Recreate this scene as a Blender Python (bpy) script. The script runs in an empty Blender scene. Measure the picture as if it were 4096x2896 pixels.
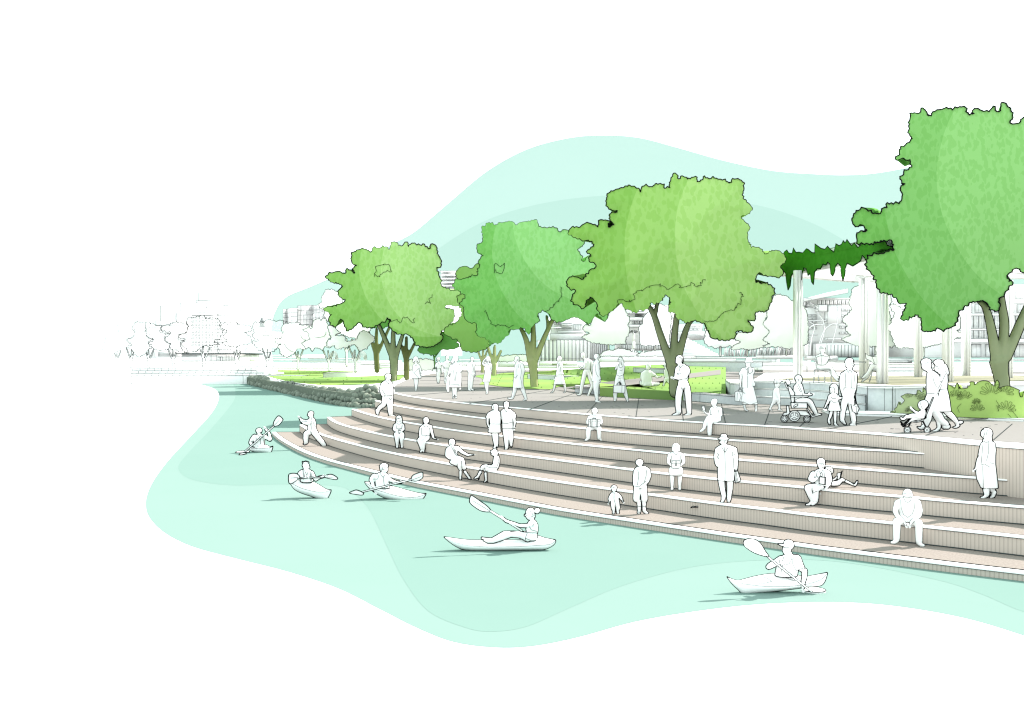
import bpy, bmesh, math, random
import numpy as np
from mathutils import Vector, Matrix
from mathutils.bvhtree import BVHTree

# ---------------------------------------------------------------- scene, camera
SC = bpy.context.scene
COL = SC.collection
F, CX, CY, CAMZ = 3548.0, 2048.0, 1432.0, 1.85      # lens in picture units, eye height in metres
CAM = np.array([0.0, 0.0, CAMZ])

def U(x, y, d):
    "point seen at (x, y) of the drawing at d metres from the viewer"
    return np.array([(x - CX) / F * d, d, CAMZ - (y - CY) / F * d])
def G(x, y, z):
    "point seen at (x, y) that lies on the level z"
    return U(x, y, F * (CAMZ - z) / (y - CY))
def dep(y, z):
    return F * (CAMZ - z) / (y - CY)

cam_d = bpy.data.cameras.new("camera"); cam_o = bpy.data.objects.new("camera", cam_d); COL.objects.link(cam_o)
cam_o.location = (0, 0, CAMZ); cam_o.rotation_euler = (math.pi / 2, 0, 0)
cam_d.sensor_width = 36; cam_d.lens = 36 * F / 4096; cam_d.shift_y = -16 / 4096
cam_d.clip_start = 0.1; cam_d.clip_end = 6000
SC.camera = cam_o

# ---------------------------------------------------------------- light
SUN_DIR = Vector((0.65, 0.37, 0.66)).normalized()
sl = bpy.data.lights.new("sun", 'SUN'); so = bpy.data.objects.new("sun", sl); COL.objects.link(so)
sl.energy = 5.0; sl.angle = math.radians(0.6); sl.color = (1.0, 0.92, 0.88)
so.rotation_euler = SUN_DIR.to_track_quat('Z', 'Y').to_euler()
W = bpy.data.worlds.new("World"); SC.world = W; W.use_nodes = True
nt = W.node_tree; nt.nodes.clear()
wo = nt.nodes.new("ShaderNodeOutputWorld"); ad = nt.nodes.new("ShaderNodeAddShader")
b1 = nt.nodes.new("ShaderNodeBackground"); b2 = nt.nodes.new("ShaderNodeBackground")
sk = nt.nodes.new("ShaderNodeTexSky"); sk.sky_type = 'NISHITA'; sk.sun_disc = False
sk.sun_elevation = math.asin(SUN_DIR.z); sk.sun_rotation = math.atan2(SUN_DIR.x, SUN_DIR.y)
sk.dust_density = 4.0
nt.links.new(sk.outputs[0], b1.inputs[0]); b1.inputs[1].default_value = 0.02
b2.inputs[0].default_value = (0.93, 1.08, 1.05, 1); b2.inputs[1].default_value = 0.80
nt.links.new(b1.outputs[0], ad.inputs[0]); nt.links.new(b2.outputs[0], ad.inputs[1])
nt.links.new(ad.outputs[0], wo.inputs[0])
SC.view_settings.view_transform = 'Standard'; SC.view_settings.look = 'None'
SC.view_settings.exposure = 1.15; SC.view_settings.gamma = 1.0
try:
    SC.cycles.use_denoising = True; SC.cycles.filter_width = 1.25; SC.cycles.max_bounces = 6
    SC.cycles.transparent_max_bounces = 24
except Exception:
    pass

# ---------------------------------------------------------------- materials
MATS = {}
KC = 0.50
def mat(name, c, c2=None, scale=3.0, kind='plain', extra=None, lo=0.45, hi=0.55, dist=0.0, rough=1.0):
    if name in MATS: return MATS[name]
    if 'white' not in name and 'ink' not in name.split('_'):
        c = tuple(v * KC for v in c); c2 = None if c2 is None else tuple(v * KC for v in c2)
    m = bpy.data.materials.new(name); m.use_nodes = True; MATS[name] = m
    n = m.node_tree.nodes; L = m.node_tree.links
    b = n["Principled BSDF"]; b.inputs["Roughness"].default_value = rough
    b.inputs["Specular IOR Level"].default_value = 0.0
    b.inputs["Base Color"].default_value = (*c, 1)
    if c2 is not None:
        tc = n.new("ShaderNodeTexCoord"); r = n.new("ShaderNodeValToRGB")
        if kind == 'noise':
            t = n.new("ShaderNodeTexNoise"); t.inputs["Scale"].default_value = scale; t.inputs["Detail"].default_value = 4
            o = t.outputs["Fac"]; L.new(tc.outputs["Object"], t.inputs["Vector"])
        elif kind == 'leaf':          # overlapping leaf shapes: stretched cells, warped
            mp = n.new("ShaderNodeMapping"); mp.inputs["Rotation"].default_value = (0, 0.5, 0.3); mp.inputs["Scale"].default_value = (1.5, 1, 0.85)
            nz = n.new("ShaderNodeTexNoise"); nz.inputs["Scale"].default_value = scale * 0.8
            mx = n.new("ShaderNodeMixRGB"); mx.blend_type = 'LINEAR_LIGHT'; mx.inputs[0].default_value = 0.18
            t = n.new("ShaderNodeTexVoronoi"); t.inputs["Scale"].default_value = scale; t.feature = 'SMOOTH_F1'
            t.inputs["Smoothness"].default_value = 0.25
            L.new(tc.outputs["Object"], mp.inputs[0]); L.new(mp.outputs[0], mx.inputs[1]); L.new(mp.outputs[0], nz.inputs["Vector"])
            L.new(nz.outputs["Color"], mx.inputs[2]); L.new(mx.outputs[0], t.inputs["Vector"]); o = t.outputs["Distance"]
        elif kind == 'stripe':        # vertical board joints along u
            w = n.new("ShaderNodeTexWave"); w.wave_type = 'BANDS'; w.bands_direction = 'X'; w.inputs["Scale"].default_value = scale
            w.inputs["Distortion"].default_value = 0.0
            L.new(tc.outputs["UV"], w.inputs["Vector"]); o = w.outputs["Fac"]
        L.new(o, r.inputs[0]); r.color_ramp.elements[0].position = lo; r.color_ramp.elements[1].position = hi
        r.color_ramp.elements[0].color = (*c, 1); r.color_ramp.elements[1].color = (*c2, 1)
        L.new(r.outputs[0], b.inputs["Base Color"])
    if extra: extra(m, n, L, b)
    return m

def paper(name, v=0.84, t=None):
    return mat(name, (v, v, v), (v * .985, v * .985, v * .985), 6.0, 'noise')
WHITE = paper("white_paint"); CLOTH = paper("white_cloth", .85); SKIN = paper("white_skin", .86); PLASTIC = paper("white_plastic", .85)
INK = mat("ink_line", (.005, .005, .006)); INK2 = mat("grey_ink_line", (.05, .06, .06))
INK3 = mat("pale_ink_line", (.035, .04, .04)); INKB = mat("building_ink_line", (.11, .12, .122)); INK4 = mat("faint_ink_line", (.05, .055, .055))

# ---------------------------------------------------------------- mesh helpers
class MB:
    "collects vertices and faces with a material index and builds ONE object"
    def __init__(s): s.V = []; s.Fc = []; s.M = []; s.n = 0; s.uv = None; s.smooth = False
    def add(s, V, Fs, m=0):
        V = np.asarray(V, float).reshape(-1, 3)
        if len(V) == 0: return
        for f in (Fs if isinstance(Fs, list) and len(Fs) and isinstance(Fs[0], np.ndarray) and Fs[0].ndim == 2 else [Fs]):
            if isinstance(f, np.ndarray) and f.ndim == 2:
                s.Fc.append(f + s.n); s.M.append(np.full(len(f), m))
            else:
                for g in f: s.Fc.append(np.array([g]) + s.n); s.M.append(np.array([m]))
        s.V.append(V); s.n += len(V)
    def box(s, a, b, m=0, lines=None, hw=0.01):
        (x0, y0, z0), (x1, y1, z1) = a, b
        s.hexa([(x0,y0,z0),(x1,y0,z0),(x1,y1,z0),(x0,y1,z0),(x0,y0,z1),(x1,y0,z1),(x1,y1,z1),(x0,y1,z1)], m, lines, hw)
    def hexa(s, P, m=0, lines=None, hw=0.01):
        s.add(P, np.array([[0,3,2,1],[4,5,6,7],[0,1,5,4],[1,2,6,5],[2,3,7,6],[3,0,4,7]]), m)
        if lines is not None:
            for i, j in ((0,1),(1,2),(2,3),(3,0),(4,5),(5,6),(6,7),(7,4),(0,4),(1,5),(2,6),(3,7)): s.rod(P[i], P[j], hw, lines)
    def prism(s, poly, z0, z1, m=0, mtop=None, lines=None, hw=0.01):
        "vertical prism over a plan polygon [(x,y)...]"
        n = len(poly); V = [(p[0], p[1], z0) for p in poly] + [(p[0], p[1], z1) for p in poly]
        tri = tess([(p[0], p[1], 0) for p in poly])
        s.add(V, np.array([[i, (i+1) % n, n + (i+1) % n, n + i] for i in range(n)]), m)
        s.add([(p[0], p[1], z1) for p in poly], tri, m if mtop is None else mtop)
        if lines is not None:
            for i in range(n):
                j = (i+1) % n; s.rod(V[n+i], V[n+j], hw, lines); s.rod(V[i], V[n+i], hw, lines)
    def sheet(s, pts, m=0):
        s.add(pts, tess(pts), m)
    def rod(s, p, q, hw, m=0, q_hw=None):
        prisms_into(s, np.array([p], float), np.array([q], float), None, np.array([hw]), m)
    def line(s, pts, hw, m=0, closed=False):
        P = np.array(pts, float)
        if closed: P = np.vstack([P, P[:1]])
        prisms_into(s, P[:-1], P[1:], None, np.full(len(P)-1, hw), m)
    def build(s, name, mats, parent=None, smooth=False):
        return make_obj(name, np.vstack(s.V) if s.V else np.zeros((0,3)), s.Fc, s.M, mats, parent, smooth, s.uv)

def tess(pts):
    from mathutils.geometry import tessellate_polygon
    t = tessellate_polygon([[Vector(p) for p in pts]])
    T = np.array([list(x) for x in t])
    P = np.array(pts, float)
    nrm = np.cross(P[T[:,1]] - P[T[:,0]], P[T[:,2]] - P[T[:,0]]).sum(0)
    k = int(np.argmax(np.abs(nrm)))
    if (k == 2 and nrm[2] < 0) or (k == 1 and nrm[1] > 0): T = T[:, ::-1]
    return T

def make_obj(name, V, faces, midx, mats, parent=None, smooth=False, uv=None):
    me = bpy.data.meshes.new(name)
    V = np.asarray(V, np.float32)
    me.vertices.add(len(V)); me.vertices.foreach_set("co", V.ravel())
    lt = []; vi = []; mi = []
    for f, m in zip(faces, midx):
        k = f.shape[1]; lt.append(np.full(len(f), k)); vi.append(f.ravel()); mi.append(np.broadcast_to(m, len(f)))
    if vi:
        vi = np.concatenate(vi).astype(np.int32); lt = np.concatenate(lt).astype(np.int32); mi = np.concatenate(mi).astype(np.int32)
        me.loops.add(len(vi)); me.loops.foreach_set("vertex_index", vi)
        me.polygons.add(len(lt)); st = np.concatenate([[0], np.cumsum(lt)[:-1]]).astype(np.int32)
        me.polygons.foreach_set("loop_start", st)
        for m in (mats if isinstance(mats, (list, tuple)) else [mats]): me.materials.append(m)
        me.polygons.foreach_set("material_index", mi)
        if smooth: me.polygons.foreach_set("use_smooth", np.ones(len(lt), bool))
        if uv is not None:
            u = me.uv_layers.new(name="UVMap"); u.data.foreach_set("uv", np.asarray(uv, np.float32)[vi].ravel())
    me.update(calc_edges=True); me.validate()
    o = bpy.data.objects.new(name, me); COL.objects.link(o)
    if parent is not None: o.parent = parent; o.matrix_parent_inverse = parent_inv(parent)
    return o

def parent_inv(p):
    return Matrix.Translation(p.location).inverted()

def tag(o, label=None, cat=None, group=None, kind=None):
    if label: o["label"] = label
    if cat: o["category"] = cat
    if group: o["group"] = group
    if kind: o["kind"] = kind
    return o
def thing(name, loc, label, cat, group=None):
    o = bpy.data.objects.new(name, None); o.empty_display_size = .2; o.location = tuple(float(v) for v in loc); COL.objects.link(o)
    return tag(o, label, cat, group)

def prisms_into(mb, P, Q, N, hw, m):
    "one slim three-sided bar per segment P-Q"
    if len(P) == 0: return
    T = Q - P; ln = np.linalg.norm(T, axis=1); ok = ln > 1e-7
    P, Q, T, ln, hw = P[ok], Q[ok], T[ok], ln[ok], np.broadcast_to(np.asarray(hw, float), (len(ok),))[ok]
    if N is not None: N = N[ok]
    if len(P) == 0: return
    T = T / ln[:, None]
    if N is None:
        N = np.tile(np.array([0., 0., 1.]), (len(P), 1)); v = np.abs(T[:, 2]) > .9; N[v] = (0., 1., 0.)
    a = N - (N * T).sum(1)[:, None] * T; a /= np.maximum(np.linalg.norm(a, axis=1), 1e-9)[:, None]
    b = np.cross(T, a); h = hw[:, None]
    P = P - T * h * .6; Q = Q + T * h * .6
    ring = [(1, 0), (-.5, .866), (-.5, -.866)]
    V = np.stack([p + h * (c * a + s_ * b) for p in (P, Q) for c, s_ in ring], axis=1)   # n,6,3
    k = np.arange(len(P))[:, None] * 6
    Fq = np.concatenate([k + np.array([[i, (i+1) % 3, 3 + (i+1) % 3, 3 + i]]) for i in range(3)])
    mb.add(V.reshape(-1, 3), Fq, m)

def ico(sub):
    bm = bmesh.new(); bmesh.ops.create_icosphere(bm, subdivisions=sub, radius=1.0)
    V = np.array([v.co[:] for v in bm.verts]); Fa = np.array([[v.index for v in f.verts] for f in bm.faces]); bm.free()
    return V, Fa
ICO1, ICO2, ICO3 = ico(1), ico(2), ico(3)

def remesh(V, faces, voxel, it=2):
    "fuse overlapping closed pieces into one continuous skin (V, quads)"
    me = bpy.data.meshes.new("tmp")
    V = np.asarray(V, np.float32); me.vertices.add(len(V)); me.vertices.foreach_set("co", V.ravel())
    lt = np.concatenate([np.full(len(f), f.shape[1]) for f in faces]).astype(np.int32); vi = np.concatenate([f.ravel() for f in faces]).astype(np.int32)
    me.loops.add(len(vi)); me.loops.foreach_set("vertex_index", vi)
    me.polygons.add(len(lt)); me.polygons.foreach_set("loop_start", np.concatenate([[0], np.cumsum(lt)[:-1]]).astype(np.int32))
    me.update(calc_edges=True)
    o = bpy.data.objects.new("tmp", me); TMP.objects.link(o)
    md = o.modifiers.new("r", 'REMESH'); md.mode = 'VOXEL'; md.voxel_size = voxel
    dg = bpy.context.evaluated_depsgraph_get(); dg.update(); ev = o.evaluated_get(dg); em = ev.to_mesh()
    RV = np.empty(len(em.vertices) * 3, np.float32); em.vertices.foreach_get("co", RV); RV = RV.reshape(-1, 3).astype(float)
    n = len(em.polygons); idx = np.empty(len(em.loops), np.int32); em.loops.foreach_get("vertex_index", idx)
    ls = np.empty(n, np.int32); em.polygons.foreach_get("loop_total", ls)
    ev.to_mesh_clear(); bpy.data.objects.remove(o); bpy.data.meshes.remove(me)
    if n == 0: return RV, np.zeros((0, 4), int)
    if (ls == 4).all(): Q = idx.reshape(-1, 4).astype(int)
    else:
        st = np.concatenate([[0], np.cumsum(ls)[:-1]]); k = ls == 4; Q = np.stack([idx[st[k] + i] for i in range(4)], 1).astype(int)
    E = np.concatenate([Q[:, [0, 1]], Q[:, [1, 2]], Q[:, [2, 3]], Q[:, [3, 0]]])
    for _ in range(it):
        S = np.zeros_like(RV); C = np.zeros(len(RV))
        for a, b in ((0, 1), (1, 0)):
            for c in range(3): S[:, c] += np.bincount(E[:, a], RV[E[:, b], c], len(RV))
            C += np.bincount(E[:, a], minlength=len(RV))
        RV = .45 * RV + .55 * S / np.maximum(C, 1)[:, None]
    return RV, Q
TMP = bpy.data.collections.new("tmp"); COL.children.link(TMP)

def vnormals(V, Q):
    T = np.concatenate([Q[:, [0, 1, 2]], Q[:, [0, 2, 3]]]) if Q.shape[1] == 4 else Q
    fn = np.cross(V[T[:, 1]] - V[T[:, 0]], V[T[:, 2]] - V[T[:, 0]]); N = np.zeros_like(V)
    for i in range(3):
        for c in range(3): N[:, c] += np.bincount(T[:, i], fn[:, c], len(V))
    return N / np.maximum(np.linalg.norm(N, axis=1), 1e-12)[:, None], T

def contour(V, Q):
    "the rim lines of a rounded body, drawn as seams on its surface"
    N, T = vnormals(V, Q); D = CAM - V; g = (N * D).sum(1)
    g = np.where(np.abs(g) < 1e-9, 1e-9, g); gs = g[T]; s = gs > 0; mix = (s.any(1)) & (~s.all(1)); T = T[mix]; gs = gs[mix]; s = s[mix]
    if len(T) == 0: return np.zeros((0, 3)), np.zeros((0, 3)), np.zeros((0, 3))
    odd = np.where(s.sum(1) == 1, s.argmax(1), (~s).argmax(1)); r = np.arange(len(T))
    out = []; nn = []
    for k in (1, 2):
        i0, i1 = T[r, odd], T[r, (odd + k) % 3]; a, b = g[i0], g[i1]; t = (a / (a - b))[:, None]
        out.append(V[i0] * (1 - t) + V[i1] * t); nn.append(N[i0] * (1 - t) + N[i1] * t)
    return out[0], out[1], nn[0] + nn[1]

def bvh_of(parts):
    Vs = []; Fs = []; own = []; n = 0
    for k, (V, Q) in enumerate(parts):
        Vs.append(V); Fs.append(Q + n); own.append(np.full(len(Q), k)); n += len(V)
    V = np.vstack(Vs)
    fl = [f.tolist() for Q in Fs for f in Q]
    return BVHTree.FromPolygons(V.tolist(), fl), np.concatenate(own)

def split_contour(P, Q, N, tree, px=3.0):
    "keep what is not buried; tell outer rim from inner folds"
    keep = []; outer = []
    cam = Vector(CAM)
    M = (P + Q) * .5; Nn = N / np.maximum(np.linalg.norm(N, axis=1), 1e-9)[:, None]
    for m, n in zip(M, Nn):
        d = Vector(m) - cam; L = d.length; d /= L
        h = tree.ray_cast(cam, d, L * 2)
        e = m[1] / F
        if h[0] is not None and h[3] < L - 6 * e - .01: keep.append(False); outer.append(False); continue
        o = Vector(m + n * (e * px)) - cam; o.normalize()
        h2 = tree.ray_cast(cam, o, L * 3)
        keep.append(True); outer.append(h2[0] is None)
    return np.array(keep, bool), np.array(outer, bool)

def cat_rom(P, n=6, closed=False):
    P = [np.array(p, float) for p in P]; out = []; m = len(P)
    rng = range(m if closed else m - 1)
    for i in rng:
        g = (lambda k: P[k % m]) if closed else (lambda k: P[min(max(k, 0), m - 1)])
        a, b, c, d = g(i - 1), g(i), g(i + 1), g(i + 2)
        for k in range(n):
            t = k / n; out.append(.5 * ((2 * b) + (-a + c) * t + (2*a - 5*b + 4*c - d) * t*t + (-a + 3*b - 3*c + d) * t**3))
    if not closed: out.append(P[-1])
    return out

REG = {'Z2': (800, 1400, 2.705), 'Z3': (1400, 1400, 2.705), 'Z4': (2000, 1350, 2.705), 'Z5': (2600, 1350, 2.705), 'Z6': (3296, 1350, 2.705),
       'R1': (1100, 1780, 2.705), 'R2': (1700, 1700, 2.705), 'R3': (2350, 1700, 2.705), 'R4': (2700, 1850, 2.705), 'R5': (3150, 1650, 2.2854),
       'A7': (400, 1150, 3.8267), 'B7': (1000, 1200, 3.8267), 'C7': (1600, 1200, 3.8267), 'D7': (2100, 1150, 3.8267), 'E7': (2700, 1100, 3.28),
       'F7': (3300, 1050, 2.8844), 'G7': (3500, 1500, 3.852), 'S6': (1050, 900, 2.296), 'S7': (1900, 680, 1.7638), 'S8': (2900, 380, 1.353),
       'S': (0, 0, 1.0), 'O': (0, 0, 2296 / 4096)}
def px(reg, pts):
    ox, oy, s = REG[reg]
    return [(ox + p[0] / s, oy + p[1] / s) + tuple(p[2:]) for p in pts]
# ---------------------------------------------------------------- ground, water, hills
ZW = -1.87
def sheet_obj(name, pts, material, kind='structure'):
    mb = MB(); mb.sheet(pts); o = mb.build(name, [material]); tag(o, kind=kind); return o

GROUND = mat("white_ground", (.84, .84, .84), (.83, .83, .83), .2, 'noise')
sheet_obj("ground", [(-4000, -50, ZW - .003), (4000, -50, ZW - .003), (4000, 5000, ZW - .003), (-4000, 5000, ZW - .003)], GROUND)

M_WATER = mat("pale_mint_water", (.316, .472, .423), (.32, .476, .427), .3, 'noise')
M_WATER2 = mat("mint_water", (.283, .445, .392), (.287, .449, .396), .3, 'noise')
blob = px('O', [(2400,1462),(2296,1425),(2160,1385),(2000,1358),(1860,1350),(1700,1355),(1550,1372),(1420,1395),(1300,1428),(1200,1448),(1115,1452),(1020,1440),
     (940,1410),(850,1365),(760,1320),(650,1283),(520,1250),(430,1225),(370,1195),(335,1160),(327,1125),(340,1085),(375,1035),(430,975),(475,925),(491,890),(480,872),(440,860),(408,853)])
blob = cat_rom(blob, 6)
WB = [G(p[0], p[1], ZW) for p in blob] + [G(*p, ZW) for p in [(745,1519),(892,1519.5),(1000,1519)]] + [np.array([0., 110., ZW]), np.array([30., 60., ZW]), np.array([40., 14., ZW])]
sheet_obj("water", WB, M_WATER)
blob2 = px('O', [(2400,1395),(2296,1372),(2200,1332),(2100,1300),(1900,1262),(1740,1255),(1560,1270),(1400,1312),(1280,1362),(1180,1405),(1100,1416),(1040,1406),(960,1370),(905,1300),
     (870,1230),(832,1150),(800,1112),(755,1090),(640,1086),(520,1088),(430,1075),(400,1050),(420,1018),(470,965),(520,905),(528,880),(522,858)])
blob2 = cat_rom(blob2, 6)
WB2 = [G(p[0], p[1], ZW + .0018) for p in blob2] + [np.array([-25., 150., ZW + .0018]), np.array([0., 105., ZW + .0018]), np.array([30., 58., ZW + .0018]), np.array([40., 17., ZW + .0018])]
sheet_obj("water", WB2, M_WATER2)

# mint hills far behind the park: solid ridges standing on the ground
def hill(pts, d0, slope, material, line=True, lift=0.0, name="hills"):
    "a broad mound whose face leans back like a real slope; its back falls away behind"
    pts = cat_rom(pts, 6); mb = MB()
    def on(x, y):
        q = (y - CY) / F; d = (d0 + slope * CAMZ) / (1 + slope * q); return U(x, y, d)
    fr = [on(p[0], p[1]) - np.array([0, lift, 0]) for p in pts]; n = len(fr)
    mb.add(fr, tess(fr)); bk = [np.array([p[0], p[1] + 120, ZW - 1]) for p in fr]
    mb.add(fr + bk, [np.array([[i, n + i, n + i + 1, i + 1] for i in range(n - 1)])])
    if line: mb.line(fr, d0 / F * .5, 1)
    return tag(mb.build(name, [material, INK3]), kind='structure')
M_H1 = mat("mint_hill", (.45, .62, .572), (.453, .623, .575), .01, 'noise')
M_H2 = mat("deeper_mint_hill", (.40, .576, .522), (.402, .578, .524), .01, 'noise')
M_H3 = mat("teal_hill", (.40, .665, .57), (.402, .668, .573), .01, 'noise')
hill(px('O', [(613,814),(608,770),(610,735),(616,702),(640,668),(700,642),(760,615),(830,580),(880,548),(930,520),(1000,461),(1090,386),(1180,336),(1270,311),(1345,304),(1430,309),(1520,332),(1620,360),(1730,383),(1830,391),(1900,393),(1970,388),(2060,370),(2150,340),(2260,300),(2400,290),(2440,500),(2440,814)]), 700, 1.4, M_H1)
hill(px('O', [(770,814),(820,700),(900,630),(980,560),(1100,490),(1250,450),(1420,436),(1560,440),(1700,461),(1790,488),(1860,520),(1920,560),(1980,620),(2040,700),(2060,814)]), 700, 1.4, M_H2, False, .6)

# ---------------------------------------------------------------- stepped terrace down to the water
LZ = [-1.725, -1.38, -1.035, -.69, -.345, 0.0]
EDGE = [
 [(1088,1728),(1107,1746),(1133,1764),(1188,1794),(1244,1818),(1318,1842),(1391,1861),(1502,1889),(1654,1926),(1900,1973),(2070,2006),(2254,2040),(2500,2078),(2720,2111),(2904,2138),(3089,2164),(3255,2188),(3500,2219),(3588,2230),(3806,2257),(4096,2291)],
 [(1199,1699),(1232,1719),(1281,1737),(1354,1760),(1465,1789),(1600,1819),(1789,1855),(1926,1878),(2070,1902),(2254,1930),(2500,1964),(2720,1994),(2879,2015),(3070,2037),(3254,2060),(3500,2085),(3570,2092),(3893,2126),(4096,2148)],
 [(1308,1668),(1336,1687),(1391,1706),(1502,1733),(1600,1752),(1700,1769),(1826,1788),(1959,1806),(2070,1820),(2254,1843),(2500,1875),(2668,1895),(2868,1916),(3038,1932),(3214,1949),(3358,1964),(3500,1977),(3605,1985),(3763,2000),(4096,2027)],
 [(1407,1636),(1455,1652),(1511,1667),(1577,1681),(1718,1705),(1807,1719),(1943,1736),(2074,1751),(2333,1779),(2554,1800),(2737,1818),(2933,1836),(3150,1853),(3369,1869),(3588,1887),(3894,1909),(4096,1922)],
 [(1500,1602),(1576,1621),(1718,1644),(1825,1659),(1947,1674),(2065,1687),(2200,1700),(2347,1714),(2554,1733),(2800,1749),(2873,1756),(3044,1767),(3150,1776),(3369,1792),(3588,1804),(3692,1812),(3900,1826),(4096,1840)],
 [(1574,1571),(1622,1582),(1718,1596),(1877,1614),(2065,1631),(2333,1655),(2543,1671),(2733,1684),(2900,1694),(3058,1702),(3265,1716),(3369,1724),(3473,1732),(3588,1741),(3692,1752),(3894,1775),(4096,1791)]]
NS = 90
def edge_curve(k):
    P = np.array([G(x, y, LZ[k])[:2] for x, y in cat_rom(EDGE[k], 8)])
    e = P[-1] - P[-9]; e /= np.linalg.norm(e)
    P = np.vstack([P, P[-1] + e * 3.0, P[-1] + e * 7.0])
    s = np.concatenate([[0], np.cumsum(np.linalg.norm(np.diff(P, axis=0), axis=1))]); t = np.linspace(0, 1, NS) ** 1.0 * s[-1]
    return np.stack([np.interp(t, s, P[:, 0]), np.interp(t, s, P[:, 1])], 1)
CUR = [edge_curve(k) for k in range(6)]
def riser_depth(k, xs, ys):
    "how far away the front of step k is where the drawing shows column xs"
    c = CUR[k]; col = CX + c[:, 0] / c[:, 1] * F
    o = np.argsort(col); return float(np.interp(xs, col[o], c[o, 1]))

M_TREAD = mat("pink_granite_tread", (.375, .33, .296), (.485, .43, .388), 26.0, 'noise', lo=.35, hi=.65)
M_RISER = mat("tan_board_riser", (.76, .65, .575), (.99, .86, .765), 4.6, 'stripe', lo=.04, hi=.32)
def offset_in(c, w):
    t = np.gradient(c, axis=0); t /= np.linalg.norm(t, axis=1)[:, None]
    return c + np.stack([-t[:, 1], t[:, 0]], 1) * w
steps = thing("stepped_terrace", (CUR[2][40][0], CUR[2][40][1], LZ[0]), "curved terrace of broad pink steps with tan ribbed risers going down to the water", "steps")
PAVE_PTS = None
def riser(mb, c, z0, z1, m, uvl):
    n = len(c); s = np.concatenate([[0], np.cumsum(np.linalg.norm(np.diff(c, axis=0), axis=1))])
    V = [(p[0], p[1], z0) for p in c] + [(p[0], p[1], z1) for p in c]
    mb.add(V, np.array([[i, i+1, n+i+1, n+i] for i in range(n-1)]), m); uvl += [(a, z) for z in (z0, z1) for a in s]
for k in range(6):
    c = CUR[k]; z = LZ[k]; zb = (LZ[k-1] if k else ZW) - .05 - (.35 if k == 4 else .70 if k == 5 else 0); mb = MB(); uvl = []
    riser(mb, c, zb, z - .03, 0, uvl)
    wv = np.full(len(c), .17 if k else .20)
    if k == 5: wv = np.interp(CX + c[:, 0] / c[:, 1] * F, [3300, 3550, 3950], [.17, .34, 1.05])
    nz = offset_in(c, wv[:, None])
    if k < 5:
        b = offset_in(CUR[k+1], .25); n = len(nz)
        V = [(p[0], p[1], z - .006) for p in nz] + [(p[0], p[1], z - .006) for p in b]
        mb.add(V, np.array([[i, i+1, n+i+1, n+i] for i in range(n-1)]), 1); uvl += [(0, 0)] * len(V)
        # end wall at the left
        E = [(*c[0], zb), (*b[0], zb), (*b[0], z - .006), (*c[0], z - .006)]
        mb.add(E, np.array([[0, 3, 2, 1]]), 0); uvl += [(0, 0), (1, 0), (1, 1), (0, 1)]
        b2 = CUR[k+1]; nb = MB.__new__(MB); n0 = mb.n
        vis = [p for p in offset_in(b2, -.01) if riser_depth(k, CX + p[0] / p[1] * F, 0) < p[1] - .05]; mb.line([(p[0], p[1], z + .004) for p in vis], .012, 2)  # dark line drawn along the next riser's foot as its soft shadow
        mb.line([(*c[0], z), (*b2[0], z)], .012, 2); mb.line([(*c[0], zb), (*c[0], z)], .012, 2)
        uvl += [(0, 0)] * (mb.n - n0)
    mb.uv = np.array(uvl + [(0, 0)] * (mb.n - len(uvl)))
    st = mb.build("step", [M_RISER, M_TREAD, INK2], steps)
    # white nosing strip, a little proud
    nb = MB(); o = offset_in(c, -.012); n = len(o)
    V = [(p[0], p[1], z - .035) for p in o] + [(p[0], p[1], z) for p in o] + [(p[0], p[1], z) for p in nz] + [(p[0], p[1], z - .035) for p in nz]
    ii = np.arange(n - 1)
    for a, b_ in ((0, 1), (1, 2), (2, 3)):
        nb.add(V, np.stack([a*n + ii, a*n + ii + 1, b_*n + ii + 1, b_*n + ii], 1), 0)
    nb.line([(p[0], p[1], z - .035) for p in o], .007 if k else .006, 1)
    nb.line([(p[0], p[1], z + .002) for p in nz], .006 if k else .013, 1 if k else 2)
    no = nb.build("nosing", [WHITE, INK3, INK], st)

# ---------------------------------------------------------------- promenade and banks
M_PAVE = mat("light_grey_pavement", (.395, .38, .362), (.405, .39, .372), 8.0, 'noise')
left_edge = [G(x, y, -.004) for x, y in [(1574,1549),(1590,1536),(1622,1522),(1666,1506),(1720,1496),(1760,1490)]]
pv = [np.array([p[0], p[1], -.004]) for p in offset_in(CUR[5], .1)] + [np.array([60., 22., -.004]), np.array([90., 140., -.004]), np.array([-8., 140., -.004])] + left_edge[::-1]
sheet_obj("pavement", pv, M_PAVE)
# joints and short scratches in the paving
jm = MB()
def gl(mb, reg, pts, z, hw, m=0):
    P = [G(x, y, z) for x, y in px(reg, pts)]
    mb.line(P, hw, m)
for reg, pts in [('Z3', [(470,398),(900,392),(1400,372),(1610,368)]), ('Z3', [(640,494),(1130,452),(1600,398)]), ('Z3', [(1290,582),(1700,510),(2160,432)]),
                 ('Z4', [(322,780),(560,690),(830,595)]), ('Z4', [(928,828),(1040,710),(1125,617)]), ('Z4', [(1470,866),(1504,645)]), ('Z4', [(1985,902),(1960,700)]),
                 ('Z5', [(817,927),(772,715)]), ('Z5', [(1238,950),(1297,785)]), ('Z5', [(1612,972),(1800,790)]), ('Z6', [(30,993),(600,885),(735,855)]), ('Z6', [(1090,1062),(1400,965)]),
                 ('Z6', [(1830,1110),(2036,935)]), ('Z3', [(760,332),(1150,330),(1400,335)]), ('Z3', [(900,290),(1330,285)])]:
    gl(jm, reg, pts, .002, .014)
rnd = random.Random(4)
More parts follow.
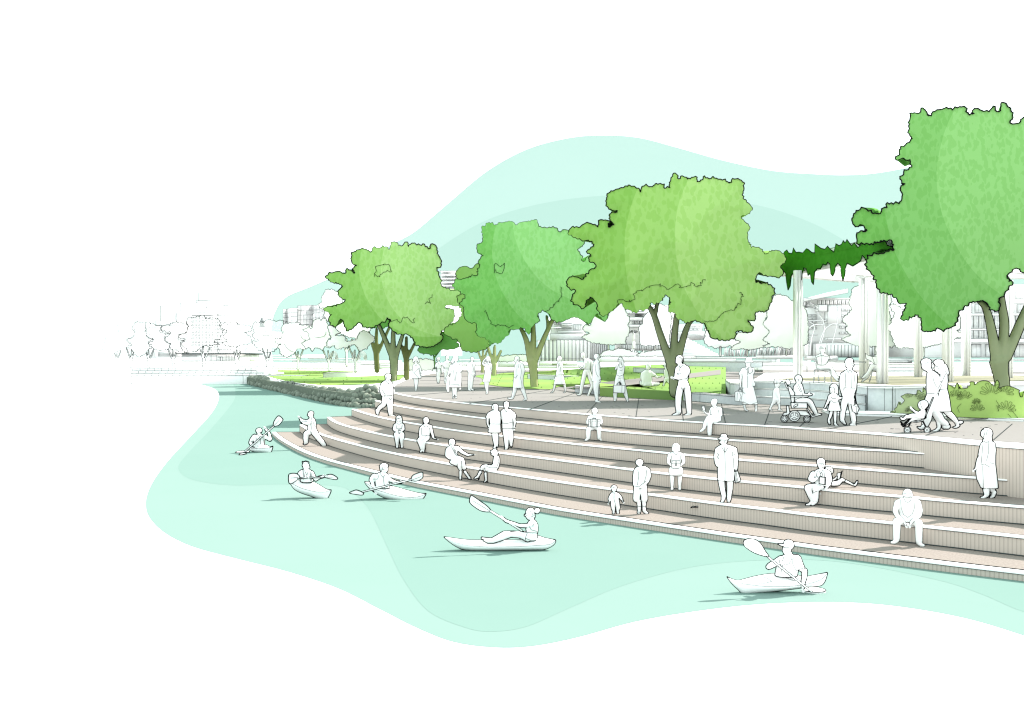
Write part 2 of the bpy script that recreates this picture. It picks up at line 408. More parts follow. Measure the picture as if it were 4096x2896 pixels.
for i in range(620):
    d = 21 + 40 * rnd.random() ** 1.6; x = rnd.uniform(-.135, .60) * d
    j = int(np.argmin((CUR[5][:, 0] - x) ** 2)); 
    if d < CUR[5][j, 1] + .5: continue
    a = rnd.uniform(-.9, .9) if rnd.random() < .5 else rnd.uniform(1, 2.2); l = rnd.uniform(.06, .13)
    jm.line([(x, d, .001), (x + math.cos(a) * l * .5, d + math.sin(a) * l * .5, .001), (x + math.cos(a + .5) * l, d + math.sin(a + .5) * l, .001)], .0045, 1)
tag(jm.build("pavement", [INK2, INK2]), kind='structure')

# left bank: lower green shore behind the boulders
ZB = -.75
low = [(900,1517),(918,1518),(1003,1539),(1096,1563),(1207,1588),(1280,1607),(1354,1622),(1410,1630),(1502,1634),(1600,1640)]
bank_front = []
for x, y in low:
    p = G(x, y, ZW); bank_front.append((p[0] * (1 + 3.2 / p[1]), p[1] + 3.2))
mb = MB(); mb.prism(bank_front + [(0, 66), (20, 140), (0, 330), (-160, 330)], ZW - .3, ZB, 0)
tag(mb.build("ground", [GROUND]), kind='structure')
mb = MB(); mb.prism([(p[0], p[1] - 1.2) for p in bank_front] + [(p[0] * 1.0, p[1] + .6) for p in bank_front[::-1]], ZW - .2, ZB - .12, 0); tag(mb.build("ground", [mat("dark_bank_earth", (.24, .275, .225), (.27, .31, .25), 2, "noise")]), kind='structure')
def lawn_mat(name, a, b): return mat(name, a, b, .06, 'noise', lo=.42, hi=.6)
M_LAWN = lawn_mat("bright_lawn", (.315, .525, .166), (.385, .55, .163))
LAWN1 = px('B7', [(-60,1062),(300,1068),(700,1072),(1150,1076),(1500,1086),(1900,1098),(2150,1110),(2296,1128),(2400,1150),(2290,1225),(2100,1262),(1900,1282),(1600,1300),(1300,1306),(1050,1300),(800,1275),(550,1240),(350,1190),(150,1130),(0,1085)])
sheet_obj("lawn", [G(x, y, ZB + .012) for x, y in LAWN1], M_LAWN)
kb = MB()
kerb = px('B7', [(-120,1080),(0,1095),(150,1142),(350,1203),(550,1254),(800,1292),(1050,1318)])
kb.line([G(x, y, ZB + .01) for x, y in kerb], .05, 0); tag(kb.build("path", [INK3]), kind='structure')

LAWN2 = px('D7', [(-200,1290),(300,1270),(700,1255),(1150,1235),(1600,1210),(2296,1165),(2296,1600),(1500,1548),(1150,1530),(1150,1500),(780,1517),(470,1545),(200,1555),(-120,1530),(-420,1475),(-420,1440),(-400,1330)])
ZL = .02
sheet_obj("lawn", [G(x, y, ZL) for x, y in px('Z3', [(1400,372),(1480,372),(1640,395),(1900,420),(2164,425),(2260,395),(2420,390),(2600,375),(2720,352),(2720,250),(2500,255),(2164,226),(1800,240),(1640,250),(1590,262),(1470,262),(1400,270),(1330,285),(1420,300),(1445,330)])], M_LAWN)
# raised lawn behind the long seat wall
ZR = .34
def GS(x, y, up=0.0):
    "point on the gently rising lawn"
    q = (y - CY) / F; f = min(max((x - 2230) / 220, 0), 1); k = .039 * f; d = (CAMZ - (.03 + .31 * f) + 38 * k) / (q + k); p = U(x, y, d); p[2] += up; return p
lp = [GS(x, y) for x, y in px('Z4', [(560,508),(1080,492),(1080,540),(1700,570),(2164,598)] ) + px('Z5', [(820,617),(820,314),(420,310),(160,305)]) + px('Z4', [(1760,288),(1480,300),(1080,326),(740,345),(560,355)])]
mb = MB(); mb.sheet(lp, 0); n_ = len(lp); mb.add(lp + [np.array([p[0], p[1], -.05]) for p in lp], [np.array([[i, (i+1) % n_, n_ + (i+1) % n_, n_ + i] for i in range(n_)])]); tag(mb.build('lawn', [M_LAWN]), kind='structure')
PATH = px('Z4', [(560,553),(840,528),(1080,490),(1480,447),(2164,378)]) + px('Z5', [(765,349),(765,402),(420,442)]) + px('Z4', [(2040,437),(1480,507),(1330,525),(1080,535),(840,545)])
sheet_obj("path", [GS(x, y, .014) for x, y in PATH], mat("beige_path", (.395, .37, .352), (.405, .38, .362), 4, 'noise'))
# tufts on the lawns
tm = MB(); rr = random.Random(2)
def inside(poly, x, y):
    c = False; n = len(poly); j = n - 1
    for i in range(n):
        xi, yi = poly[i][:2]; xj, yj = poly[j][:2]
        if (yi > y) != (yj > y) and x < (xj - xi) * (y - yi) / (yj - yi) + xi: c = not c
        j = i
    return c
def tufts(polys, z, x0, x1, y0, y1, step, size):
    y = y0; k = 0
    while y < y1:
        x = x0 + (k % 2) * step * .5; k += 1
        while x < x1:
            for xx in (x, x + step * .38) if int(x / step + k) % 3 == 0 else (x,):
                c = CX + xx / y * F; r = CY + (CAMZ - z) / y * F
                if any(inside(p, c, r) for p in polys) and not inside(PATH, c, r):
                    s = size
                    tm.add([(xx - s, y, z + .014), (xx + s, y, z + .014), (xx, y + .02, z + .014 + s * 1.9), (xx, y + s, z + .014)], [np.array([[0, 1, 2], [1, 3, 2], [3, 0, 2]])], 0)
            x += step
        y += step
tufts([LAWN1], ZB, -46, -5, 70, 190, 6.0, .07)
LAWN3 = px('Z4', [(560,508),(1080,492),(1080,540),(1700,570),(2164,598)]) + px('Z5', [(820,617),(820,314),(420,310),(160,305)]) + px('Z4', [(1760,288),(1480,300),(1080,326),(740,345),(560,355)])
y = 1475
while y < 1600:
    for i, x in enumerate(np.arange(2230, 2900, 27.0)):
        xx = x + (13 if int(y / 20) % 2 else 0)
        if inside(LAWN3, xx, y) and not inside(PATH, xx, y):
            p = GS(xx, y, .012); s_ = 2.6 / F * p[1]; tm.add([p + (-s_, 0, 0), p + (s_, 0, 0), p + (0, .01, s_ * 1.8), p + (0, s_, 0)], [np.array([[0, 1, 2], [1, 3, 2], [3, 0, 2]])], 0)
    y += 20
LAWN2b = px('Z3', [(1480,372),(1640,395),(1900,420),(2164,425),(2260,395),(2600,375),(2720,352),(2720,250),(2500,255),(2164,226),(1640,250),(1470,262),(1400,270)])
tufts([LAWN2b], .02, -8, 8, 46, 110, 2.8, .04)
tag(tm.build("grass", [mat("dark_grass_tuft", (.07, .16, .03))]), "small dark tufts dotted in rows over the bright lawns", "grass", kind='stuff')

# far quay on the left: quay wall, three courses of blocks
qx0, qx1 = -75., -33.
q = thing("quay_wall", (-55, 127, ZW), "long pale quay with three courses of blocks across the water on the left", "wall")
mb = MB(); mb.prism([(-53, 123.5), (-38.5, 127), (-30, 127.5), (-30, 131), (-53, 131)], ZW - .1, -.69, 0, lines=1, hw=.025); mb.build("quay", [WHITE, INK2], q)
for k in range(3):
    z0, z1 = -.69 + .35 * k, -.69 + .35 * (k + 1); y0 = 128.2 + .5 * k
    mb = MB(); mb.hexa([(-54, y0 - 3, z0), (-36 - k, y0, z0), (-36 - k, 140, z0), (-54, 140, z0), (-54, y0 - 3, z1), (-36 - k, y0, z1), (-36 - k, 140, z1), (-54, 140, z1)], 0, 1, .02)
    x = -53.
    while x < -36 - k:
        yy = y0 - 3 + (x + 54) / (18 - k) * 3
        mb.rod((x, yy - .02, z0), (x, yy - .02, z1), .02, 1); x += .95
    mb.build("block_course", [WHITE, INK3], q)
# ---------------------------------------------------------------- rounded bodies from limb chains and body sections
def cone_between(p, q, r0, r1, n=10):
    t = q - p; L = np.linalg.norm(t)
    if L < 1e-6: return None
    t /= L; a = np.cross(t, [0, 0, 1.]) if abs(t[2]) < .9 else np.cross(t, [0, 1., 0]); a /= np.linalg.norm(a); b = np.cross(t, a)
    an = np.arange(n) * 2 * math.pi / n; c = np.cos(an)[:, None] * a + np.sin(an)[:, None] * b
    V = np.vstack([p + c * r0, q + c * r1, [p], [q]]); i = np.arange(n); j = (i + 1) % n
    return V, [np.stack([i, j, n + j, n + i], 1), np.vstack([np.stack([j, i, np.full(n, 2*n)], 1), np.stack([n + i, n + j, np.full(n, 2*n+1)], 1)])]

class Shape:
    "gathers closed pieces (in metres) that will be fused"
    def __init__(s): s.V = []; s.Fs = []; s.n = 0
    def add(s, V, faces):
        for f in faces: s.Fs.append(f + s.n)
        s.V.append(V); s.n += len(V)
    def ball(s, c, r, sub=ICO1):
        s.add(sub[0] * np.asarray(r) + c, [sub[1]])
    def chain(s, P, R):
        for k, (p, r) in enumerate(zip(P, R)):
            s.ball(p, r * 1.02)
            if k:
                c = cone_between(P[k-1], p, R[k-1], r)
                if c: s.add(*c)
    def loft(s, rings):
        m = len(rings[0]); V = np.vstack(rings + [[rings[0].mean(0)], [rings[-1].mean(0)]]); k = len(rings); fs = []
        i = np.arange(m); j = (i + 1) % m
        fs.append(np.concatenate([np.stack([a*m + i, a*m + j, (a+1)*m + j, (a+1)*m + i], 1) for a in range(k-1)]))
        fs.append(np.vstack([np.stack([j, i, np.full(m, k*m)], 1), np.stack([(k-1)*m + i, (k-1)*m + j, np.full(m, k*m+1)], 1)]))
        s.add(V, fs)
    def fuse(s, vox, it=2): return remesh(np.vstack(s.V), s.Fs, vox, it)

def nums(t): return [float(v) for v in t.split(',')]
class Fig:
    """one figure drawn in the units of a picture region; d = distance of its main plane.
    shape text:  'x,y,r[,dz] x,y,r ...'  tapered limb;  'R[k] xl,xr,y[,dz] ...' body sections;  'E x,y,rx,ry[,dz[,rz]]' egg;
    a limb ending in '*' gets a hand.  Pieces are split by '|'."""
    def __init__(s, reg, d, dx=0, dy=0, thin=False):
        s.ox, s.oy, s.s = REG[reg]; s.d = d; s.mpp = d / F / s.s; s.dx = dx; s.dy = dy; s.thin = thin; s.parts = []; s.strokes = []
    def P(s, x, y, dz=0.0):
        return U(s.ox + x / s.s + s.dx, s.oy + y / s.s + s.dy, s.d + dz * s.mpp)
    def shapes(s, sh, text, shrink=1.0, hands=True):
        out = []
        for piece in text.split('|'):
            piece = piece.strip()
            if not piece: continue
            if piece[0] == 'R':
                head, *rows = piece.split(); k = float(head[1:] or .62); rings = []
                for r in rows:
                    v = nums(r); xl, xr, y = v[:3]; dz = v[3] if len(v) > 3 else 0; kk = v[4] if len(v) > 4 else k
                    hw = (xr - xl) / 2 * s.mpp * shrink; c = s.P((xl + xr) / 2, y, dz); an = np.arange(20) * 2 * math.pi / 20
                    ex = .85
                    cx = np.sign(np.cos(an)) * np.abs(np.cos(an)) ** ex; sy = np.sign(np.sin(an)) * np.abs(np.sin(an)) ** ex
                    rings.append(np.stack([c[0] + cx * hw, c[1] + sy * hw * kk, np.full(20, c[2])], 1))
                if rings[0][0, 2] > rings[-1][0, 2]: rings = rings[::-1]
                sh.loft(rings)
            elif piece[0] == 'E':
                v = nums(piece[1:]); x, y, rx, ry = v[:4]; dz = v[4] if len(v) > 4 else 0; rz = v[5] if len(v) > 5 else max(rx, ry) * .92
                sh.ball(s.P(x, y, dz), np.array([rx, rz, ry]) * s.mpp * shrink, ICO2)
            else:
                hand = piece.endswith('*'); piece = piece.rstrip('*').strip()
                v = [nums(t) for t in piece.split()]
                P = [s.P(a[0], a[1], a[3] if len(a) > 3 else 0) for a in v]; R = [a[2] * s.mpp * shrink for a in v]
                sh.chain(P, R)
                if hand and hands: out.append((P, R))
        return out
    def part(s, name, text, material=None, hand_shape=None): s.parts.append((name, text, material)); return s
    def build(s, root, vox=5.0, bold=None, hull=None, col=None):
        bold = (not s.thin) if bold is None else bold
        built = []; hands = []
        inner = '|'.join(t for n, t, m in s.parts if n in s.core)
        for name, text, m in s.parts:
            sh = Shape(); h = s.shapes(sh, text)
            if name == 'body':
                hands += h
                if inner: hands += s.shapes(sh, inner, .80)
            for P, R in (h if name == 'body' else []):
                t = P[-1] - P[-2]; t /= np.linalg.norm(t); sh.chain([P[-1], P[-1] + t * R[-1] * 1.9], [R[-1] * .98, R[-1] * .95])
            V, Q = sh.fuse(vox * s.mpp)
            built.append([name, V, Q, m])
        tree, own = bvh_of([(b[1], b[2]) for b in built])
        segs = []
        hwo, hwi = (2.4, .95) if bold else (1.15, .8)
        objs = []
        extra = {k: [] for k in range(len(built))}
        camv = Vector(CAM)
        for st in s.strokes:
            for run in st.split('/'):
                pts = [nums(t) for t in run.split()]
                if len(pts) < 2: continue
                D = []
                for a, b in zip(pts[:-1], pts[1:]):
                    n = max(1, int(math.hypot(b[0]-a[0], b[1]-a[1]) / 5)); D += [(a[0] + (b[0]-a[0]) * i / n, a[1] + (b[1]-a[1]) * i / n) for i in range(n)]
                D.append(tuple(pts[-1][:2])); last = None
                for x, y in D:
                    d = Vector(s.P(x, y)) - camv; d.normalize(); h = tree.ray_cast(camv, d)
                    if h[0] is None: last = None; continue
                    p = np.array(h[0]); p = p - np.array(d) * .002
                    if last is not None and abs(p[1] - last[0][1]) < 28 * s.mpp:
                        extra[int(own[h[2]])].append((last[0], p, np.array(h[1])))
                    last = (p,)
        for k, (name, V, Q, m) in enumerate(built):
            mb = MB(); mb.add(V, Q, 0); nq = len(Q)
            P, Qe, N = contour(V, Q)
            if len(P):
                keep, outer = split_contour(P, Qe, N, tree)
                w = np.where(outer, hwo, hwi) * P[:, 1] / F
                off = (N / np.maximum(np.linalg.norm(N, axis=1), 1e-9)[:, None]) * (w * .35)[:, None]; prisms_into(mb, (P + off)[keep], (Qe + off)[keep], N[keep], w[keep], 1)
            if extra[k]:
                a, b, n = (np.array(z) for z in zip(*extra[k])); prisms_into(mb, a, b, n, np.full(len(a), (1.15 if bold else .9) * s.d / F), 1)
            if name == 'body':
                for P_, R_ in hands: s.fingers(mb, P_, R_)
            o = mb.build(name, [m or SKIN, INK if bold else INK2], root, True); objs.append(o)
        return objs
    core = ('shirt', 'jacket', 'coat', 'dress', 'trousers', 'skirt', 'shorts', 'tunic', 'robe', 'overall', 'cardigan')
    def fingers(s, mb, P, R):
        p, q = P[-2], P[-1]; r = R[-1]; t = (q - p) / max(np.linalg.norm(q - p), 1e-6)
        a = np.cross(t, [0, 1., 0]); a = a / np.linalg.norm(a) if np.linalg.norm(a) > 1e-3 else np.array([1., 0, 0])
        b = np.cross(t, a); base = q + t * r * 2.3
        for i, L in enumerate((.85, 1.05, 1.0, .8)):
            o = base + a * (i - 1.5) * r * .52; e = o + t * r * 1.5 * L + b * r * .25; e2 = e + t * r * .9 * L + b * r * .6
            for x, y, r0, r1 in ((o, e, .27, .25), (e, e2, .25, .2)):
                c = cone_between(x, y, r * r0, r * r1, 6); mb.add(c[0], c[1], 0)
        o = q + t * r * .7 + a * r * .8; e = o + t * r * 1.2 + a * r * .7 + b * r * .3
        c = cone_between(o, e, r * .32, r * .22, 6); mb.add(c[0], c[1], 0)

PEOPLE = {}
def person(reg, foot, level, label, parts, strokes=(), thin=False, group=None, d=None, sit=None, gap=.22, dy=None, vox=5.0, key=None):
    """foot = where the feet rest in the region's units, level = height of what carries them.
    sit=k: seated on terrace step k, feet just in front of its riser."""
    ox, oy, sc = REG[reg]; fx, fy = ox + foot[0] / sc, oy + foot[1] / sc
    if sit is not None:
        d = riser_depth(sit, fx, fy) - gap; level = LZ[sit - 1]
    if d is None: d = dep(fy, level); sh = 0
    else: sh = (CY + F * (CAMZ - level) / d) - fy if dy is None else dy
    f = Fig(reg, d, 0, sh, thin)
    base = f.P(foot[0], foot[1])
    root = thing("person", base, label, "person", group)
    for n, t in parts:
        for tt in (t.split('|') if n == 'shoe' else [t]): f.part(n, tt.replace('+', '|'), CLOTH if n != 'body' else SKIN)
    f.strokes = list(strokes)
    f.build(root, vox)
    PEOPLE[label] = (f, root)
    if key: PEOPLE[key] = (f, root)
    return f, root
# ---------------------------------------------------------------- people: promenade, far group (drawn with thin lines)
PG = "people on the promenade"; SG = "people on the terrace steps"
def pr(*a, **k): k.setdefault('thin', True); k.setdefault('group', PG); return person(*a, **k)
pr('Z3', (715,442), 0, "person in a short long-sleeved dress with shoulder-length hair, arms at sides, leftmost on the promenade", [
 ('body', "E 713,105,19,27 | 713,125,9 713,152,10 | 688,215,8 682,245,7,-4 682,256,6*| 765,225,8 769,255,7 768,264,6* | 704,300,14 706,350,12 711,400,9 714,432,8 | 730,300,14 726,350,12 721,400,9 716,430,8"),
 ('dress', "R.6 694,738,150 686,748,166 692,744,205 688,750,235 680,760,275 672,769,308 | 690,164,10 684,200,9 682,238,8 | 744,164,10 760,200,9 767,240,8"),
 ('hair', "E 711,94,26,27,4 | 690,104,8,4 686,132,8,4 | 735,104,9,4 742,134,8,4"), ('shoe', "712,432,8 714,440,7,-8")],
 ["700,150 713,172 728,150", "745,200 690,245 745,308", "704,105 709,104 / 716,104 721,103 / 707,117 718,116"])
pr('Z3', (957,362), 0, "person in blouse and knee-length skirt carrying a small handbag on the bent arm", [
 ('body', "E 955,103,15,20 | 955,120,7 955,134,8 | 985,190,7 990,225,6 993,250,5* | 930,165,7 922,195,6,-10 925,205,5,-14* | 945,280,11 945,315,9 949,355,6 | 964,280,11 965,315,9 962,355,6"),
 ('shirt', "R.6 938,973,136 930,985,150 938,978,180 936,976,205 | 934,150,9 925,180,8,-6 | 980,150,9 985,185,8"),
 ('skirt', "R.62 937,977,203 932,982,235 935,980,262 938,978,286"), ('hair', "E 956,94,18,18,4 | 938,100,5 938,114,5"), ('shoe', "949,356,6 947,361,5,-6 | 962,356,6 964,361,5,-6")],
 ["938,205 976,205", "943,104 950,104 950,108 943,108 / 957,104 964,104 964,108 957,108", "955,136 958,152"])
pr('Z3', (1030,362), 0, "person in short-sleeved shirt and belted trousers walking behind the others", [
 ('body', "E 1052,84,18,24 | 1050,105,9 1050,116,9 | 1008,180,7 1010,210,7 1022,245,6 1028,254,5*| 1080,170,7 1083,205,6"),
 ('shirt', "R.6 1028,1074,118 1010,1088,136 1018,1080,165 1020,1078,195 | 1014,140,11 1006,172,10 | 1084,140,11 1088,168,10"),
 ('trousers', "R.7 1020,1079,195 1018,1081,215 1022,1078,235 | 1034,225,15 1032,290,12 1030,352,9 | 1062,225,15 1058,290,12 1056,352,9,12"), ('hair', "E 1052,76,19,17,6"), ('shoe', "1030,352,9 1028,359,7,-12 | 1056,352,8,12 1056,358,7,4")],
 ["1020,196 1079,196 / 1020,204 1079,204"])
pr('Z3', (1130,525), 0, "person in long embroidered tunic and scarf with wind-blown long hair and strappy heels", [
 ('body', "E 1146,96,24,34 | 1146,125,11 1146,146,12 | 1200,225,9 1192,238,9,-10 1185,240,8,-14* | 1062,268,9 1050,292,8 1042,304,7* | 1118,400,16 1120,440,13 1120,488,10 | 1146,400,16 1146,440,13 1145,488,10"),
 ('tunic', "R.58 1118,1176,145 1090,1204,165 1096,1196,215 1088,1196,260 1080,1200,330 1073,1202,404 | 1096,172,16 1080,220,14 1064,266,11 | 1196,172,17 1216,200,14,-4 1202,226,12,-8"),
 ('trousers', "1062,300,18,22 1056,360,16,22 1058,420,16,22 1062,450,12,20"),
 ('hair', "E 1142,85,30,32,6 | 1118,96,12,8 1102,122,9,10 1076,136,4,10 | 1122,110,11,10 1110,140,7,10 1090,150,3,10"), ('scarf', "1112,160,7,-20 1120,185,6,-24 1146,222,6,-24 1172,185,6,-24 1184,160,7,-20 | 1198,240,9,14 1196,330,12,14 1190,425,12,14"),
 ('shoe', "1120,488,10 1118,505,10 1116,522,8,-16 | 1145,488,10 1146,505,10 1145,522,8,-16")],
 ["1074,368 1200,380 / 1120,220 1128,330 / 1150,240 1138,335 / 1100,230 1092,260", "1110,495 1130,515 / 1130,495 1110,515 / 1137,495 1156,515 / 1156,495 1137,515"])
pr('Z3', (1305,442), 0, "person in short-sleeved open shirt leaning forward with hands clasped low", [
 ('body', "E 1324,100,17,23 | 1322,118,9 1316,132,10 | 1276,205,9 1298,225,8,-14 1316,250,7,-20*| 1350,230,8 1352,265,7 1352,282,6*"),
 ('shirt', "R.6 1296,1338,130 1276,1345,150 1270,1350,185 1266,1348,215 1276,1346,245 | 1282,155,14 1268,195,12 | 1340,150,12 1350,195,10 1350,232,9"),
 ('trousers', "R.7 1280,1346,240 1282,1346,262 | 1300,255,20 1292,330,17 1286,415,13,4 | 1326,255,18 1318,330,16 1310,418,12"), ('hair', "E 1322,92,19,18,5"), ('shoe', "1286,422,12 1290,434,9,-6 1310,436,7,-10 | 1312,422,11 1330,434,8,-6 1342,436,6,-8")],
 ["1318,135 1335,200 1330,245 / 1346,160 1350,240"])
pr('Z3', (1480,478), 0, "person in short-sleeved sheath dress with one hand raised to the head", [
 ('body', "E 1496,100,19,26 | 1496,122,9 1496,140,9 | 1448,160,9 1434,148,9 1450,110,8,-6 1468,92,7,-8* | 1530,170,8 1534,200,7 1530,212,6*| 1466,340,15 1468,390,12 1478,440,9 1480,466,7 | 1492,340,15 1486,390,12 1488,440,9 1490,466,7"),
 ('dress', "R.58 1470,1518,142 1456,1528,160 1464,1524,200 1460,1524,240 1446,1522,300 1436,1514,346 | 1458,155,12 1448,165,11 | 1524,155,11 1530,172,10"),
 ('hair', "E 1495,90,23,22,5 | 1474,100,8,4 1474,126,7,4 | 1514,100,8,4 1518,130,7,4"), ('shoe', "1480,464,8 1474,474,7,-12 | 1490,464,7 1488,474,6,-12")],
 ["1480,142 1496,156 1512,142"])
pr('Z3', (1820,548), 0, "person in long grey-lined overcoat with hands in the pockets walking left", [
 ('body', "E 1806,98,25,30 | 1812,122,13 1818,140,13 | E 1783,108,6,6 | E 1790,115,14,16"),
 ('coat', "R.62 1800,1840,132 1790,1862,150 1782,1878,185 1778,1880,240 1772,1876,310 1768,1874,360 1762,1884,412 | 1860,160,16 1880,215,16 1868,270,13 | 1796,165,14,-24 1786,240,13,-28 1790,300,12,-26"),
 ('trousers', "1790,400,24 1776,460,19 1758,520,14 | 1858,400,24 1884,470,19 1904,532,14"), ('hair', "E 1808,86,27,19,4 | 1826,96,12,2 1826,112,10,2"), ('shoe', "1756,522,13 1730,528,9 1708,520,7 | 1904,534,12 1885,542,8 1874,546,6")],
 ["1838,150 1856,230 1846,300 1858,360 1862,412 / 1818,150 1824,190 / 1780,300 1800,290 1815,270", "1806,104 1812,104 1812,114 1806,114"])
pr('Z4', (630,600), 0, "person in fitted jacket and flared skirt striding left in heels", [
 ('body', "E 634,236,18,26 | 642,258,9 644,272,10 | 612,405,9 604,425,8 600,432,7*| 598,495,14 588,540,11 578,580,8 | 694,500,14 702,540,11 708,580,8"),
 ('jacket', "R.6 628,664,268 616,678,288 614,678,330 610,680,370 604,692,402 | 656,300,15 660,350,13 630,400,11,-14 612,420,9,-18"),
 ('skirt', "R.62 612,680,395 602,688,430 590,698,470 582,706,505"), ('hair', "E 646,230,22,26,4 | 655,240,12,4 654,264,9,4 | 634,214,14 646,212,14"), ('shoe', "576,582,8 562,594,6 546,602,5 | 708,580,8 698,594,6 686,602,4")],
 ["624,275 636,300 626,330 / 640,275 640,310 / 655,320 650,372"])
pr('Z4', (870,632), 0, "person with a backpack stooping forward, holding out a phone", [
 ('body', "E 896,196,25,32 | 910,222,12 922,240,13 | 905,330,9 880,340,8 868,322,8*"),
 ('shirt', "R.6 912,950,232 906,975,255 904,980,300 908,972,345 | 925,270,16,-20 915,315,14,-24 905,330,11,-24"),
 ('trousers', "R.7 908,974,338 908,978,372 | 922,370,24 898,470,21 880,545,17 872,610,14 | 958,370,24 982,460,20,14 1000,520,17,18 970,590,14,18 950,640,11,18"), ('hair', "E 896,180,26,19,3"), ('shoe', "872,612,14 852,622,10 830,612,7 | 948,642,11,18 958,668,9,16 964,682,6,16")],
 ["872,198 874,222 892,226", "910,342 976,342"])
pr('Z4', (1050,700), 0, "person in dark-shod suit seen from the side facing right, beside the backpacker", [
 ('body', "E 1050,210,28,34 | 1048,240,14 1050,262,14 | E 1084,212,5,6 | 1088,455,9 1084,468,8*"),
 ('jacket', "R.66 1028,1072,248 1014,1078,275 1006,1084,320 1002,1082,380 998,1080,430 996,1076,478 | 1040,290,20,-12 1050,350,18,-16 1066,410,15,-16 1082,448,11,-14"),
 ('trousers', "R.7 1004,1074,465 1008,1074,490 | 1040,480,34 1038,560,28 1046,640,19 1050,680,16"), ('hair', "E 1046,196,30,22,4 | 1030,206,13,4 1030,228,10,4"), ('shoe', "1042,688,16 1060,696,12 1090,700,7")],
 ["1054,200 1062,196 1066,210 1058,226 1052,214", "1058,262 1072,290 1078,350 / 1036,290 1030,340 1046,400 1064,425", "1076,200 1082,198 / 1074,230 1084,229"])
pr('Z4', (1310,695), 0, "person in sunglasses, tank top and flared jeans with a hand at the neck", [
 ('body', "E 1296,246,20,27 | 1300,270,10 1302,292,11 | 1270,310,11 1250,345,9 1262,320,8,-12 1275,302,7,-16* | 1340,320,11 1330,390,9,-6 1304,440,8,-14 1292,465,7,-16* | 1266,310,12 1340,308,11"),
 ('shirt', "R.6 1276,1284,288 1266,1345,312 1268,1338,350 1262,1330,395"),
 ('trousers', "R.7 1258,1334,398 1250,1340,440 | 1274,440,26 1258,540,26 1246,620,21 1248,668,17 | 1312,440,26 1340,540,24 1362,620,20 1378,675,14"),
 ('hair', "E 1304,236,24,24,4 | 1320,250,14,4 1328,290,12,4 | 1316,240,14,2 1340,290,8,2"), ('glasses', "1278,240,4,-18 1288,241,6,-20 1300,240,5,-20 1312,240,3,-12"), ('shoe', "1246,672,13 1244,684,11,-8 | 1380,678,11 1382,690,9,-6")],
 ["1262,405 1296,420 1332,405 / 1280,300 1300,330 1330,312 / 1295,352 1310,360 1325,350", "1286,258 1294,257"])
# on the lawn
pr('Z4', (1600,525), GS(2591, 1544)[2], "person in t-shirt sitting cross-legged on the lawn, seen from behind, one arm out", [
 ('body', "E 1606,314,27,32 | 1596,340,15 1592,358,16 | 1668,395,13 1700,430,10 1728,424,8*"),
 ('shirt', "R.66 1568,1618,348 1540,1634,375 1530,1640,420 1530,1645,470 1540,1650,515 | 1630,378,20 1665,408,18 | 1546,385,20 1532,440,16"),
 ('trousers', "R.9 1545,1655,490 1548,1660,522 | 1640,505,22 1700,505,18 1716,500,15 | 1560,505,22 1525,500,16 1520,480,12"), ('hair', "E 1604,302,29,24,0")],
 ["1574,345 1610,352 1630,345 / 1660,420 1690,408", "1622,320 1630,326"])
pr('Z4', (1800,524), GS(2665, 1543.7)[2], "toddler in a cap and shorts toddling on the lawn beside the big tree trunk", [
 ('body', "E 1798,318,20,22 | 1796,336,9 1796,346,9 | 1788,425,6 1784,440,5* | 1782,470,10 1772,510,9 1770,516,8 | 1812,470,10 1830,490,8 1844,502,7"),
 ('shirt', "R.66 1782,1816,342 1778,1824,365 1780,1828,400 1782,1830,435 | 1786,352,11,-8 1784,400,10,-8 1786,428,8,-8"), ('shorts', "R.7 1780,1830,430 1778,1832,455 | 1790,450,15 1786,475,13 | 1815,450,15 1822,475,13"),
 ('cap', "E 1796,298,24,20,0 | 1780,304,7,-6 1768,310,4,-8"), ('shoe', "1772,516,8 1760,520,6 | 1846,504,8 1836,515,6")], ["1795,280 1797,300 / 1775,300 1818,302"])
# near group on the promenade (bold outlines)
def pb(*a, **k): k['thin'] = False; k.setdefault('group', PG); return person(*a, **k)
pb('Z4', (1960,838), 0, "person in polo shirt and trousers standing with folded arms, head bowed, before the tree", [
 ('body', "E 1935,250,34,46 | 1948,285,20 1955,305,22 | E 1903,268,6,8 | E 1972,250,6,11 | 2030,380,18,-20 2010,430,17,-32 1930,445,15,-36 1900,440,12,-34* | 1905,385,15,-28 1900,425,14,-34 1960,405,14,-40 1995,398,11,-40*"),
 ('shirt', "R.56 1926,2000,292 1915,2030,322 1918,2040,370 1924,2038,430 1930,2028,468 | 2020,335,28 2034,375,24,-10 | 1920,330,20,-10 1910,375,19,-20"),
 ('trousers', "R.62 1932,2026,462 1928,2040,500 1924,2052,545 | 1950,540,36 1932,640,34 1928,740,30 1934,810,26 | 2020,540,36 2036,640,32 2042,740,28 2046,822,24"),
 ('hair', "E 1942,225,38,34,6 | 1965,240,16,8 1972,262,10,8"), ('shoe', "1938,815,22 1905,830,15 1868,842,9 | 2048,828,20 2020,838,14 1990,846,9")],
 ["1935,300 1950,330 1972,302 1990,305 2000,320 / 1948,305 1944,360 / 1960,540 1990,600 2000,540", "1900,250 1912,252 / 1908,278 1918,280 / 1968,242 1962,252 1968,266", "1930,210 1955,225 1975,250 / 1945,205 1968,222 1980,240"])
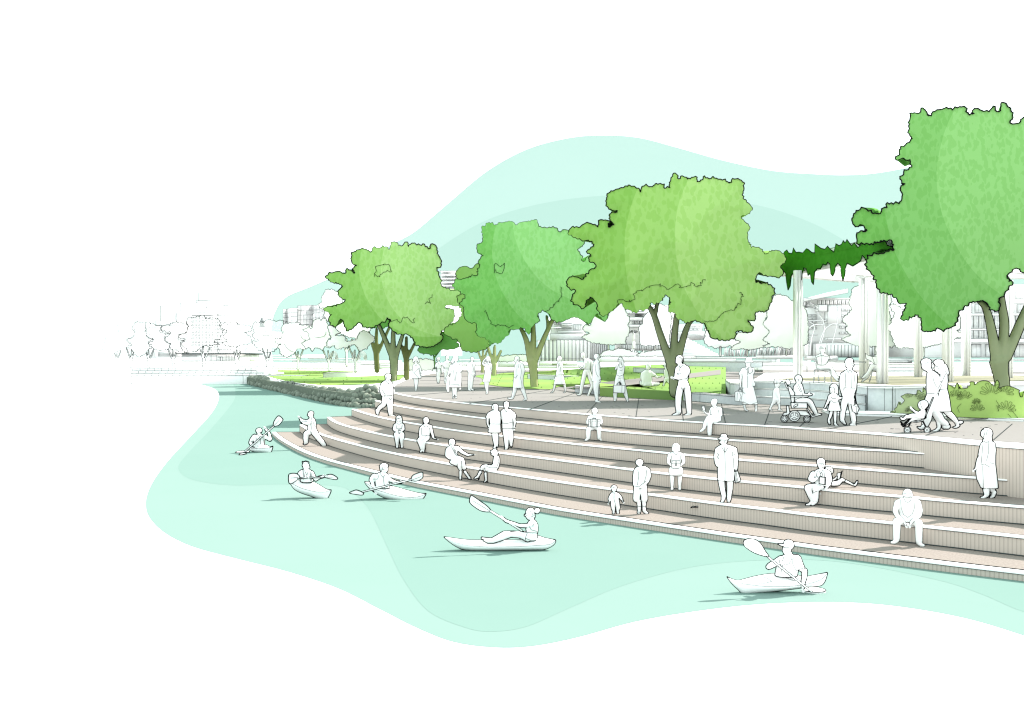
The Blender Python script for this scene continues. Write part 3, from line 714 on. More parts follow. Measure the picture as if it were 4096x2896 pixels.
pr('Z5', (1090,800), 0, "person in bucket hat, cape jacket and long skirt holding papers to the chest", [
 ('body', "E 1066,280,24,32 | 1066,305,12 1066,325,14 | 985,410,13 980,470,11 978,520,9 976,545,8* | 1118,370,11 1108,400,10,-18 1090,405,9,-22* | 1026,700,17 1022,740,13 1028,770,11 | 1142,700,17 1146,740,13 1148,775,11"),
 ('jacket', "R.6 1040,1094,318 1010,1116,340 1000,1118,420 998,1112,480 998,1110,545 | 1014,345,22 985,395,24 | 1108,345,20 1116,375,17 | 1086,420,20,-16 1110,470,17,-18 1126,518,14,-16"),
 ('skirt', "R.6 1006,1120,535 1004,1135,600 1002,1150,660 1000,1164,722"), ('hat', "R.85 1040,1098,222 1036,1102,240 1032,1106,256 1020,1112,270 | E 1068,232,34,20"), ('hair', "E 1060,270,30,28,8 | 1046,270,10,4 1044,312,8,4"),
 ('shoe', "1028,772,12 1040,788,9 1062,796,6 | 1148,778,12 1144,800,10,-6")],
 ["1056,330 1056,545 / 1030,320 1040,350 1056,330 / 1020,700 1080,730 1160,700"])
pr('Z5', (1360,788), 0, "child in a baseball cap, vest and shorts walking right", [
 ('body', "E 1376,516,28,28 | 1374,540,12 1374,552,13 | 1380,640,9 1384,655,8*  | 1336,700,15 1316,735,12 1302,765,9 | 1390,705,15 1398,740,12 1402,770,9"),
 ('shirt', "R.64 1350,1392,545 1334,1400,570 1330,1402,610 1328,1406,660 | 1364,570,16,-14 1370,610,14,-18 1380,645,11,-18"), ('shorts', "R.66 1326,1406,652 1324,1408,685 | 1344,685,22 1338,708,19 | 1388,685,22 1390,712,19"),
 ('cap', "E 1374,478,37,34 | 1395,476,8,-6 1432,474,4,-8"), ('shoe', "1302,766,9 1290,775,8 1320,788,6 | 1402,772,9 1388,782,8 1430,790,6")],
 ["1374,445 1372,505 / 1350,450 1345,500 / 1338,500 1412,490", "1392,515 1398,514"])
pb('Z5', (2010,950), 0, "girl with long hair, long-sleeved top and short skirt holding the hand of the adult", [
 ('body', "E 1974,562,26,33 | 1980,590,12 1985,608,13 | 1912,715,10 1900,745,9 1896,752,8* | 2062,648,10,0 2082,655,9,2 2090,650,8,4* | 1968,775,18 1952,850,15 1934,890,11 1935,915,10 | 2005,775,19 2002,850,16 2004,920,12"),
 ('shirt', "R.6 1958,2014,604 1945,2030,625 1950,2035,665 1950,2038,700 | 1950,630,18 1932,680,14 1914,720,12 | 2025,632,17 2045,660,14 2065,655,12"),
 ('skirt', "R.62 1950,2038,690 1938,2050,740 1926,2064,792"), ('hair', "E 1990,545,42,46,12 | 2005,560,30,14 2016,600,22,14 | 1960,580,10,2 1956,600,7,2"), ('shoe', "1934,900,13 1940,922,13 1944,934,10 | 2002,930,13 2012,950,14 2034,958,9")],
 ["1955,545 1974,535 1996,550 2000,575 / 1962,560 1968,560 / 1978,558 1984,557 / 1970,580 1980,579", "1955,640 1975,660 2010,660 / 1958,680 1990,705 2034,695 / 2016,600 2030,620 2022,645"])
pb('Z6', (260,950), 0, "person in shirt and trousers with a shoulder bag, hand in hand with a girl", [
 ('body', "E 278,290,40,54 | 280,330,24 276,360,26 | E 318,300,6,10 | 200,600,13,4 206,625,12,6 210,632,11,8* | 330,600,12,-8 326,625,11,-10*"),
 ('shirt', "R.56 240,310,350 200,336,385 206,345,440 212,340,500 216,336,550 | 205,400,26 190,470,23 190,540,19 202,600,15 | 335,395,22 338,470,19 332,560,16 328,605,13"),
 ('trousers', "R.6 216,334,545 212,336,600 | 245,600,36 222,700,34 202,800,29 196,880,24 | 290,600,38 292,700,34 308,800,30 322,905,25"),
 ('hair', "E 274,266,45,46,8 | 246,280,16,8 242,310,12,8"), ('shoe', "196,890,24 215,922,15 232,936,10 | 320,915,24 325,945,14 345,958,9 + 290,942,14 318,955,12")],
 ["248,350 262,380 280,350 / 280,350 300,375 312,345 / 292,370 296,545 / 216,545 335,548 / 236,385 230,450 236,540 / 326,400 334,480", "285,268 322,265 / 292,285 322,280 / 292,308 312,305", "248,820 262,890"])
pb('Z6', (1120,1012), 0, "short-haired person leaning over the pushchair, shoulder to shoulder with a wavy-haired companion", [
 ('body', "E 1108,298,48,64 | 1130,335,26 1145,365,30"),
 ('shirt', "R.55 1128,1180,358,10 1116,1225,390,10 1112,1240,450,10 1112,1246,530,10 1114,1242,600,10 | 1220,420,30,10 1228,500,28,10 1210,570,24,0"),
 ('trousers', "R.55 1114,1230,590,10 1114,1232,660,10 | 1150,650,46,10 1130,760,50,10 1110,880,48,10 1092,960,28,10 | 1190,700,50,14 1220,820,48,16 1262,900,44,18 1320,940,34,20"),
 ('hair', "E 1106,268,55,42,4"), ('shoe', "1080,965,26 1050,985,15 1015,970,8 | 1300,965,26,20 1340,972,20,20 1350,950,16,20")],
 ["1058,285 1090,288 1120,272 1156,275 / 1116,606 1195,606 / 1176,420 1190,480 1218,535"], key='pushing')
pb('Z6', (1240,1010), 0, "person in top and knee-length skirt with wavy hair pushing the pushchair", [
 ('body', "E 1232,335,36,42,-14 | 1245,365,18,-14 1262,385,20,-14 | 1270,470,18,-30 1240,545,16,-36 1205,610,14,-36 1185,635,13,-34* | 1220,790,26,-10 1235,880,23,-10 1245,970,18,-10 | 1320,790,32,-10 1400,870,26,-8 1440,920,20,-8 1445,950,17,-8"),
 ('shirt', "R.55 1246,1300,368,-14 1262,1334,400,-14 1262,1338,470,-14 1250,1332,520,-14 1242,1330,562,-14 | 1296,385,26,-24 1272,440,24,-28 1262,478,21,-30"),
 ('skirt', "R.6 1242,1330,556,-12 1222,1345,620,-12 1200,1358,700,-12 1184,1368,800,-12"), ('hair', "E 1250,285,48,48,-8 | 1200,270,18,-8 1230,260,26,-8 | 1290,310,34,0 1315,350,28,0 1330,390,22,0 | 1262,340,24,-12 1290,370,20,-8"),
 ('shoe', "1245,975,18,-10 1220,1005,15,-10 1160,1022,8,-10 | 1450,950,19,-8 1430,970,11,-8 1402,974,7,-8 | 1470,920,20,-8 1495,915,12,-8")],
 ["1245,562 1330,556 / 1246,470 1284,482 / 1316,392 1280,470 1230,560 / 1243,565 1240,620 1200,720 1188,800 / 1205,320 1225,310 1240,335"])
# ---------------------------------------------------------------- people on the steps
def ps(*a, **k): k.setdefault('group', SG); return person(*a, **k)
ps('Z3', (390,712), LZ[3], "heavy-set person in shirt and loose trousers strolling beside the boulders, hand in pocket", [
 ('body', "E 412,295,31,38 | 405,325,18 398,345,22 | E 441,305,5,8"),
 ('shirt', "R.66 382,430,325 345,455,355 326,465,400 324,468,440 335,468,480 345,465,498 | 355,375,24 336,430,20 360,470,17,-10 380,496,14,-12"),
 ('trousers', "R.66 348,466,485 350,466,520 | 378,525,30 368,590,26 320,625,22 300,660,20 296,680,17 | 430,525,36 432,600,30 435,660,26 440,695,22"),
 ('hair', "E 412,280,34,26,3 | 395,300,10,6 396,320,8,6"), ('shoe', "290,650,17 300,690,14 | 432,698,18 455,712,14 482,714,9")],
 ["385,332 410,350 420,330 / 410,350 418,368 432,345 / 345,430 380,480 375,500 / 420,520 440,540 455,520 / 390,290 396,310 / 345,500 466,492"])
ps('Z2', (1245,1035), LZ[0], "person in tai chi stance at the left tip of the lowest step, palms pushed out", [
 ('body', "E 1196,698,28,34 | 1200,722,16 1208,745,20 | E 1168,705,5,7 | 1130,765,13 1105,760,10 1090,745,9* | 1135,790,13 1105,785,11 1092,760,9*"),
 ('jacket', "R.6 1180,1235,738 1168,1246,765 1164,1252,800 1166,1254,835 1168,1258,862 | 1210,775,26,-14 1170,795,20,-22 1130,790,15,-24 1110,782,11,-24 | 1195,760,20,14 1150,775,15,14 1128,765,12,14"),
 ('trousers', "R.64 1168,1258,850 1170,1262,885 | 1190,885,32 1150,905,30,-14 1146,960,27,-12 1148,1000,22,-10 | 1232,885,34 1280,950,28 1325,1005,25 1345,1030,22"),
 ('hair', "E 1200,684,29,22,3 | 1214,700,12,4 1214,715,9,4"), ('shoe', "1150,1000,20,-10 1140,1014,11,-10 1124,1016,8,-10 | 1348,1025,20 1340,1044,9 1320,1046,8")],
 ["1210,730 1200,800 1205,860 / 1225,780 1250,830 / 1185,690 1190,694 / 1176,718 1184,718 / 1190,880 1210,905 1200,930"])
ps('Z3', (535,1043), 0, "person with fringe and long hair seated on the steps cradling a small cup", [
 ('body', "E 530,733,27,35,25 | 530,760,12,28 530,778,15,30 | 478,840,11,20 500,858,10,5 518,862,8,0* | 578,840,11,20 560,860,10,5 545,866,8,0*"),
 ('shirt', "R.58 500,562,768,30 482,576,790,32 486,570,830,34 492,566,870,34 490,570,895,34 | 485,795,14,28 474,840,13,20 495,860,10,8 | 574,795,14,28 580,840,13,20 560,860,10,8"),
 ('trousers', "502,890,26,28 505,905,28,-15 510,960,22,-20 512,1020,14,-16 | 560,890,26,28 562,905,28,-15 562,960,22,-20 564,1020,14,-16"),
 ('hair', "E 530,722,33,33,32 | 505,735,10,32 504,770,8,32 | 556,735,10,32 556,770,8,32"), ('shoe', "512,1018,14,-16 510,1034,13,-24 | 564,1018,14,-16 562,1034,13,-24")],
 ["505,775 530,785 556,775 / 498,790 505,830 / 565,790 560,835 / 505,828 528,838 555,828", "503,715 525,725 555,712 / 515,725 530,715"], sit=2)
ps('Z3', (775,1115), 0, "person in open jacket and cropped trousers seated on the steps leaning on one arm", [
 ('body', "E 822,775,27,36,28 | 822,800,12,30 820,815,15,32 | 905,960,8,30 930,968,6,30* | 775,1080,13,-8 775,1100,12,-10 | 795,1080,12,-6 792,1100,11,-8"),
 ('jacket', "R.56 792,850,810,32 770,872,830,34 768,866,880,36 768,862,930,36 770,862,955,36 | 770,850,17,28 762,900,16,24 758,950,13,16 | 868,830,17,34 884,890,15,34 902,955,12,32"),
 ('trousers', "800,950,30,30 750,985,26,-10 765,1030,20,-12 775,1080,15,-10 | 840,950,28,30 800,985,26,-10 800,1030,20,-8 795,1085,15,-8"),
 ('hair', "E 822,765,31,33,34 | 800,780,9,32 797,800,6,32 | 845,780,9,32 848,800,6,32"), ('shoe', "775,1095,13,-10 765,1110,11,-20 | 795,1095,13,-8 796,1108,10,-16")],
 ["795,815 805,840 840,838 850,812 / 775,928 862,930 / 780,985 830,935 / 775,850 770,920 / 860,850 880,940"], sit=2)
ps('Z3', (1600,1078), LZ[2], "person with long hair in loose top and short skirt, left of the strolling couple", [
 ('body', "E 1560,620,24,34 | 1570,650,13 1572,668,16 | 1490,740,13 1488,790,11 1496,815,9* | 1555,890,22 1560,960,17 1572,1030,13 1570,1050,12 | 1585,890,22 1590,960,17 1592,1020,13"),
 ('shirt', "R.56 1535,1605,655 1508,1625,675 1510,1630,730 1516,1628,802 | 1512,690,22 1490,728,20"),
 ('skirt', "R.62 1516,1626,795 1506,1628,840 1496,1632,892"), ('hair', "E 1570,615,34,34,2 | 1580,640,22,-8 1576,700,18,-14 | 1590,630,14,0 1590,690,12,-6"),
 ('shoe', "1568,1045,13 1560,1060,12 1580,1074,10 | 1592,1015,13 1592,1045,9")], ["1548,640 1552,648 / 1510,800 1630,802 / 1548,600 1556,630 1550,655"])
ps('Z3', (1700,1075), LZ[2], "person in v-neck t-shirt and long trousers, right of the strolling couple", [
 ('body', "E 1692,598,28,38 | 1692,630,17 1692,650,20 | 1775,730,15 1782,790,13 1778,820,11* | 1625,745,15 1615,800,13 1615,825,11*"),
 ('shirt', "R.54 1655,1730,640 1630,1765,665 1640,1760,720 1645,1760,780 1645,1762,850 | 1640,690,24 1624,735,21 | 1760,690,26 1778,722,22"),
 ('trousers', "R.6 1650,1760,840 1650,1760,870 | 1682,880,32 1690,960,26 1694,1030,21 1696,1060,18 | 1735,880,30,6 1745,950,25,8 1742,1010,18,12"),
 ('hair', "E 1692,588,31,33,5"), ('shoe', "1696,1055,18 1692,1072,13 1680,1074,10 | 1742,1000,17,12 1744,1035,14,10")],
 ["1672,640 1690,670 1715,640 / 1650,790 1700,795 1755,780 / 1645,848 1760,850 / 1668,585 1690,575 1714,582"])
ps('R2', (430,650), 0, "person in blazer and long skirt seated cross-legged on the steps, arm stretched sideways", [
 ('body', "E 298,252,28,36,25 | 294,280,14,28 292,300,18,30 | E 324,258,5,7,20 | 460,385,11,15 490,385,9,12 515,383,6,12* | 300,425,11,0 312,445,9,-14 318,455,8,-18* | 385,560,15,-22 383,620,12,-22 382,635,11,-22 | 430,565,14,-22 470,620,12,-22 480,635,10,-22"),
 ('jacket', "R.58 258,345,290,30 232,358,315,32 236,350,360,34 250,352,400,32 270,345,430,28 | 245,330,22,28 235,390,18,20 260,420,14,10 295,428,11,2 | 352,310,22,28 400,355,17,20 465,388,13,15"),
 ('skirt', "310,425,40,20 370,440,36,-18 375,500,30,-24 385,540,18,-24 | 330,420,36,16 395,440,30,-26 410,500,28,-24 425,530,20,-22 | 290,460,24,18 340,480,24,-8"),
 ('hair', "E 292,245,36,36,32 | 272,260,14,32 274,290,8,32"), ('shoe', "383,625,12,-22 382,645,12,-26 | 470,620,12,-22 485,640,12,-26")],
 ["285,295 320,365 345,400 / 310,300 318,350 350,380 / 320,330 332,340 325,360 / 350,480 355,530 / 395,450 400,540 / 310,250 316,250 / 300,252 300,258 / 276,262 284,272 278,280"], sit=1, group=SG)
ps('R2', (610,650), 0, "person with short wavy hair in jacket and skirt seated sideways, reading in the lap", [
 ('body', "E 742,330,26,34,15 | 758,352,13,16 768,368,15,18 | E 718,345,4,7,14 | 700,478,9,0 685,470,8,-6* | 600,535,15,-14 570,590,12,-18 555,600,10,-18 | 655,550,15,-6 660,600,12,-8 662,630,11,-8"),
 ('jacket', "R.62 745,798,362,20 742,806,390,22 735,808,430,22 735,800,470,20 740,792,500,18 | 770,390,20,6 768,440,17,4 725,475,13,0 705,480,10,-2"),
 ('skirt', "752,500,32,16 690,485,27,4 630,480,22,-10 612,505,18,-12 | 755,505,30,16 690,500,26,0 650,515,20,-4"), ('hair', "E 752,322,36,32,18 | 775,335,16,18 780,352,9,18 | 722,318,16,14"),
 ('shoe', "572,585,11,-18 545,602,10,-18 535,606,6,-18 + 585,600,5,-18 580,615,4,-18 | 662,625,11,-8 650,640,9,-8 640,648,6,-8 + 680,632,6,-8 680,645,4,-8")],
 ["755,305 785,318 / 735,310 770,300 / 660,470 700,490 780,490 / 640,490 660,540 / 790,380 800,420 785,470", "718,336 724,336"], sit=1)
ps('Z4', (1012,1118), 0, "person with headphones seated on the steps holding an upright briefcase on the lap", [
 ('body', "E 1026,798,28,35,22 | 1026,825,14,25 1026,840,17,28 | 950,905,14,18 948,925,11,0 955,925,9,-12* | 1095,905,14,18 1094,925,11,0 1086,925,9,-12*"),
 ('shirt', "R.56 985,1068,832,28 966,1084,850,30 972,1078,890,32 978,1074,940,32 978,1074,975,32 | 968,862,18,26 950,905,16,20 946,930,13,8 | 1082,862,18,26 1096,905,16,20 1096,930,13,8"),
 ('trousers', "1000,975,32,26 960,985,26,-20 956,1040,25,-26 955,1090,22,-24 | 1050,975,32,26 1074,985,26,-20 1076,1040,25,-26 1076,1090,22,-24"),
 ('hair', "E 1026,786,31,28,26"), ('headphones', "998,805,7,14 998,780,4,22 1008,764,4,24 1026,757,4,24 1044,764,4,24 1054,780,4,22 1054,805,7,14"),
 ('shoe', "955,1085,20,-24 940,1108,12,-34 918,1112,8,-36 | 1078,1085,20,-24 1092,1108,12,-34 1106,1112,8,-36")],
 ["1005,785 1030,778 1052,784 / 1000,835 1026,848 1052,835"], sit=4, thin=True, gap=.18)
ps('Z5', (620,1055), 0, "bearded person seated with legs crossed on the top step edge looking at a tablet", [
 ('body', "E 692,705,32,42,10 | 700,740,16,12 706,755,20,14 | E 662,712,5,8,8 | 640,830,10,-12 612,825,9,-20 595,808,8,-24*"),
 ('shirt', "R.6 670,750,748,14 650,775,770,16 652,776,820,18 660,768,870,18 662,764,905,16 | 762,775,20,10 765,840,17,0 720,862,13,-16 690,855,11,-20 | 660,790,18,4 645,830,12,-8"),
 ('trousers', "720,890,36,14 640,862,28,-18 605,920,24,-22 585,970,18,-22 | 700,895,34,12 645,910,30,-14 645,980,27,-16 645,1030,25,-16"),
 ('hair', "E 698,690,34,30,14 | 714,705,14,14 716,725,9,14"), ('beard', "672,728,9,4 690,742,9,3 710,730,8,6"), ('shoe', "590,975,17,-22 560,1010,13,-24 540,1018,9,-24 | 645,1032,24,-16 645,1052,20,-22")],
 ["670,750 700,765 735,752 / 655,780 652,835 / 740,780 748,835", "668,700 674,702"], sit=5, thin=True, gap=.15)
ps('R3', (957,717), 0, "person with bobbed hair seated on the steps with a small handbag on the lap", [
 ('body', "E 957,268,33,42,30 | 957,300,16,32 957,318,18,34 | 878,420,15,22 905,448,12,6 935,452,10,-4* | 1038,420,15,22 1010,448,12,6 980,452,10,-4* | 918,560,24,-20 916,620,20,-24 915,690,13,-22 | 998,560,24,-20 998,620,20,-24 997,690,13,-22"),
 ('shirt', "R.58 905,1010,308,34 890,1024,325,36 902,1012,380,38 905,1010,440,38 898,1016,475,36 | 890,335,20,32 876,390,18,26 878,425,16,20 | 1026,335,20,32 1040,390,18,26 1038,425,16,20"),
 ('skirt', "R.8 898,1016,465,34,.7 884,1030,490,20,.9 882,1032,520,4,1 895,1020,558,-10,.8"), ('hair', "E 957,258,43,52,38 | 924,270,11,34 926,295,8,34 | 992,270,11,34 990,295,8,34"),
 ('shoe', "915,688,14,-22 914,708,15,-30 | 997,688,14,-22 998,708,15,-30")],
 ["920,248 950,232 998,265 / 928,306 957,338 988,306 / 900,320 915,390 / 1016,320 1000,390", "898,560 1018,552"], sit=2, thin=True, gap=.25)
ps('R3', (1490,835), LZ[1], "person in trilby hat and long overcoat standing on the steps", [
 ('body', "E 1470,180,36,40 | 1480,210,22 1488,232,26 | E 1430,188,7,9 | 1605,480,13 1608,495,11*"),
 ('coat', "R.58 1445,1525,215 1405,1590,240 1400,1600,290 1405,1592,360 1410,1585,450 1412,1585,540 1412,1586,600 | 1412,265,30 1395,340,26 1395,400,20,-10 1408,440,16,-14 | 1585,265,32 1600,340,28 1605,420,24 1605,475,17"),
 ('trousers', "1450,600,36 1462,690,30 1475,770,22 1468,800,20 | 1540,600,36 1540,690,30 1532,770,24 1530,805,22"),
 ('hat', "R.75 1450,1500,100 1442,1506,118 1436,1510,140 | R.8 1436,1510,138 1414,1528,148 1420,1522,156"), ('hair', "E 1482,172,34,28,6 | 1500,185,10,8"),
 ('shoe', "1468,800,19 1462,825,14 1448,832,11 | 1530,805,20 1528,828,16")],
 ["1440,125 1508,132 / 1450,235 1486,298 1530,230 / 1480,235 1486,298 1490,420 1488,600 / 1495,235 1505,245 / 1400,300 1420,320 1405,345 1425,370 / 1570,290 1565,330 1595,320 / 1580,360 1575,470 / 1485,600 1480,640 1500,780 / 1498,615 1505,780", "1432,172 1444,176 / 1434,205 1446,208 / 1474,165 1484,160 1490,172 1480,188 1472,182"])
ps('R3', (590,960), LZ[0], "boy in sweater, long shorts and boots on the lowest step with his back turned", [
 ('body', "E 562,412,36,36 | 575,440,18 580,458,22 | 512,670,12 515,695,10* | 640,625,12 625,640,10,-8* | 555,820,24 560,880,19 562,930,15 | 612,820,24 612,880,19 612,930,16"),
 ('shirt', "R.58 540,630,450 512,668,475 508,662,540 508,650,600 502,640,640 515,610,668 | 525,500,26 512,570,22 510,650,17 | 655,490,25 664,560,22 650,610,16,-8 630,635,13,-12"),
 ('shorts', "R.6 506,640,630 502,642,680 | 535,690,34 532,760,36 530,805,36 | 605,690,36 612,760,36 614,810,35"), ('hair', "E 562,405,42,36,-2 | 545,425,10,-14 556,445,7,-14 | 580,425,12,-14 590,440,7,-14"),
 ('shoe', "560,890,20 560,930,17 555,950,18 | 612,895,20 615,930,19 632,950,16 655,954,9")],
 ["545,490 555,545 540,650 / 640,490 635,550 610,630 / 515,668 560,665 630,610 / 575,770 575,830 / 548,880 575,880 / 600,880 630,880 / 535,940 578,945"])
ps('R3', (308,960), LZ[0], "toddler in zipped snowsuit with arms held out on the lowest step", [
 ('body', "E 287,690,28,33 | 287,718,12 287,730,14 | 240,815,9 236,825,8* | 372,808,9 376,815,8*"),
 ('overall', "R.7 262,315,728 250,330,745 252,335,790 252,345,840 254,348,870 | 262,755,18 240,795,15 238,815,11 | 325,750,18 355,780,15 372,808,11 | 275,860,24 280,905,20 285,930,14 | 325,865,24 330,905,20 325,930,14"),
 ('hood', "E 287,682,32,32,5"), ('shoe', "285,930,14 283,955,13 | 326,930,14 330,955,14")],
 ["268,680 285,674 308,680 / 270,728 287,738 305,728 / 288,740 286,800 300,850 304,930"])
ps('R4', (1465,470), 0, "father in jacket and tie seated on the steps holding a book open", [
 ('body', "E 1582,30,38,52,30 | 1585,70,22,34 1588,95,26,36 | 1530,180,14,0 1560,185,13,-12 1585,190,11,-18* | 1620,310,13,20 1605,322,11,20*"),
 ('jacket', "R.56 1545,1640,85,36 1508,1680,110,38 1505,1690,160,40 1515,1690,220,40 1515,1680,260,36 | 1495,130,28,32 1465,190,26,20 1490,210,20,8 1535,185,16,-2 | 1665,140,24,36 1680,200,22,34 1640,280,17,26 1620,305,14,22"),
 ('trousers', "1530,270,36,24 1435,285,36,-28 1460,360,28,-30 1490,430,20,-28 | 1580,270,36,26 1520,300,34,-26 1525,380,28,-28 1522,430,24,-26"),
 ('hair', "E 1580,5,44,44,38 | 1548,25,11,34 1552,50,7,32"), ('shoe', "1485,435,18,-28 1450,465,13,-40 1420,468,9,-44 | 1522,435,20,-26 1495,460,16,-36 1480,466,12,-40")],
 ["1555,95 1575,130 1600,95 / 1570,135 1585,118 1598,135 1590,160 1575,160 1570,135 / 1540,100 1530,150 1570,210 / 1610,95 1618,170 / 1560,25 1570,20 1605,18 1612,30 / 1580,35 1592,33 / 1602,34 1612,34 / 1590,65 1605,62 / 1480,320 1485,260 / 1500,335 1540,320"], sit=2, gap=.2, key='father')
fa = PEOPLE['father'][0]
ps('R4', (1700,322), LZ[2], "small child leaning against the father on the step, legs out, reading a booklet", [
 ('body', "E 1680,148,30,36 | 1668,180,14,2 1670,195,16,4 | E 1708,158,5,6,-6 | 1700,250,11,-14 1735,235,9,-20 1750,215,8,-22* | 1850,262,14,-10 1900,285,11,-10 1925,300,10,-10"),
 ('shirt', "R.66 1645,1690,188,4 1635,1700,215,6 1640,1715,260,6 1645,1740,300,4 | 1655,215,18,-10 1680,245,14,-12 1700,250,12,-14"),
 ('shorts', "1700,290,28,0 1760,285,26,-6 1800,245,20,-10 1825,250,16,-10"), ('hair', "E 1664,140,42,40,4"), ('shoe', "1930,300,10,-10 1950,305,11,-10 1965,275,9,-10 1972,258,7,-10")],
 ["1690,152 1698,150 / 1702,150 1708,149 / 1692,178 1704,174 / 1650,205 1690,245 / 1680,125 1684,140 / 1690,122 1694,136 / 1635,150 1645,165"], d=fa.d + .36)
ps('R5', (1100,1215), 0, "broad person in a low cap seated on the lowest riser, forearms on knees, hands hanging", [
 ('body', "E 1098,770,36,46,10 | 1098,800,24,16 1098,815,28,22 | 990,930,18,4 1045,980,14,-22 1065,1000,12,-26 1072,1015,10,-26* | 1210,940,18,4 1150,985,14,-22 1132,1005,12,-26 1128,1015,10,-26*"),
 ('shirt', "R.56 1030,1168,790,26 1005,1195,815,28 1015,1180,870,32 1028,1172,930,34 1030,1172,1000,36 | 1008,825,28,26 985,900,24,18 1000,945,20,4 1040,978,16,-16 | 1190,825,28,26 1212,900,24,18 1200,950,20,4 1155,982,16,-16"),
 ('trousers', "1050,1000,36,30 1000,995,34,-24 998,1080,31,-30 996,1160,28,-28 | 1145,1005,36,30 1200,1010,34,-24 1200,1100,31,-30 1202,1185,28,-28"),
 ('cap', "E 1098,748,41,48,12 | R.9 1055,1142,748,4 1058,1140,772,-12"), ('shoe', "996,1165,26,-30 980,1188,18,-42 952,1192,12,-44 | 1202,1190,26,-30 1215,1212,18,-42 1245,1218,12,-44")],
 ["1058,745 1098,738 1140,746 / 1062,770 1098,778 1138,768 / 1032,790 1040,880 1060,935 1100,962 1140,935 1162,870 1168,790 / 1068,795 1080,818 1100,825 1120,815 1130,798"], sit=1, thin=True, gap=.25)
ps('R5', (1820,780), LZ[2], "person in headscarf, long open cardigan and wide trousers standing in profile on the steps", [
 ('body', "E 1806,195,34,42 | 1815,235,20 1825,260,22 | E 1772,205,6,9 | 1868,470,16,-10 1866,510,13,-12 1862,535,11,-12* | 1775,380,14 1745,430,13 1735,470,12 1728,510,11 1722,515,9*"),
 ('cardigan', "R.6 1790,1868,262 1770,1895,290 1758,1900,340 1748,1895,400 1735,1894,470 1728,1902,540 1738,1910,610 1775,1920,690 | 1870,290,28,-12 1872,380,24,-16 1866,470,19,-14"),
 ('trousers', "R.6 1752,1850,480,-8 1755,1858,540,-8 1762,1862,580,-8 | 1800,590,38,-4 1815,680,30,-4 1822,750,22,-4 | 1850,600,36,6 1865,690,28,8 1878,720,20,8"),
 ('headscarf', "E 1822,190,48,50,6 | 1830,220,34,8 1830,262,36,6 | 1812,262,28,-10"), ('shoe', "1820,755,20,-4 1800,774,12,-4 1768,778,7,-4 | 1888,725,22,8 1880,765,14,8 1855,778,9,8")],
 ["1795,150 1800,200 1790,225 / 1830,150 1815,210 / 1792,262 1815,275 1845,262 / 1785,300 1778,380 1770,470 / 1835,270 1840,360 1820,440 / 1850,460 1884,465 / 1768,480 1800,470 1850,500 / 1785,485 1790,700", "1776,190 1786,190 / 1776,222 1784,222"])
# ---------------------------------------------------------------- kayaks and paddlers
def kayak(reg, st, dkeel, label, deck=(), bold=True):
    """stations bow->stern: x, y of keel, y of near gunwale, y of deck/far gunwale, half beam (units).  Loft of seven-point ribs."""
    f = Fig(reg, dkeel); rings = []
    for x, yk, ys, yt, b in st:
        rings.append(np.array([f.P(x, yk, 0), f.P(x, yk - (yk - ys) * .35, -b * .8), f.P(x, ys, -b), f.P(x, ys * .55 + yt * .45, -b * .45), f.P(x, yt, b * .35), f.P(x, yt * .8 + ys * .2, b), f.P(x, yk - (yk - ys) * .35, b * .8)]))
    R = []
    A = np.array(rings); n = len(A)
    for j in range(7): pass
    fine = np.array(cat_rom(A.reshape(n, 21), 6)).reshape(-1, 7, 3)
    # round each rib
    rr_ = []
    for r in fine:
        rr_.append(np.array(cat_rom(list(r), 3, True)))
    sh = Shape(); sh.loft(rr_)
    V, Q = sh.fuse(3.2 * f.mpp, 1)
    tree, own = bvh_of([(V, Q)])
    mb = MB(); mb.add(V, Q, 0); P, Qe, N = contour(V, Q); keep, outer = split_contour(P, Qe, N, tree)
    prisms_into(mb, P[keep], Qe[keep], N[keep], np.where(outer, 2.4, .85)[keep] * P[keep][:, 1] / F, 1)
    mb.line([r[2] + np.array([0, -.006, .006]) for r in fine[2:-2]], .75 * dkeel / F, 1)
    for run in deck:
        pts = cat_rom(run, 5); last = None; camv = Vector(CAM)
        for x, y in pts:
            d = Vector(f.P(x, y)) - camv; d.normalize(); h = tree.ray_cast(camv, d)
            if h[0] is None: last = None; continue
            p = np.array(h[0]) - np.array(d) * .002
            if last is not None: mb.line([last, p], .75 * dkeel / F, 1)
            last = p
    c = f.P(st[len(st)//2][0], st[len(st)//2][1])
    root = thing("kayak", c, label, "kayak", "kayaks on the water")
    mb.build("hull", [PLASTIC, INK], root, True)
    return f, root
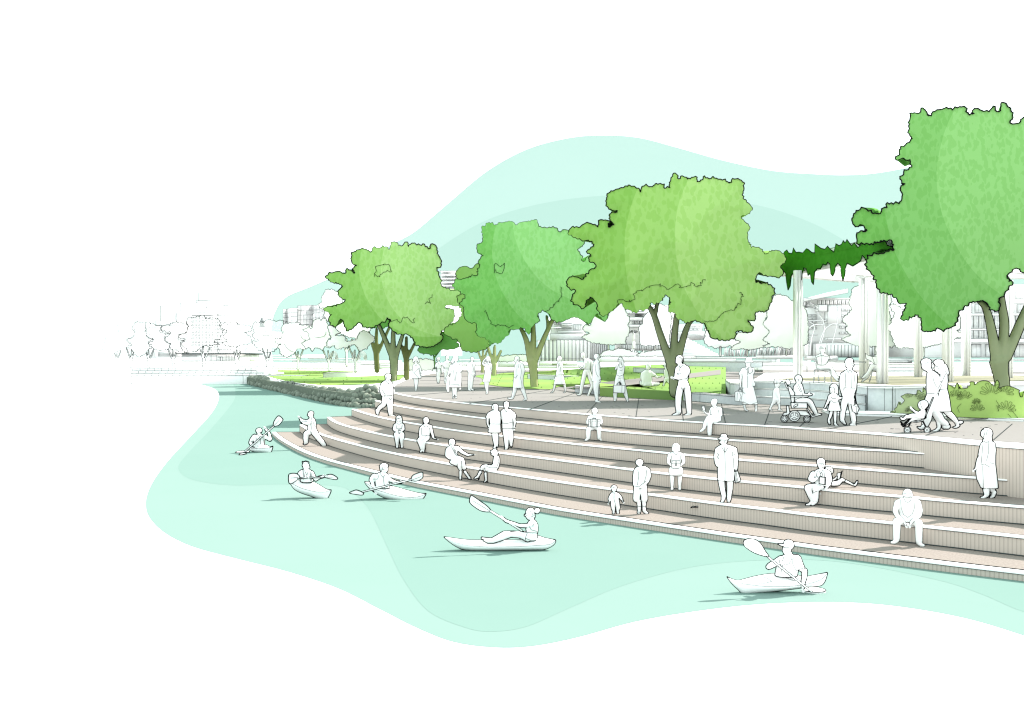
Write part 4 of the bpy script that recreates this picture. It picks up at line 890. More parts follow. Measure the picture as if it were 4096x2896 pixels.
def paddle(f, shaft, blades, label, grips=(), r=4.0):
    root = thing("paddle", f.P(*shaft[0]), label, "paddle", "paddles held by the kayakers")
    mb = MB(); sh = Shape(); P = [f.P(*p) for p in shaft]; sh.chain(P, [r * f.mpp] * len(P))
    V, Q = np.vstack(sh.V), sh.Fs
    def add(name, V, Fs, hw=2.0):
        mb = MB(); mb.add(V, Fs, 0)
        T = np.vstack([q if q.shape[1] == 3 else np.vstack([q[:, [0, 1, 2]], q[:, [0, 2, 3]]]) for q in Fs])
        P, Qe, N = contour(V, T); prisms_into(mb, P, Qe, N, hw * P[:, 1] / F, 1)
        return mb.build(name, [PLASTIC, INK], root, True)
    Vq = []; 
    for a, b in zip(P[:-1], P[1:]):
        c = cone_between(a, b, r * f.mpp, r * f.mpp, 14); Vq.append(c)
    s2 = Shape(); [s2.add(*c) for c in Vq]; add("shaft", np.vstack(s2.V), s2.Fs)
    for out, dz, rib in blades:
        pts = cat_rom(out, 4, True); n = len(pts); cen = np.mean(pts, 0)
        mb = MB(); fr = [f.P(p[0], p[1], dz - 1.5) for p in pts]; bk = [f.P(p[0], p[1], dz + 1.5) for p in pts]
        mb.add(fr + [f.P(cen[0], cen[1], dz - 5)], [np.array([[i, (i+1) % n, n] for i in range(n)])]); mb.add(bk, tess(bk)[:, ::-1])
        mb.add(fr + bk, [np.array([[i, n + i, n + (i+1) % n, (i+1) % n] for i in range(n)])])
        mb.line(fr, 2.2 * f.d / F, 1, True)
        if rib: mb.line([f.P(p[0], p[1], dz - 5.5) for p in rib], .8 * f.d / F, 1)
        mb.build("blade", [PLASTIC, INK], root)
    for x, y, dz in grips: pass
def ripple(f, x, y, rx, ry, label):
    c = G(f.ox + x / f.s, f.oy + y / f.s, ZW); d = c[1]; a = rx / f.s / F * d; an = np.arange(48) * 2 * math.pi / 48
    b = ry / f.s * d * d / (F * (CAMZ - ZW)); mb = MB(); top = np.stack([c[0] + a * np.cos(an), c[1] + b * np.sin(an), np.full(48, ZW + .022)], 1); i = np.arange(48)
    lo = top.copy(); lo[:, 2] = ZW - .01; lo[:, :2] = c[:2] + (lo[:, :2] - c[:2]) * 1.04
    mb.add(np.vstack([top, lo]), np.stack([48 + i, 48 + (i+1) % 48, (i+1) % 48, i], 1), 0); mb.add(np.vstack([top, [c + np.array([0, 0, .024])]]), np.stack([i, (i+1) % 48, np.full(48, 48)], 1), 0)
    mb.line(list(top), 2.2 * d / F, 1, True)
    tag(mb.build("ripple", [WHITE, INK]), label, "ripple", "ripples round the paddle tips")
KG = "kayakers on the water"
def kayaker(f, foot, label, parts, strokes):
    g = Fig.__new__(Fig); g.__dict__.update(f.__dict__); g.parts = []; g.strokes = list(strokes); g.thin = False
    root = thing("person", g.P(*foot), label, "person", KG)
    for n, t in parts: g.part(n, t, CLOTH if n != 'body' else SKIN)
    g.core = Fig.core; g.build(root, 5.0)
# 1: far left
f, _ = kayak('Z2', [(536,1060,1052,1046,4),(548,1085,1060,1042,22),(590,1103,1068,1028,44),(660,1112,1068,1018,52),(720,1116,1062,1032,40),(757,1118,1056,1050,20),(782,1075,1045,1044,6),(787,1048,1040,1040,3)], dep(1400 + 1108 / 2.705, ZW) + .1, "small kayak with an upturned bow, farthest left on the water")
kayaker(f, (640,1060), "helmeted paddler in a vest in the farthest left kayak, arm raised", [
 ('body', "E 638,880,25,32,0 | 638,905,14 638,925,17 | 590,935,17 560,975,16,-4 545,1000,16,-6 560,1025,16,-22 572,1030,13,-26* | 690,935,17 735,955,15,-6 762,970,16,-10 745,900,15,-24 728,878,13,-28* | R.6 595,688,1000 600,690,1060"),
 ('shirt', "R.56 595,678,918 572,705,940 585,695,990 590,692,1040 | 590,935,24 560,975,21,-4 548,1005,18,-8 | 690,935,22 735,955,19,-6 758,970,18,-10"),
 ('helmet', "E 638,872,32,27,0 | 612,885,6,-16 640,880,6,-30 664,885,6,-16")],
 ["605,930 608,980 590,1015 / 625,920 655,940 655,1018 / 680,925 690,1010 / 545,985 580,995"])
paddle(f, [(478,1106,-64),(640,963,-48),(800,822,-34)], [([(792,820),(800,775),(835,722),(862,715),(896,748),(892,768),(850,815),(800,826)], -34, [(855,762),(800,818)])], "paddle held aloft by the helmeted paddler", r=6)
ripple(f, 463, 1108, 70, 11, "oval ripple where the farthest left paddle dips"); ripple(f, 462, 1131, 30, 9, "smaller ripple below the farthest left paddle tip")
# 2: facing us
f, _ = kayak('R1', [(160,400,385,372,8),(172,425,400,375,30),(215,480,435,385,52),(290,520,470,388,60),(380,550,495,392,58),(450,575,508,420,48),(520,594,510,462,34),(553,602,505,480,20),(590,540,495,487,10),(606,500,488,485,4)], dep(1780 + 585 / 2.705, ZW) + .2, "kayak with creased deck pointing at us, the one beside the spiky-haired paddler")
kayaker(f, (330,400), "spiky-haired paddler in a life vest holding the paddle level", [
 ('body', "E 336,238,30,40,10 | E 370,240,6,10,12 | 335,268,17,10 335,285,20,12 | 255,345,16,-10 290,352,14,-28 318,352,12,-32* | 440,375,16,-10 480,350,14,-28 505,345,13,-32* | R.6 285,405,360,12 285,405,400,12"),
 ('shirt', "R.56 285,375,268,12 262,406,295,14 270,405,340,14 280,408,395,14 | 275,300,22,10 255,340,19,-4 | 395,300,22,10 420,345,19,0 440,372,17,-10"),
 ('hair', "E 332,220,36,30,16 | 305,195,6,16 298,180,4,16 | 318,190,6,14 316,178,4,14 | 332,188,6,14 333,174,4,14 | 346,190,6,14 350,178,4,14 | 358,200,6,14 364,184,4,14")],
 ["296,262 310,340 312,380 / 305,262 320,345 / 320,275 345,330 360,275 / 378,265 385,390 / 388,265 396,385 / 305,205 335,198 358,206"])
paddle(f, [(240,358,-40),(530,347,-40)], [([(160,312),(230,309),(268,345),(250,372),(185,415),(152,412),(146,345)], -41, [(170,358),(250,350)]), ([(528,346),(560,325),(610,318),(655,338),(678,362),(665,375),(620,370),(560,358)], -40, [(540,348),(630,348)])], "paddle with rounded blades held level by the spiky-haired paddler", r=4.5)
# 3: looking right
f, _ = kayak('R1', [(972,398,396,394,3),(985,425,412,400,16),(1035,480,445,402,42),(1110,535,490,420,58),(1200,575,518,440,64),(1300,600,545,455,60),(1390,609,562,480,50),(1480,614,568,505,36),(1560,612,558,522,20),(1610,570,540,525,9),(1634,528,526,524,3)], dep(1780 + 600 / 2.705, ZW) + .3, "kayak with a high pointed bow, level with the paddler looking right",
 deck=[[(1235,470),(1270,452),(1320,447),(1345,460)],[(1100,465),(1180,478),(1260,470),(1320,462)]])
kayaker(f, (1150,470), "swept-haired paddler in a zipped vest leaning towards the steps, paddle low", [
 ('body', "E 1185,262,34,46,0 | 1165,300,20 1155,330,24 | E 1214,275,5,9 | 1052,400,20,-10 1065,455,17,-24 1072,472,15,-28* | 1270,390,18,-10 1320,408,15,-26 1345,405,14,-30*"),
 ('shirt', "R.56 1120,1200,300 1085,1220,330 1080,1230,390 1092,1238,465 | 1075,335,30,-4 1045,375,27,-8 1055,400,22,-10 | 1205,335,24,-4 1240,375,20,-8 1265,388,18,-10"),
 ('hair', "E 1178,232,46,36,6 | 1150,250,16,6 1150,275,11,6 | 1210,225,18,0")],
 ["1135,305 1170,350 1200,310 / 1172,350 1185,465 / 1108,305 1122,340 1108,370 1060,368 / 1085,385 1095,460 / 1165,245 1160,270 1185,260 / 1200,235 1185,240"])
paddle(f, [(945,508,-66),(1200,443,-72),(1480,372,-44)], [([(805,520),(850,495),(890,488),(955,518),(945,542),(880,536)], -66, None), ([(1470,380),(1490,330),(1560,300),(1595,296),(1602,320),(1595,360),(1540,390),(1495,390)], -44, [(1488,376),(1582,342)])], "paddle held low across the deck of the high-bowed kayak", r=6)
# 4: woman in sit-on-top
f, _ = kayak('R2', [(206,1212,1211,1209,3),(235,1240,1228,1214,18),(300,1290,1258,1224,42),(380,1335,1285,1236,58),(480,1354,1306,1246,66),(650,1358,1320,1246,70),(850,1356,1321,1245,70),(1050,1353,1316,1242,66),(1200,1350,1306,1200,54),(1290,1346,1300,1222,40),(1365,1315,1288,1236,24),(1405,1280,1262,1242,10),(1414,1255,1254,1252,4)], dep(1700 + 1356 / 2.705, ZW), "long sit-on-top kayak seen broadside with the paddler in a sports top")
kayaker(f, (1140,1240), "paddler in sunglasses with a hair bun and sports top, legs stretched along the deck", [
 ('body', "E 1130,965,42,62 | E 1082,975,7,12 | 1158,1010,22 1160,1045,22 | R.6 1130,1196,1035 1100,1216,1075 1092,1220,1120 1105,1215,1170 1100,1212,1215 1090,1195,1245 | 1170,1075,26,-24 1100,1090,20,-34 1030,1090,17,-38 940,1060,15,-38 880,1040,14,-38 862,1025,13,-38* | 1120,1170,18,20 1080,1168,15,18 1050,1165,13,10* | 1120,1215,42,-22 1020,1185,34,-26 925,1185,28,-28 830,1225,24,-28 740,1258,18,-28 680,1262,14,-28 640,1245,12,-28 | 1120,1200,38,24 960,1175,26,24 855,1172,22,24 790,1205,18,24 720,1240,14,24 640,1230,12,24 615,1222,9,24"),
 ('top', "R.64 1140,1196,1048 1112,1217,1075 1095,1221,1110 1098,1220,1150 1108,1216,1165"),
 ('shorts', "R.64 1108,1212,1165 1098,1214,1210 1090,1205,1245 | 1120,1217,45,-22 1085,1212,42,-24"),
 ('hair', "E 1138,945,46,50,6 | 1165,970,26,8 1178,995,14,8 | E 1212,928,30,31,6"), ('sunglasses', "1090,965,8,-34 1110,972,13,-36 1130,966,7,-36 1165,962,4,-36")],
 ["1118,918 1145,935 1155,960 / 1165,1092 1190,1055 / 1130,1100 1150,1135 1215,1152 / 1105,1165 1210,1168 / 1105,1170 1085,1225 1090,1255 / 1085,1225 1140,1248 / 1150,985 1162,990 1170,975"])
paddle(f, [(1050,1145,-40),(705,928,-40)], [([(712,938),(680,885),(600,825),(520,770),(496,766),(483,800),(485,840),(525,880),(612,932)], -40, [(520,822),(610,875),(705,932)])], "paddle with a long blade raised by the paddler in sunglasses", r=9)
# 5: cap, foreground
f, _ = kayak('R4', [(565,1240,1238,1236,3),(580,1262,1252,1246,10),(620,1315,1282,1264,24),(680,1372,1298,1280,40),(745,1424,1315,1266,52),(850,1414,1330,1238,62),(950,1404,1342,1218,66),(1050,1394,1346,1206,68),(1150,1383,1346,1205,68),(1280,1366,1340,1215,62),(1400,1352,1325,1236,52),(1500,1340,1300,1222,38),(1580,1330,1268,1206,24),(1622,1285,1232,1196,12),(1648,1205,1200,1190,5)], dep(1850 + 1405 / 2.705, ZW), "foreground kayak with a hatch on the bow, nearest to us",
 deck=[[(812,1270),(920,1310),(1045,1288)],[(812,1270),(920,1238),(990,1250),(1045,1288)],[(1010,1216),(1120,1215),(1200,1248),(1280,1276),(1325,1262)],[(1330,1235),(1336,1250),(1325,1262)]])
kayaker(f, (1200,1230), "paddler in a cap and short-sleeved top in the foreground kayak, paddle held diagonally", [
 ('body', "E 1208,945,42,58 | E 1245,942,9,16,-6 | 1235,985,30 1240,1020,34 | 1010,1130,26,-10 1060,1115,20,-30 1100,1100,17,-40* | 1400,1170,30,-10 1400,1240,26,-24 1385,1300,20,-38 1385,1320,18,-42*"),
 ('shirt', "R.56 1180,1300,1000 1130,1345,1040 1110,1340,1100 1095,1330,1160 1085,1318,1225 | 1150,1040,32,-4 1080,1085,29,-10 1020,1120,27,-12 | 1320,1035,40,-6 1345,1100,38,-14 1370,1150,34,-16"),
 ('cap', "E 1228,890,58,56,4 | 1185,895,14,-20 1145,890,9,-26 1115,880,4,-28")],
 ["1180,1015 1165,1060 1170,1095 1195,1110 1235,1095 1265,1040 1265,1010 / 1135,1050 1120,1130 / 1330,1010 1275,1040 1270,1090 1310,1172 1395,1140 / 1165,1110 1145,1200 / 1165,918 1210,920 1260,915", ])
paddle(f, [(1010,1025,-46),(1250,1217,-78),(1478,1398,-90)], [([(1015,1020),(975,955),(925,875),(870,835),(805,825),(755,838),(738,870),(760,915),(840,970),(930,1005)], -46, [(840,890),(1005,1025)])], "paddle with a teardrop blade held by the paddler in the cap", r=8)
ripple(f, 1503, 1390, 122, 28, "large oval ripple where the foreground paddle dips")
# ---------------------------------------------------------------- bags, chairs, wheels and other things people use
def fig_of(sub):
    for k, v in PEOPLE.items():
        if sub in k: return v[0]
    raise KeyError(sub)
def plate(f, root, name, pts, dz=0, th=4, hw=None, strokes=(), m=None, rnd_=0, bold=None, closed_rim=True):
    "flat stiff piece of real thickness seen face-on, rimmed with a line"
    bold = (not f.thin) if bold is None else bold; hw = hw or (2.0 if bold else 1.1)
    if rnd_: pts = cat_rom(pts, rnd_, True)
    n = len(pts); fr = [f.P(p[0], p[1], dz - th / 2) for p in pts]; bk = [f.P(p[0], p[1], dz + th / 2) for p in pts]; mb = MB()
    T = tess(fr); mb.add(fr, T); mb.add(bk, T[:, ::-1]); mb.add(fr + bk, [np.array([[i, n + i, n + (i+1) % n, (i+1) % n] for i in range(n)])])
    mb.line(fr, hw * f.d / F, 1, True)
    for s in strokes: mb.line([f.P(p[0], p[1], dz - th / 2 - .6) for p in s], (.9 if bold else .7) * f.d / F, 1)
    return mb.build(name, [m or PLASTIC, INK if bold else INK2], root)
def bar(f, root, name, text, m=None, hw=None, bold=None):
    "round bars (tapered limbs) with rim lines"
    bold = (not f.thin) if bold is None else bold; sh = Shape()
    f.shapes(sh, text, hands=False); V = np.vstack(sh.V); T = np.vstack([q if q.shape[1] == 3 else np.vstack([q[:, [0, 1, 2]], q[:, [0, 2, 3]]]) for q in sh.Fs])
    rmin = min(nums(t)[2] for t in text.replace('|', ' ').split() if t[0] not in 'ER') if text.strip()[0] not in 'ER' else 9
    V, Q = sh.fuse(max(min(5.0, rmin * .7), 1.6) * f.mpp, 1); tree, _ = bvh_of([(V, Q)]); P, Qe, N = contour(V, Q); keep, outer = split_contour(P, Qe, N, tree)
    mb = MB(); mb.add(V, Q, 0); w = np.where(outer, hw or (2.0 if bold else 1.1), .8)[keep] * P[keep][:, 1] / F
    prisms_into(mb, P[keep], Qe[keep], N[keep], w, 1)
    return mb.build(name, [m or PLASTIC, INK if bold else INK2], root, True)
def prop(name, f, at, label, cat=None): return thing(name, f.P(*at), label, cat or name.replace('_', ' '))

f = fig_of("small handbag on the bent arm"); r = prop("handbag", f, (915,234), "small handbag hanging from the far walker's bent arm", "bag")
plate(f, r, "bag_body", [(893,207),(935,205),(940,232),(890,234)], -16, 8); bar(f, r, "handle", "897,207,1.6,-16 908,193,1.6,-16 928,193,1.6,-16 932,206,1.6,-16")
f = fig_of("backpack stooping"); r = prop("backpack", f, (985,330), "soft backpack slung on the stooping walker", "bag"); bar(f, r, "bag_body", "940,240,20,14 985,270,24,18 1000,330,19,20 1000,370,14,20")
r = prop("phone", f, (868,345), "phone held out by the stooping walker", "phone"); plate(f, r, "case", [(864,334),(880,336),(878,352),(864,350)], -6, 3)
f = fig_of("flared jeans"); r = prop("shopping_bag", f, (1288,600), "square shopping bag carried by the person in sunglasses", "bag")
plate(f, r, "bag_body", [(1228,515),(1352,518),(1350,602),(1226,596)], -16, 30, strokes=[[(1320,518),(1318,600)]]); bar(f, r, "handle", "1262,517,2,-26 1274,490,2,-22 1290,480,2,-18 1306,492,2,-22 1312,518,2,-26"); bar(f, r, "handle", "1252,517,2,-6 1270,492,2,-12 1290,480,2,-14 1300,492,2,-12 1302,518,2,-6")
f = fig_of("bucket hat"); r = prop("tote_bag", f, (970,700), "pleated tote bag hanging from the hand of the person in a bucket hat", "bag")
plate(f, r, "bag_body", [(918,592),(940,580),(1000,592),(1030,606),(1025,700),(970,694),(920,688)], -10, 34, strokes=[[(945,600),(940,690)],[(970,596),(985,640),(965,692)],[(1000,600),(985,690)]]); bar(f, r, "handle", "945,598,3,-24 966,560,3,-20 980,545,3,-16 990,570,3,-20 1000,600,3,-24")
r = prop("papers", f, (1085,390), "loose papers pressed to the chest by the person in a bucket hat", "paper"); plate(f, r, "sheets", [(1062,326),(1106,326),(1108,372),(1080,392),(1064,380)], -44, 4)
f = fig_of("shoulder bag"); r = prop("shoulder_bag", f, (335,830), "shoulder bag hanging at the hip of the adult beside the girl", "bag")
plate(f, r, "bag_body", [(290,720),(312,735),(352,715),(366,735),(380,768),(358,832),(306,796)], -14, 26, strokes=[[(296,725),(356,752)],[(356,752),(350,826)],[(366,738),(356,752)]]); bar(f, r, "strap", "334,600,3,-22 318,650,3,-24 298,722,3,-24 | 334,600,3,-22 340,660,3,-24 350,716,3,-24")
f = fig_of("looking at a tablet"); r = prop("tablet", f, (585,795), "tablet held up by the bearded person on the top step", "tablet"); plate(f, r, "case", [(558,742),(590,738),(602,792),(575,796)], -26, 4, strokes=[[(566,748),(588,745),(597,786)]])
f = fig_of("upright briefcase"); r = prop("briefcase", f, (1022,965), "two-strap briefcase standing on the lap of the person with headphones", "briefcase")
plate(f, r, "case", [(958,885),(1085,885),(1083,966),(957,966)], -20, 22, strokes=[[(958,905),(1085,905)]])
for x in (988, 1047): plate(f, r, "strap", [(x - 7, 883),(x + 7, 883),(x + 6, 965),(x - 6, 965)], -33, 3)
bar(f, r, "handle", "1002,883,2.5,-20 1008,872,2.5,-20 1034,872,2.5,-20 1040,883,2.5,-20")
f = fig_of("bobbed hair"); r = prop("handbag", f, (957,480), "buckled handbag on the lap of the person with bobbed hair", "bag")
plate(f, r, "bag_body", [(918,398),(998,398),(1004,440),(1002,478),(912,478),(910,440)], -20, 24, strokes=[[(914,430),(1002,430)],[(950,398),(950,440),(964,440),(964,398)]]); plate(f, r, "buckle", [(950,436),(964,436),(964,452),(950,452)], -34, 3)
f = fig_of("trilby"); r = prop("briefcase", f, (1625,628), "slim briefcase carried by the person in the trilby hat", "briefcase")
plate(f, r, "case", [(1580,506),(1626,498),(1662,606),(1602,630)], -6, 26, strokes=[[(1596,504),(1616,626)],[(1606,502),(1628,620)]]); bar(f, r, "handle", "1590,504,2.5,-6 1596,493,2.5,-6 1612,491,2.5,-6 1618,500,2.5,-6")
f = fig_of("father in jacket"); r = prop("book", f, (1595,250), "open book held by the father on the step", "book"); plate(f, r, "cover", [(1562,165),(1628,172),(1626,252),(1558,240)], -32, 8, strokes=[[(1620,174),(1618,248)]])
f = fig_of("small child leaning"); r = prop("booklet", f, (1770,240), "booklet read by the small child beside the father", "book"); plate(f, r, "page", [(1752,174),(1796,166),(1782,236),(1756,240)], -28, 3); plate(f, r, "page", [(1796,166),(1810,148),(1790,226),(1782,236)], -24, 3)
f = fig_of("small cup"); r = prop("cup", f, (532,880), "small cup in the hands of the seated person with a fringe", "cup"); bar(f, r, "cup_wall", "532,856,9,-6 532,876,8,-6")
# powered wheelchair
dw = dep(1350 + 918 / 2.705, 0); f = Fig('Z5', dw); r = prop("wheelchair", f, (1575,918), "powered wheelchair with headrest and three wheels a side on the promenade", "wheelchair")
def wheel(f, r, x, y, rad, dz, spokes=3, th=14):
    an = np.arange(28) * 2 * math.pi / 28; ring = [(x + rad * math.cos(a), y + rad * math.sin(a)) for a in an]
    st = [[(x + rad * .72 * math.cos(a), y + rad * .72 * math.sin(a)) for a in np.append(an, 0)]]
    for k in range(spokes):
        a = -math.pi / 2 + k * 2 * math.pi / spokes; st.append([(x + rad * .62 * math.cos(a + .35), y + rad * .62 * math.sin(a + .35)), (x + rad * .18 * math.cos(a + 1.05), y + rad * .18 * math.sin(a + 1.05)), (x + rad * .62 * math.cos(a + 1.75), y + rad * .62 * math.sin(a + 1.75)), (x + rad * .68 * math.cos(a + 1.05), y + rad * .68 * math.sin(a + 1.05)), (x + rad * .62 * math.cos(a + .35), y + rad * .62 * math.sin(a + .35))])
    if not spokes: st.append([(x + rad * .25 * math.cos(a), y + rad * .25 * math.sin(a)) for a in np.append(an, 0)])
    return plate(f, r, "wheel", ring, dz, th, strokes=st)
for dz in (-60, 60):
    for x, y, rad in ((1562,850,60),(1697,883,38),(1454,880,39)): wheel(f, r, x, y, rad, dz)
plate(f, r, "motor_housing", [(1475,738),(1500,735),(1510,800),(1600,790),(1690,795),(1725,830),(1740,870),(1690,850),(1620,840),(1500,835),(1430,850),(1445,815),(1478,810)], 0, 90)
plate(f, r, "seat", [(1522,705),(1700,708),(1702,765),(1530,765)], 0, 110); plate(f, r, "backrest", [(1490,520),(1520,535),(1565,600),(1560,700),(1530,710),(1515,620),(1498,568)], 20, 100)
bar(f, r, "headrest", "1490,470,20,10 1500,495,20,10 | 1462,490,6,20 1475,520,7,20 1490,550,7,20"); bar(f, r, "armrest", "1525,637,7,-58 1708,637,7,-58"); bar(f, r, "footrest", "1700,770,6,-20 1757,856,7,-20 1852,832,6,-20"); bar(f, r, "joystick", "1560,745,8,-62 1592,728,8,-62")
g_, _ = pb('Z5', (1600,918), 0, "person in jacket seated in the powered wheelchair looking right, cup in hand", [
 ('body', "E 1612,458,33,42 | 1600,490,18 1605,510,22 | E 1640,470,5,8 | 1700,620,13,-26 1722,618,12,-28*"),
 ('jacket', "R.66 1582,1640,500 1556,1650,530 1552,1662,575 1548,1668,630 1546,1668,690 | 1600,540,26,-18 1615,600,22,-24 1660,622,16,-26 1700,622,14,-26"),
 ('trousers', "1595,690,42,0 1700,685,34,-16 1735,705,28,-16 1770,770,23,-16 1795,815,19,-16"), ('hair', "E 1606,440,37,34,6"), ('shoe', "1790,822,16,-16 1820,832,11,-18 1850,832,8,-18")],
 ["1600,500 1640,580 1660,640 / 1590,520 1630,590 / 1622,460 1634,458 / 1628,480 1638,478 / 1598,455 1606,450 1610,468 1600,474", "1550,690 1600,660 1640,650"], d=dw, dy=0)
r = prop("cup", f, (1722,620), "cup held by the person in the wheelchair", "cup"); bar(f, r, "cup_wall", "1722,602,13,-30 1722,622,11,-30", bold=True)
# pushchair with a baby
f = PEOPLE['pushing'][0]; f = Fig('Z6', f.d - .3, 0, f.dy); r = prop("pushchair", f, (1010,1040), "light pushchair on small wheels with a baby in it", "pushchair")
for dz in (-50, 40):
    wheel(f, r, 902, 1002, 38, dz, 0, 8); wheel(f, r, 1116, 1002, 37, dz, 0, 8)
bar(f, r, "frame", "1180,650,5,-45 1090,868,5,-45 1060,900,5,-45 1000,915,5,-45 940,905,5,-45 | 965,855,4,-45 905,985,4,-45 | 1045,855,4,-45 1112,990,4,-45 | 830,910,4,-45 860,955,4,-45 950,870,4,-45", bold=True)
bar(f, r, "frame", "1180,650,5,35 1090,868,5,35 1000,915,5,35 940,905,5,35 | 965,855,4,35 905,985,4,35 | 1045,855,4,35 1112,990,4,35", bold=True)
bar(f, r, "tray", "955,843,10,-45 1085,840,10,-45"); plate(f, r, "seat", [(950,860),(1085,850),(1095,760),(1110,755),(1105,870),(1060,902),(1000,916),(940,905)], 0, 70, bold=True)
pb('Z6', (1010,1040), 0, "baby sitting in the pushchair with feet up and one arm raised", [
 ('body', "E 1066,732,44,52,-30 | 1070,775,16,-30 | 1010,815,15,-50 980,800,12,-54 965,785,11,-54* | 930,900,15,-36 890,930,12,-36 860,955,11,-36 | 900,850,16,-50 860,885,13,-50 840,880,11,-50"),
 ('shirt', "R.7 1045,1095,782,-30 1035,1098,810,-30 1030,1098,850,-30 | 1070,800,18,-46 1030,815,16,-52"), ('trousers', "1065,855,26,-44 960,845,24,-50 900,860,19,-50 | 1060,865,26,-20 980,875,22,-34 920,905,16,-36"),
 ('hair', "E 1078,725,44,50,-24"), ('shoe', "850,885,13,-50 832,868,10,-50 | 865,950,12,-36 845,940,9,-36")],
 ["1050,690 1040,720 1055,745 1062,770"], d=f.d, dy=f.dy)

db_ = riser_depth(1, 2780, 0) - .05; f = Fig('R3', db_); r = prop("open_book", f, (1160, 895), "tiny open book lying by the foot of the step left of the trilby hat's wearer", "book")
plate(f, r, "page", [(1117,897),(1128,885),(1150,879),(1162,885),(1160,892)], 0, 6, bold=True); plate(f, r, "page", [(1162,885),(1172,880),(1192,879),(1207,891),(1160,892)], 0, 6, bold=True)
# ---------------------------------------------------------------- raised plaza on the right: walls, steps, columns, roof
ZP = .88
M_BLUE = mat("blue_grey_white_stone", (.53, .56, .57), (.605, .63, .638), 9.0, 'noise', lo=.3, hi=.7)
M_SAND = mat("pale_yellow_floor", (.455, .45, .335), (.46, .455, .345), 2, 'noise')
LN = 1
def wall(name, plan, z0, z1, label, cat="wall", cap=True, m=None, hw=.012):
    r = thing(name, (plan[0][0], plan[0][1], z0), label, cat)
    mb = MB(); mb.prism(plan, z0, z1 - .05, 0, lines=1, hw=hw); mb.build("wall_face", [m or M_BLUE, INK3], r)
    if cap:
        c = np.mean(np.array(plan), 0); pl = [tuple(c + (np.array(p) - c) * 1.004) for p in plan]
        mb = MB(); mb.prism(pl, z1 - .05, z1, 0, lines=1, hw=hw); mb.build("coping", [WHITE, INK3], r)
    return r
def gx(x, d): return (x - CX) / F * d
# long seat wall in front of the raised lawn
p0, p1, p2 = G(2300,1569,0), G(2800,1606,0), G(2978,1621,0)
wall("seat_wall", [tuple(p0[:2]), tuple(p1[:2]), tuple(p2[:2]), (p2[0] + .1, p2[1] + .5), (p1[0] + .15, p1[1] + .6), (p0[0] + .1, p0[1] + .8)], -.02, ZR + .02, "long low blue-grey seat wall edging the raised lawn")
wall("seat_wall", [(gx(2902, 39), 38.2), (gx(2955, 37), 36), (gx(3000, 36), 36), (gx(3010, 44), 44), (gx(2902, 44), 44)], -.02, .78, "square blue-grey wall block at the right end of the lawn")
bk = [('Z4', [(300,400),(850,425),(850,470),(300,445)], ZL, "low blue-grey bench wall near the fork-trunked tree"), ('Z4', [(1470,328),(1880,338),(1880,385),(1470,372)], GS(2600, 1490)[2], "low blue-grey bench wall behind the sitters on the lawn")]
for reg, q, z, lab in bk:
    a, b = [G(x, y, z) for x, y in px(reg, [q[3], q[2]])]; h = (q[3][1] - q[0][1]) / 2.705 / F * a[1]
    wall("bench_wall", [tuple(a[:2]), tuple(b[:2]), (b[0] + .1, b[1] + 1.2), (a[0], a[1] + 1.2)], z - .02, z + h, lab)
a, b = [G(x, y, ZB) for x, y in px('B7', [(1118,1190),(1760,1168)])]; e = G(*px('B7', [(2300,1140)])[0], ZB)
wall("bench_wall", [tuple(a[:2]), tuple(b[:2]), tuple(e[:2]), (e[0], e[1] + 3), (b[0], b[1] + 3), (a[0], a[1] + 3)], ZB, ZB + 76 / 3.8267 / F * a[1], "long white wall lying across the left lawn", m=WHITE, hw=.02)
wall("garden_wall", [(gx(2660, 63), 63), (gx(3050, 60), 60), (gx(3050, 62), 62), (gx(2660, 65), 65)], .9, 1.58, "blue-grey garden wall behind the right end of the lawn", hw=.015)
# plaza deck
front = [(gx(3010, 37.6), 37.6), (gx(3240, 35.8), 35.8), (gx(3400, 32.9), 32.9), (gx(3470, 30.3), 30.3), (gx(3570, 30.0), 30.0), (gx(3700, 31.0), 31.0), (gx(4300, 35.5), 35.5)]
deck = front + [(32, 60), (17.2, 60)]
r = thing("raised_plaza", (front[3][0], front[3][1], 0), "raised plaza with blue-grey walls and a pale yellow floor behind the wheelchair", "plaza")
mb = MB(); mb.prism(deck, -.02, ZP - .06, 0, lines=1, hw=.01); mb.build("wall_face", [M_BLUE, INK3], r)
c = np.array([18, 45.]); mb = MB(); mb.prism([tuple(c + (np.array(p) - c) * 1.006) for p in deck], ZP - .06, ZP, 0, lines=1, hw=.01); mb.build("coping", [WHITE, INK3], r)
mb = MB(); mb.sheet([(gx(3060, 41), 41, ZP + .004), (gx(3300, 36.4), 36.4, ZP + .004), (gx(3560, 32), 31.4, ZP + .004), (gx(4200, 37), 38, ZP + .004), (gx(4200, 47), 49, ZP + .004), (gx(3450, 47), 49, ZP + .004), (gx(3200, 42), 43, ZP + .004)]); mb.build("floor", [M_SAND], r)
for k in range(2):      # two broad steps before the deck
    o = .75 * (2 - k); pl = [(gx(2985, 37.8 - o), 37.8 - o), (gx(3240, 35.7 - o), 35.7 - o), (gx(3400, 32.8 - o), 32.8 - o), (gx(3462, 30.7 - o * .5), 30.7 - o * .5), (gx(3466, 31.2), 31.2), (gx(3405, 33.3), 33.3), (gx(3240, 36.2), 36.2), (gx(2990, 38.4), 38.4)]
    mb = MB(); mb.prism(pl, -.015, .295 * (k + 1) - .04, 0, lines=1, hw=.009); s = mb.build("step", [M_BLUE, INK3], r)
    cc = np.mean(np.array(pl), 0); mb = MB(); mb.prism([tuple(cc + (np.array(p) - cc) * 1.005) for p in pl], .295 * (k + 1) - .04, .295 * (k + 1), 0, lines=1, hw=.009); mb.build("nosing", [WHITE, INK3], s)
jm = MB()
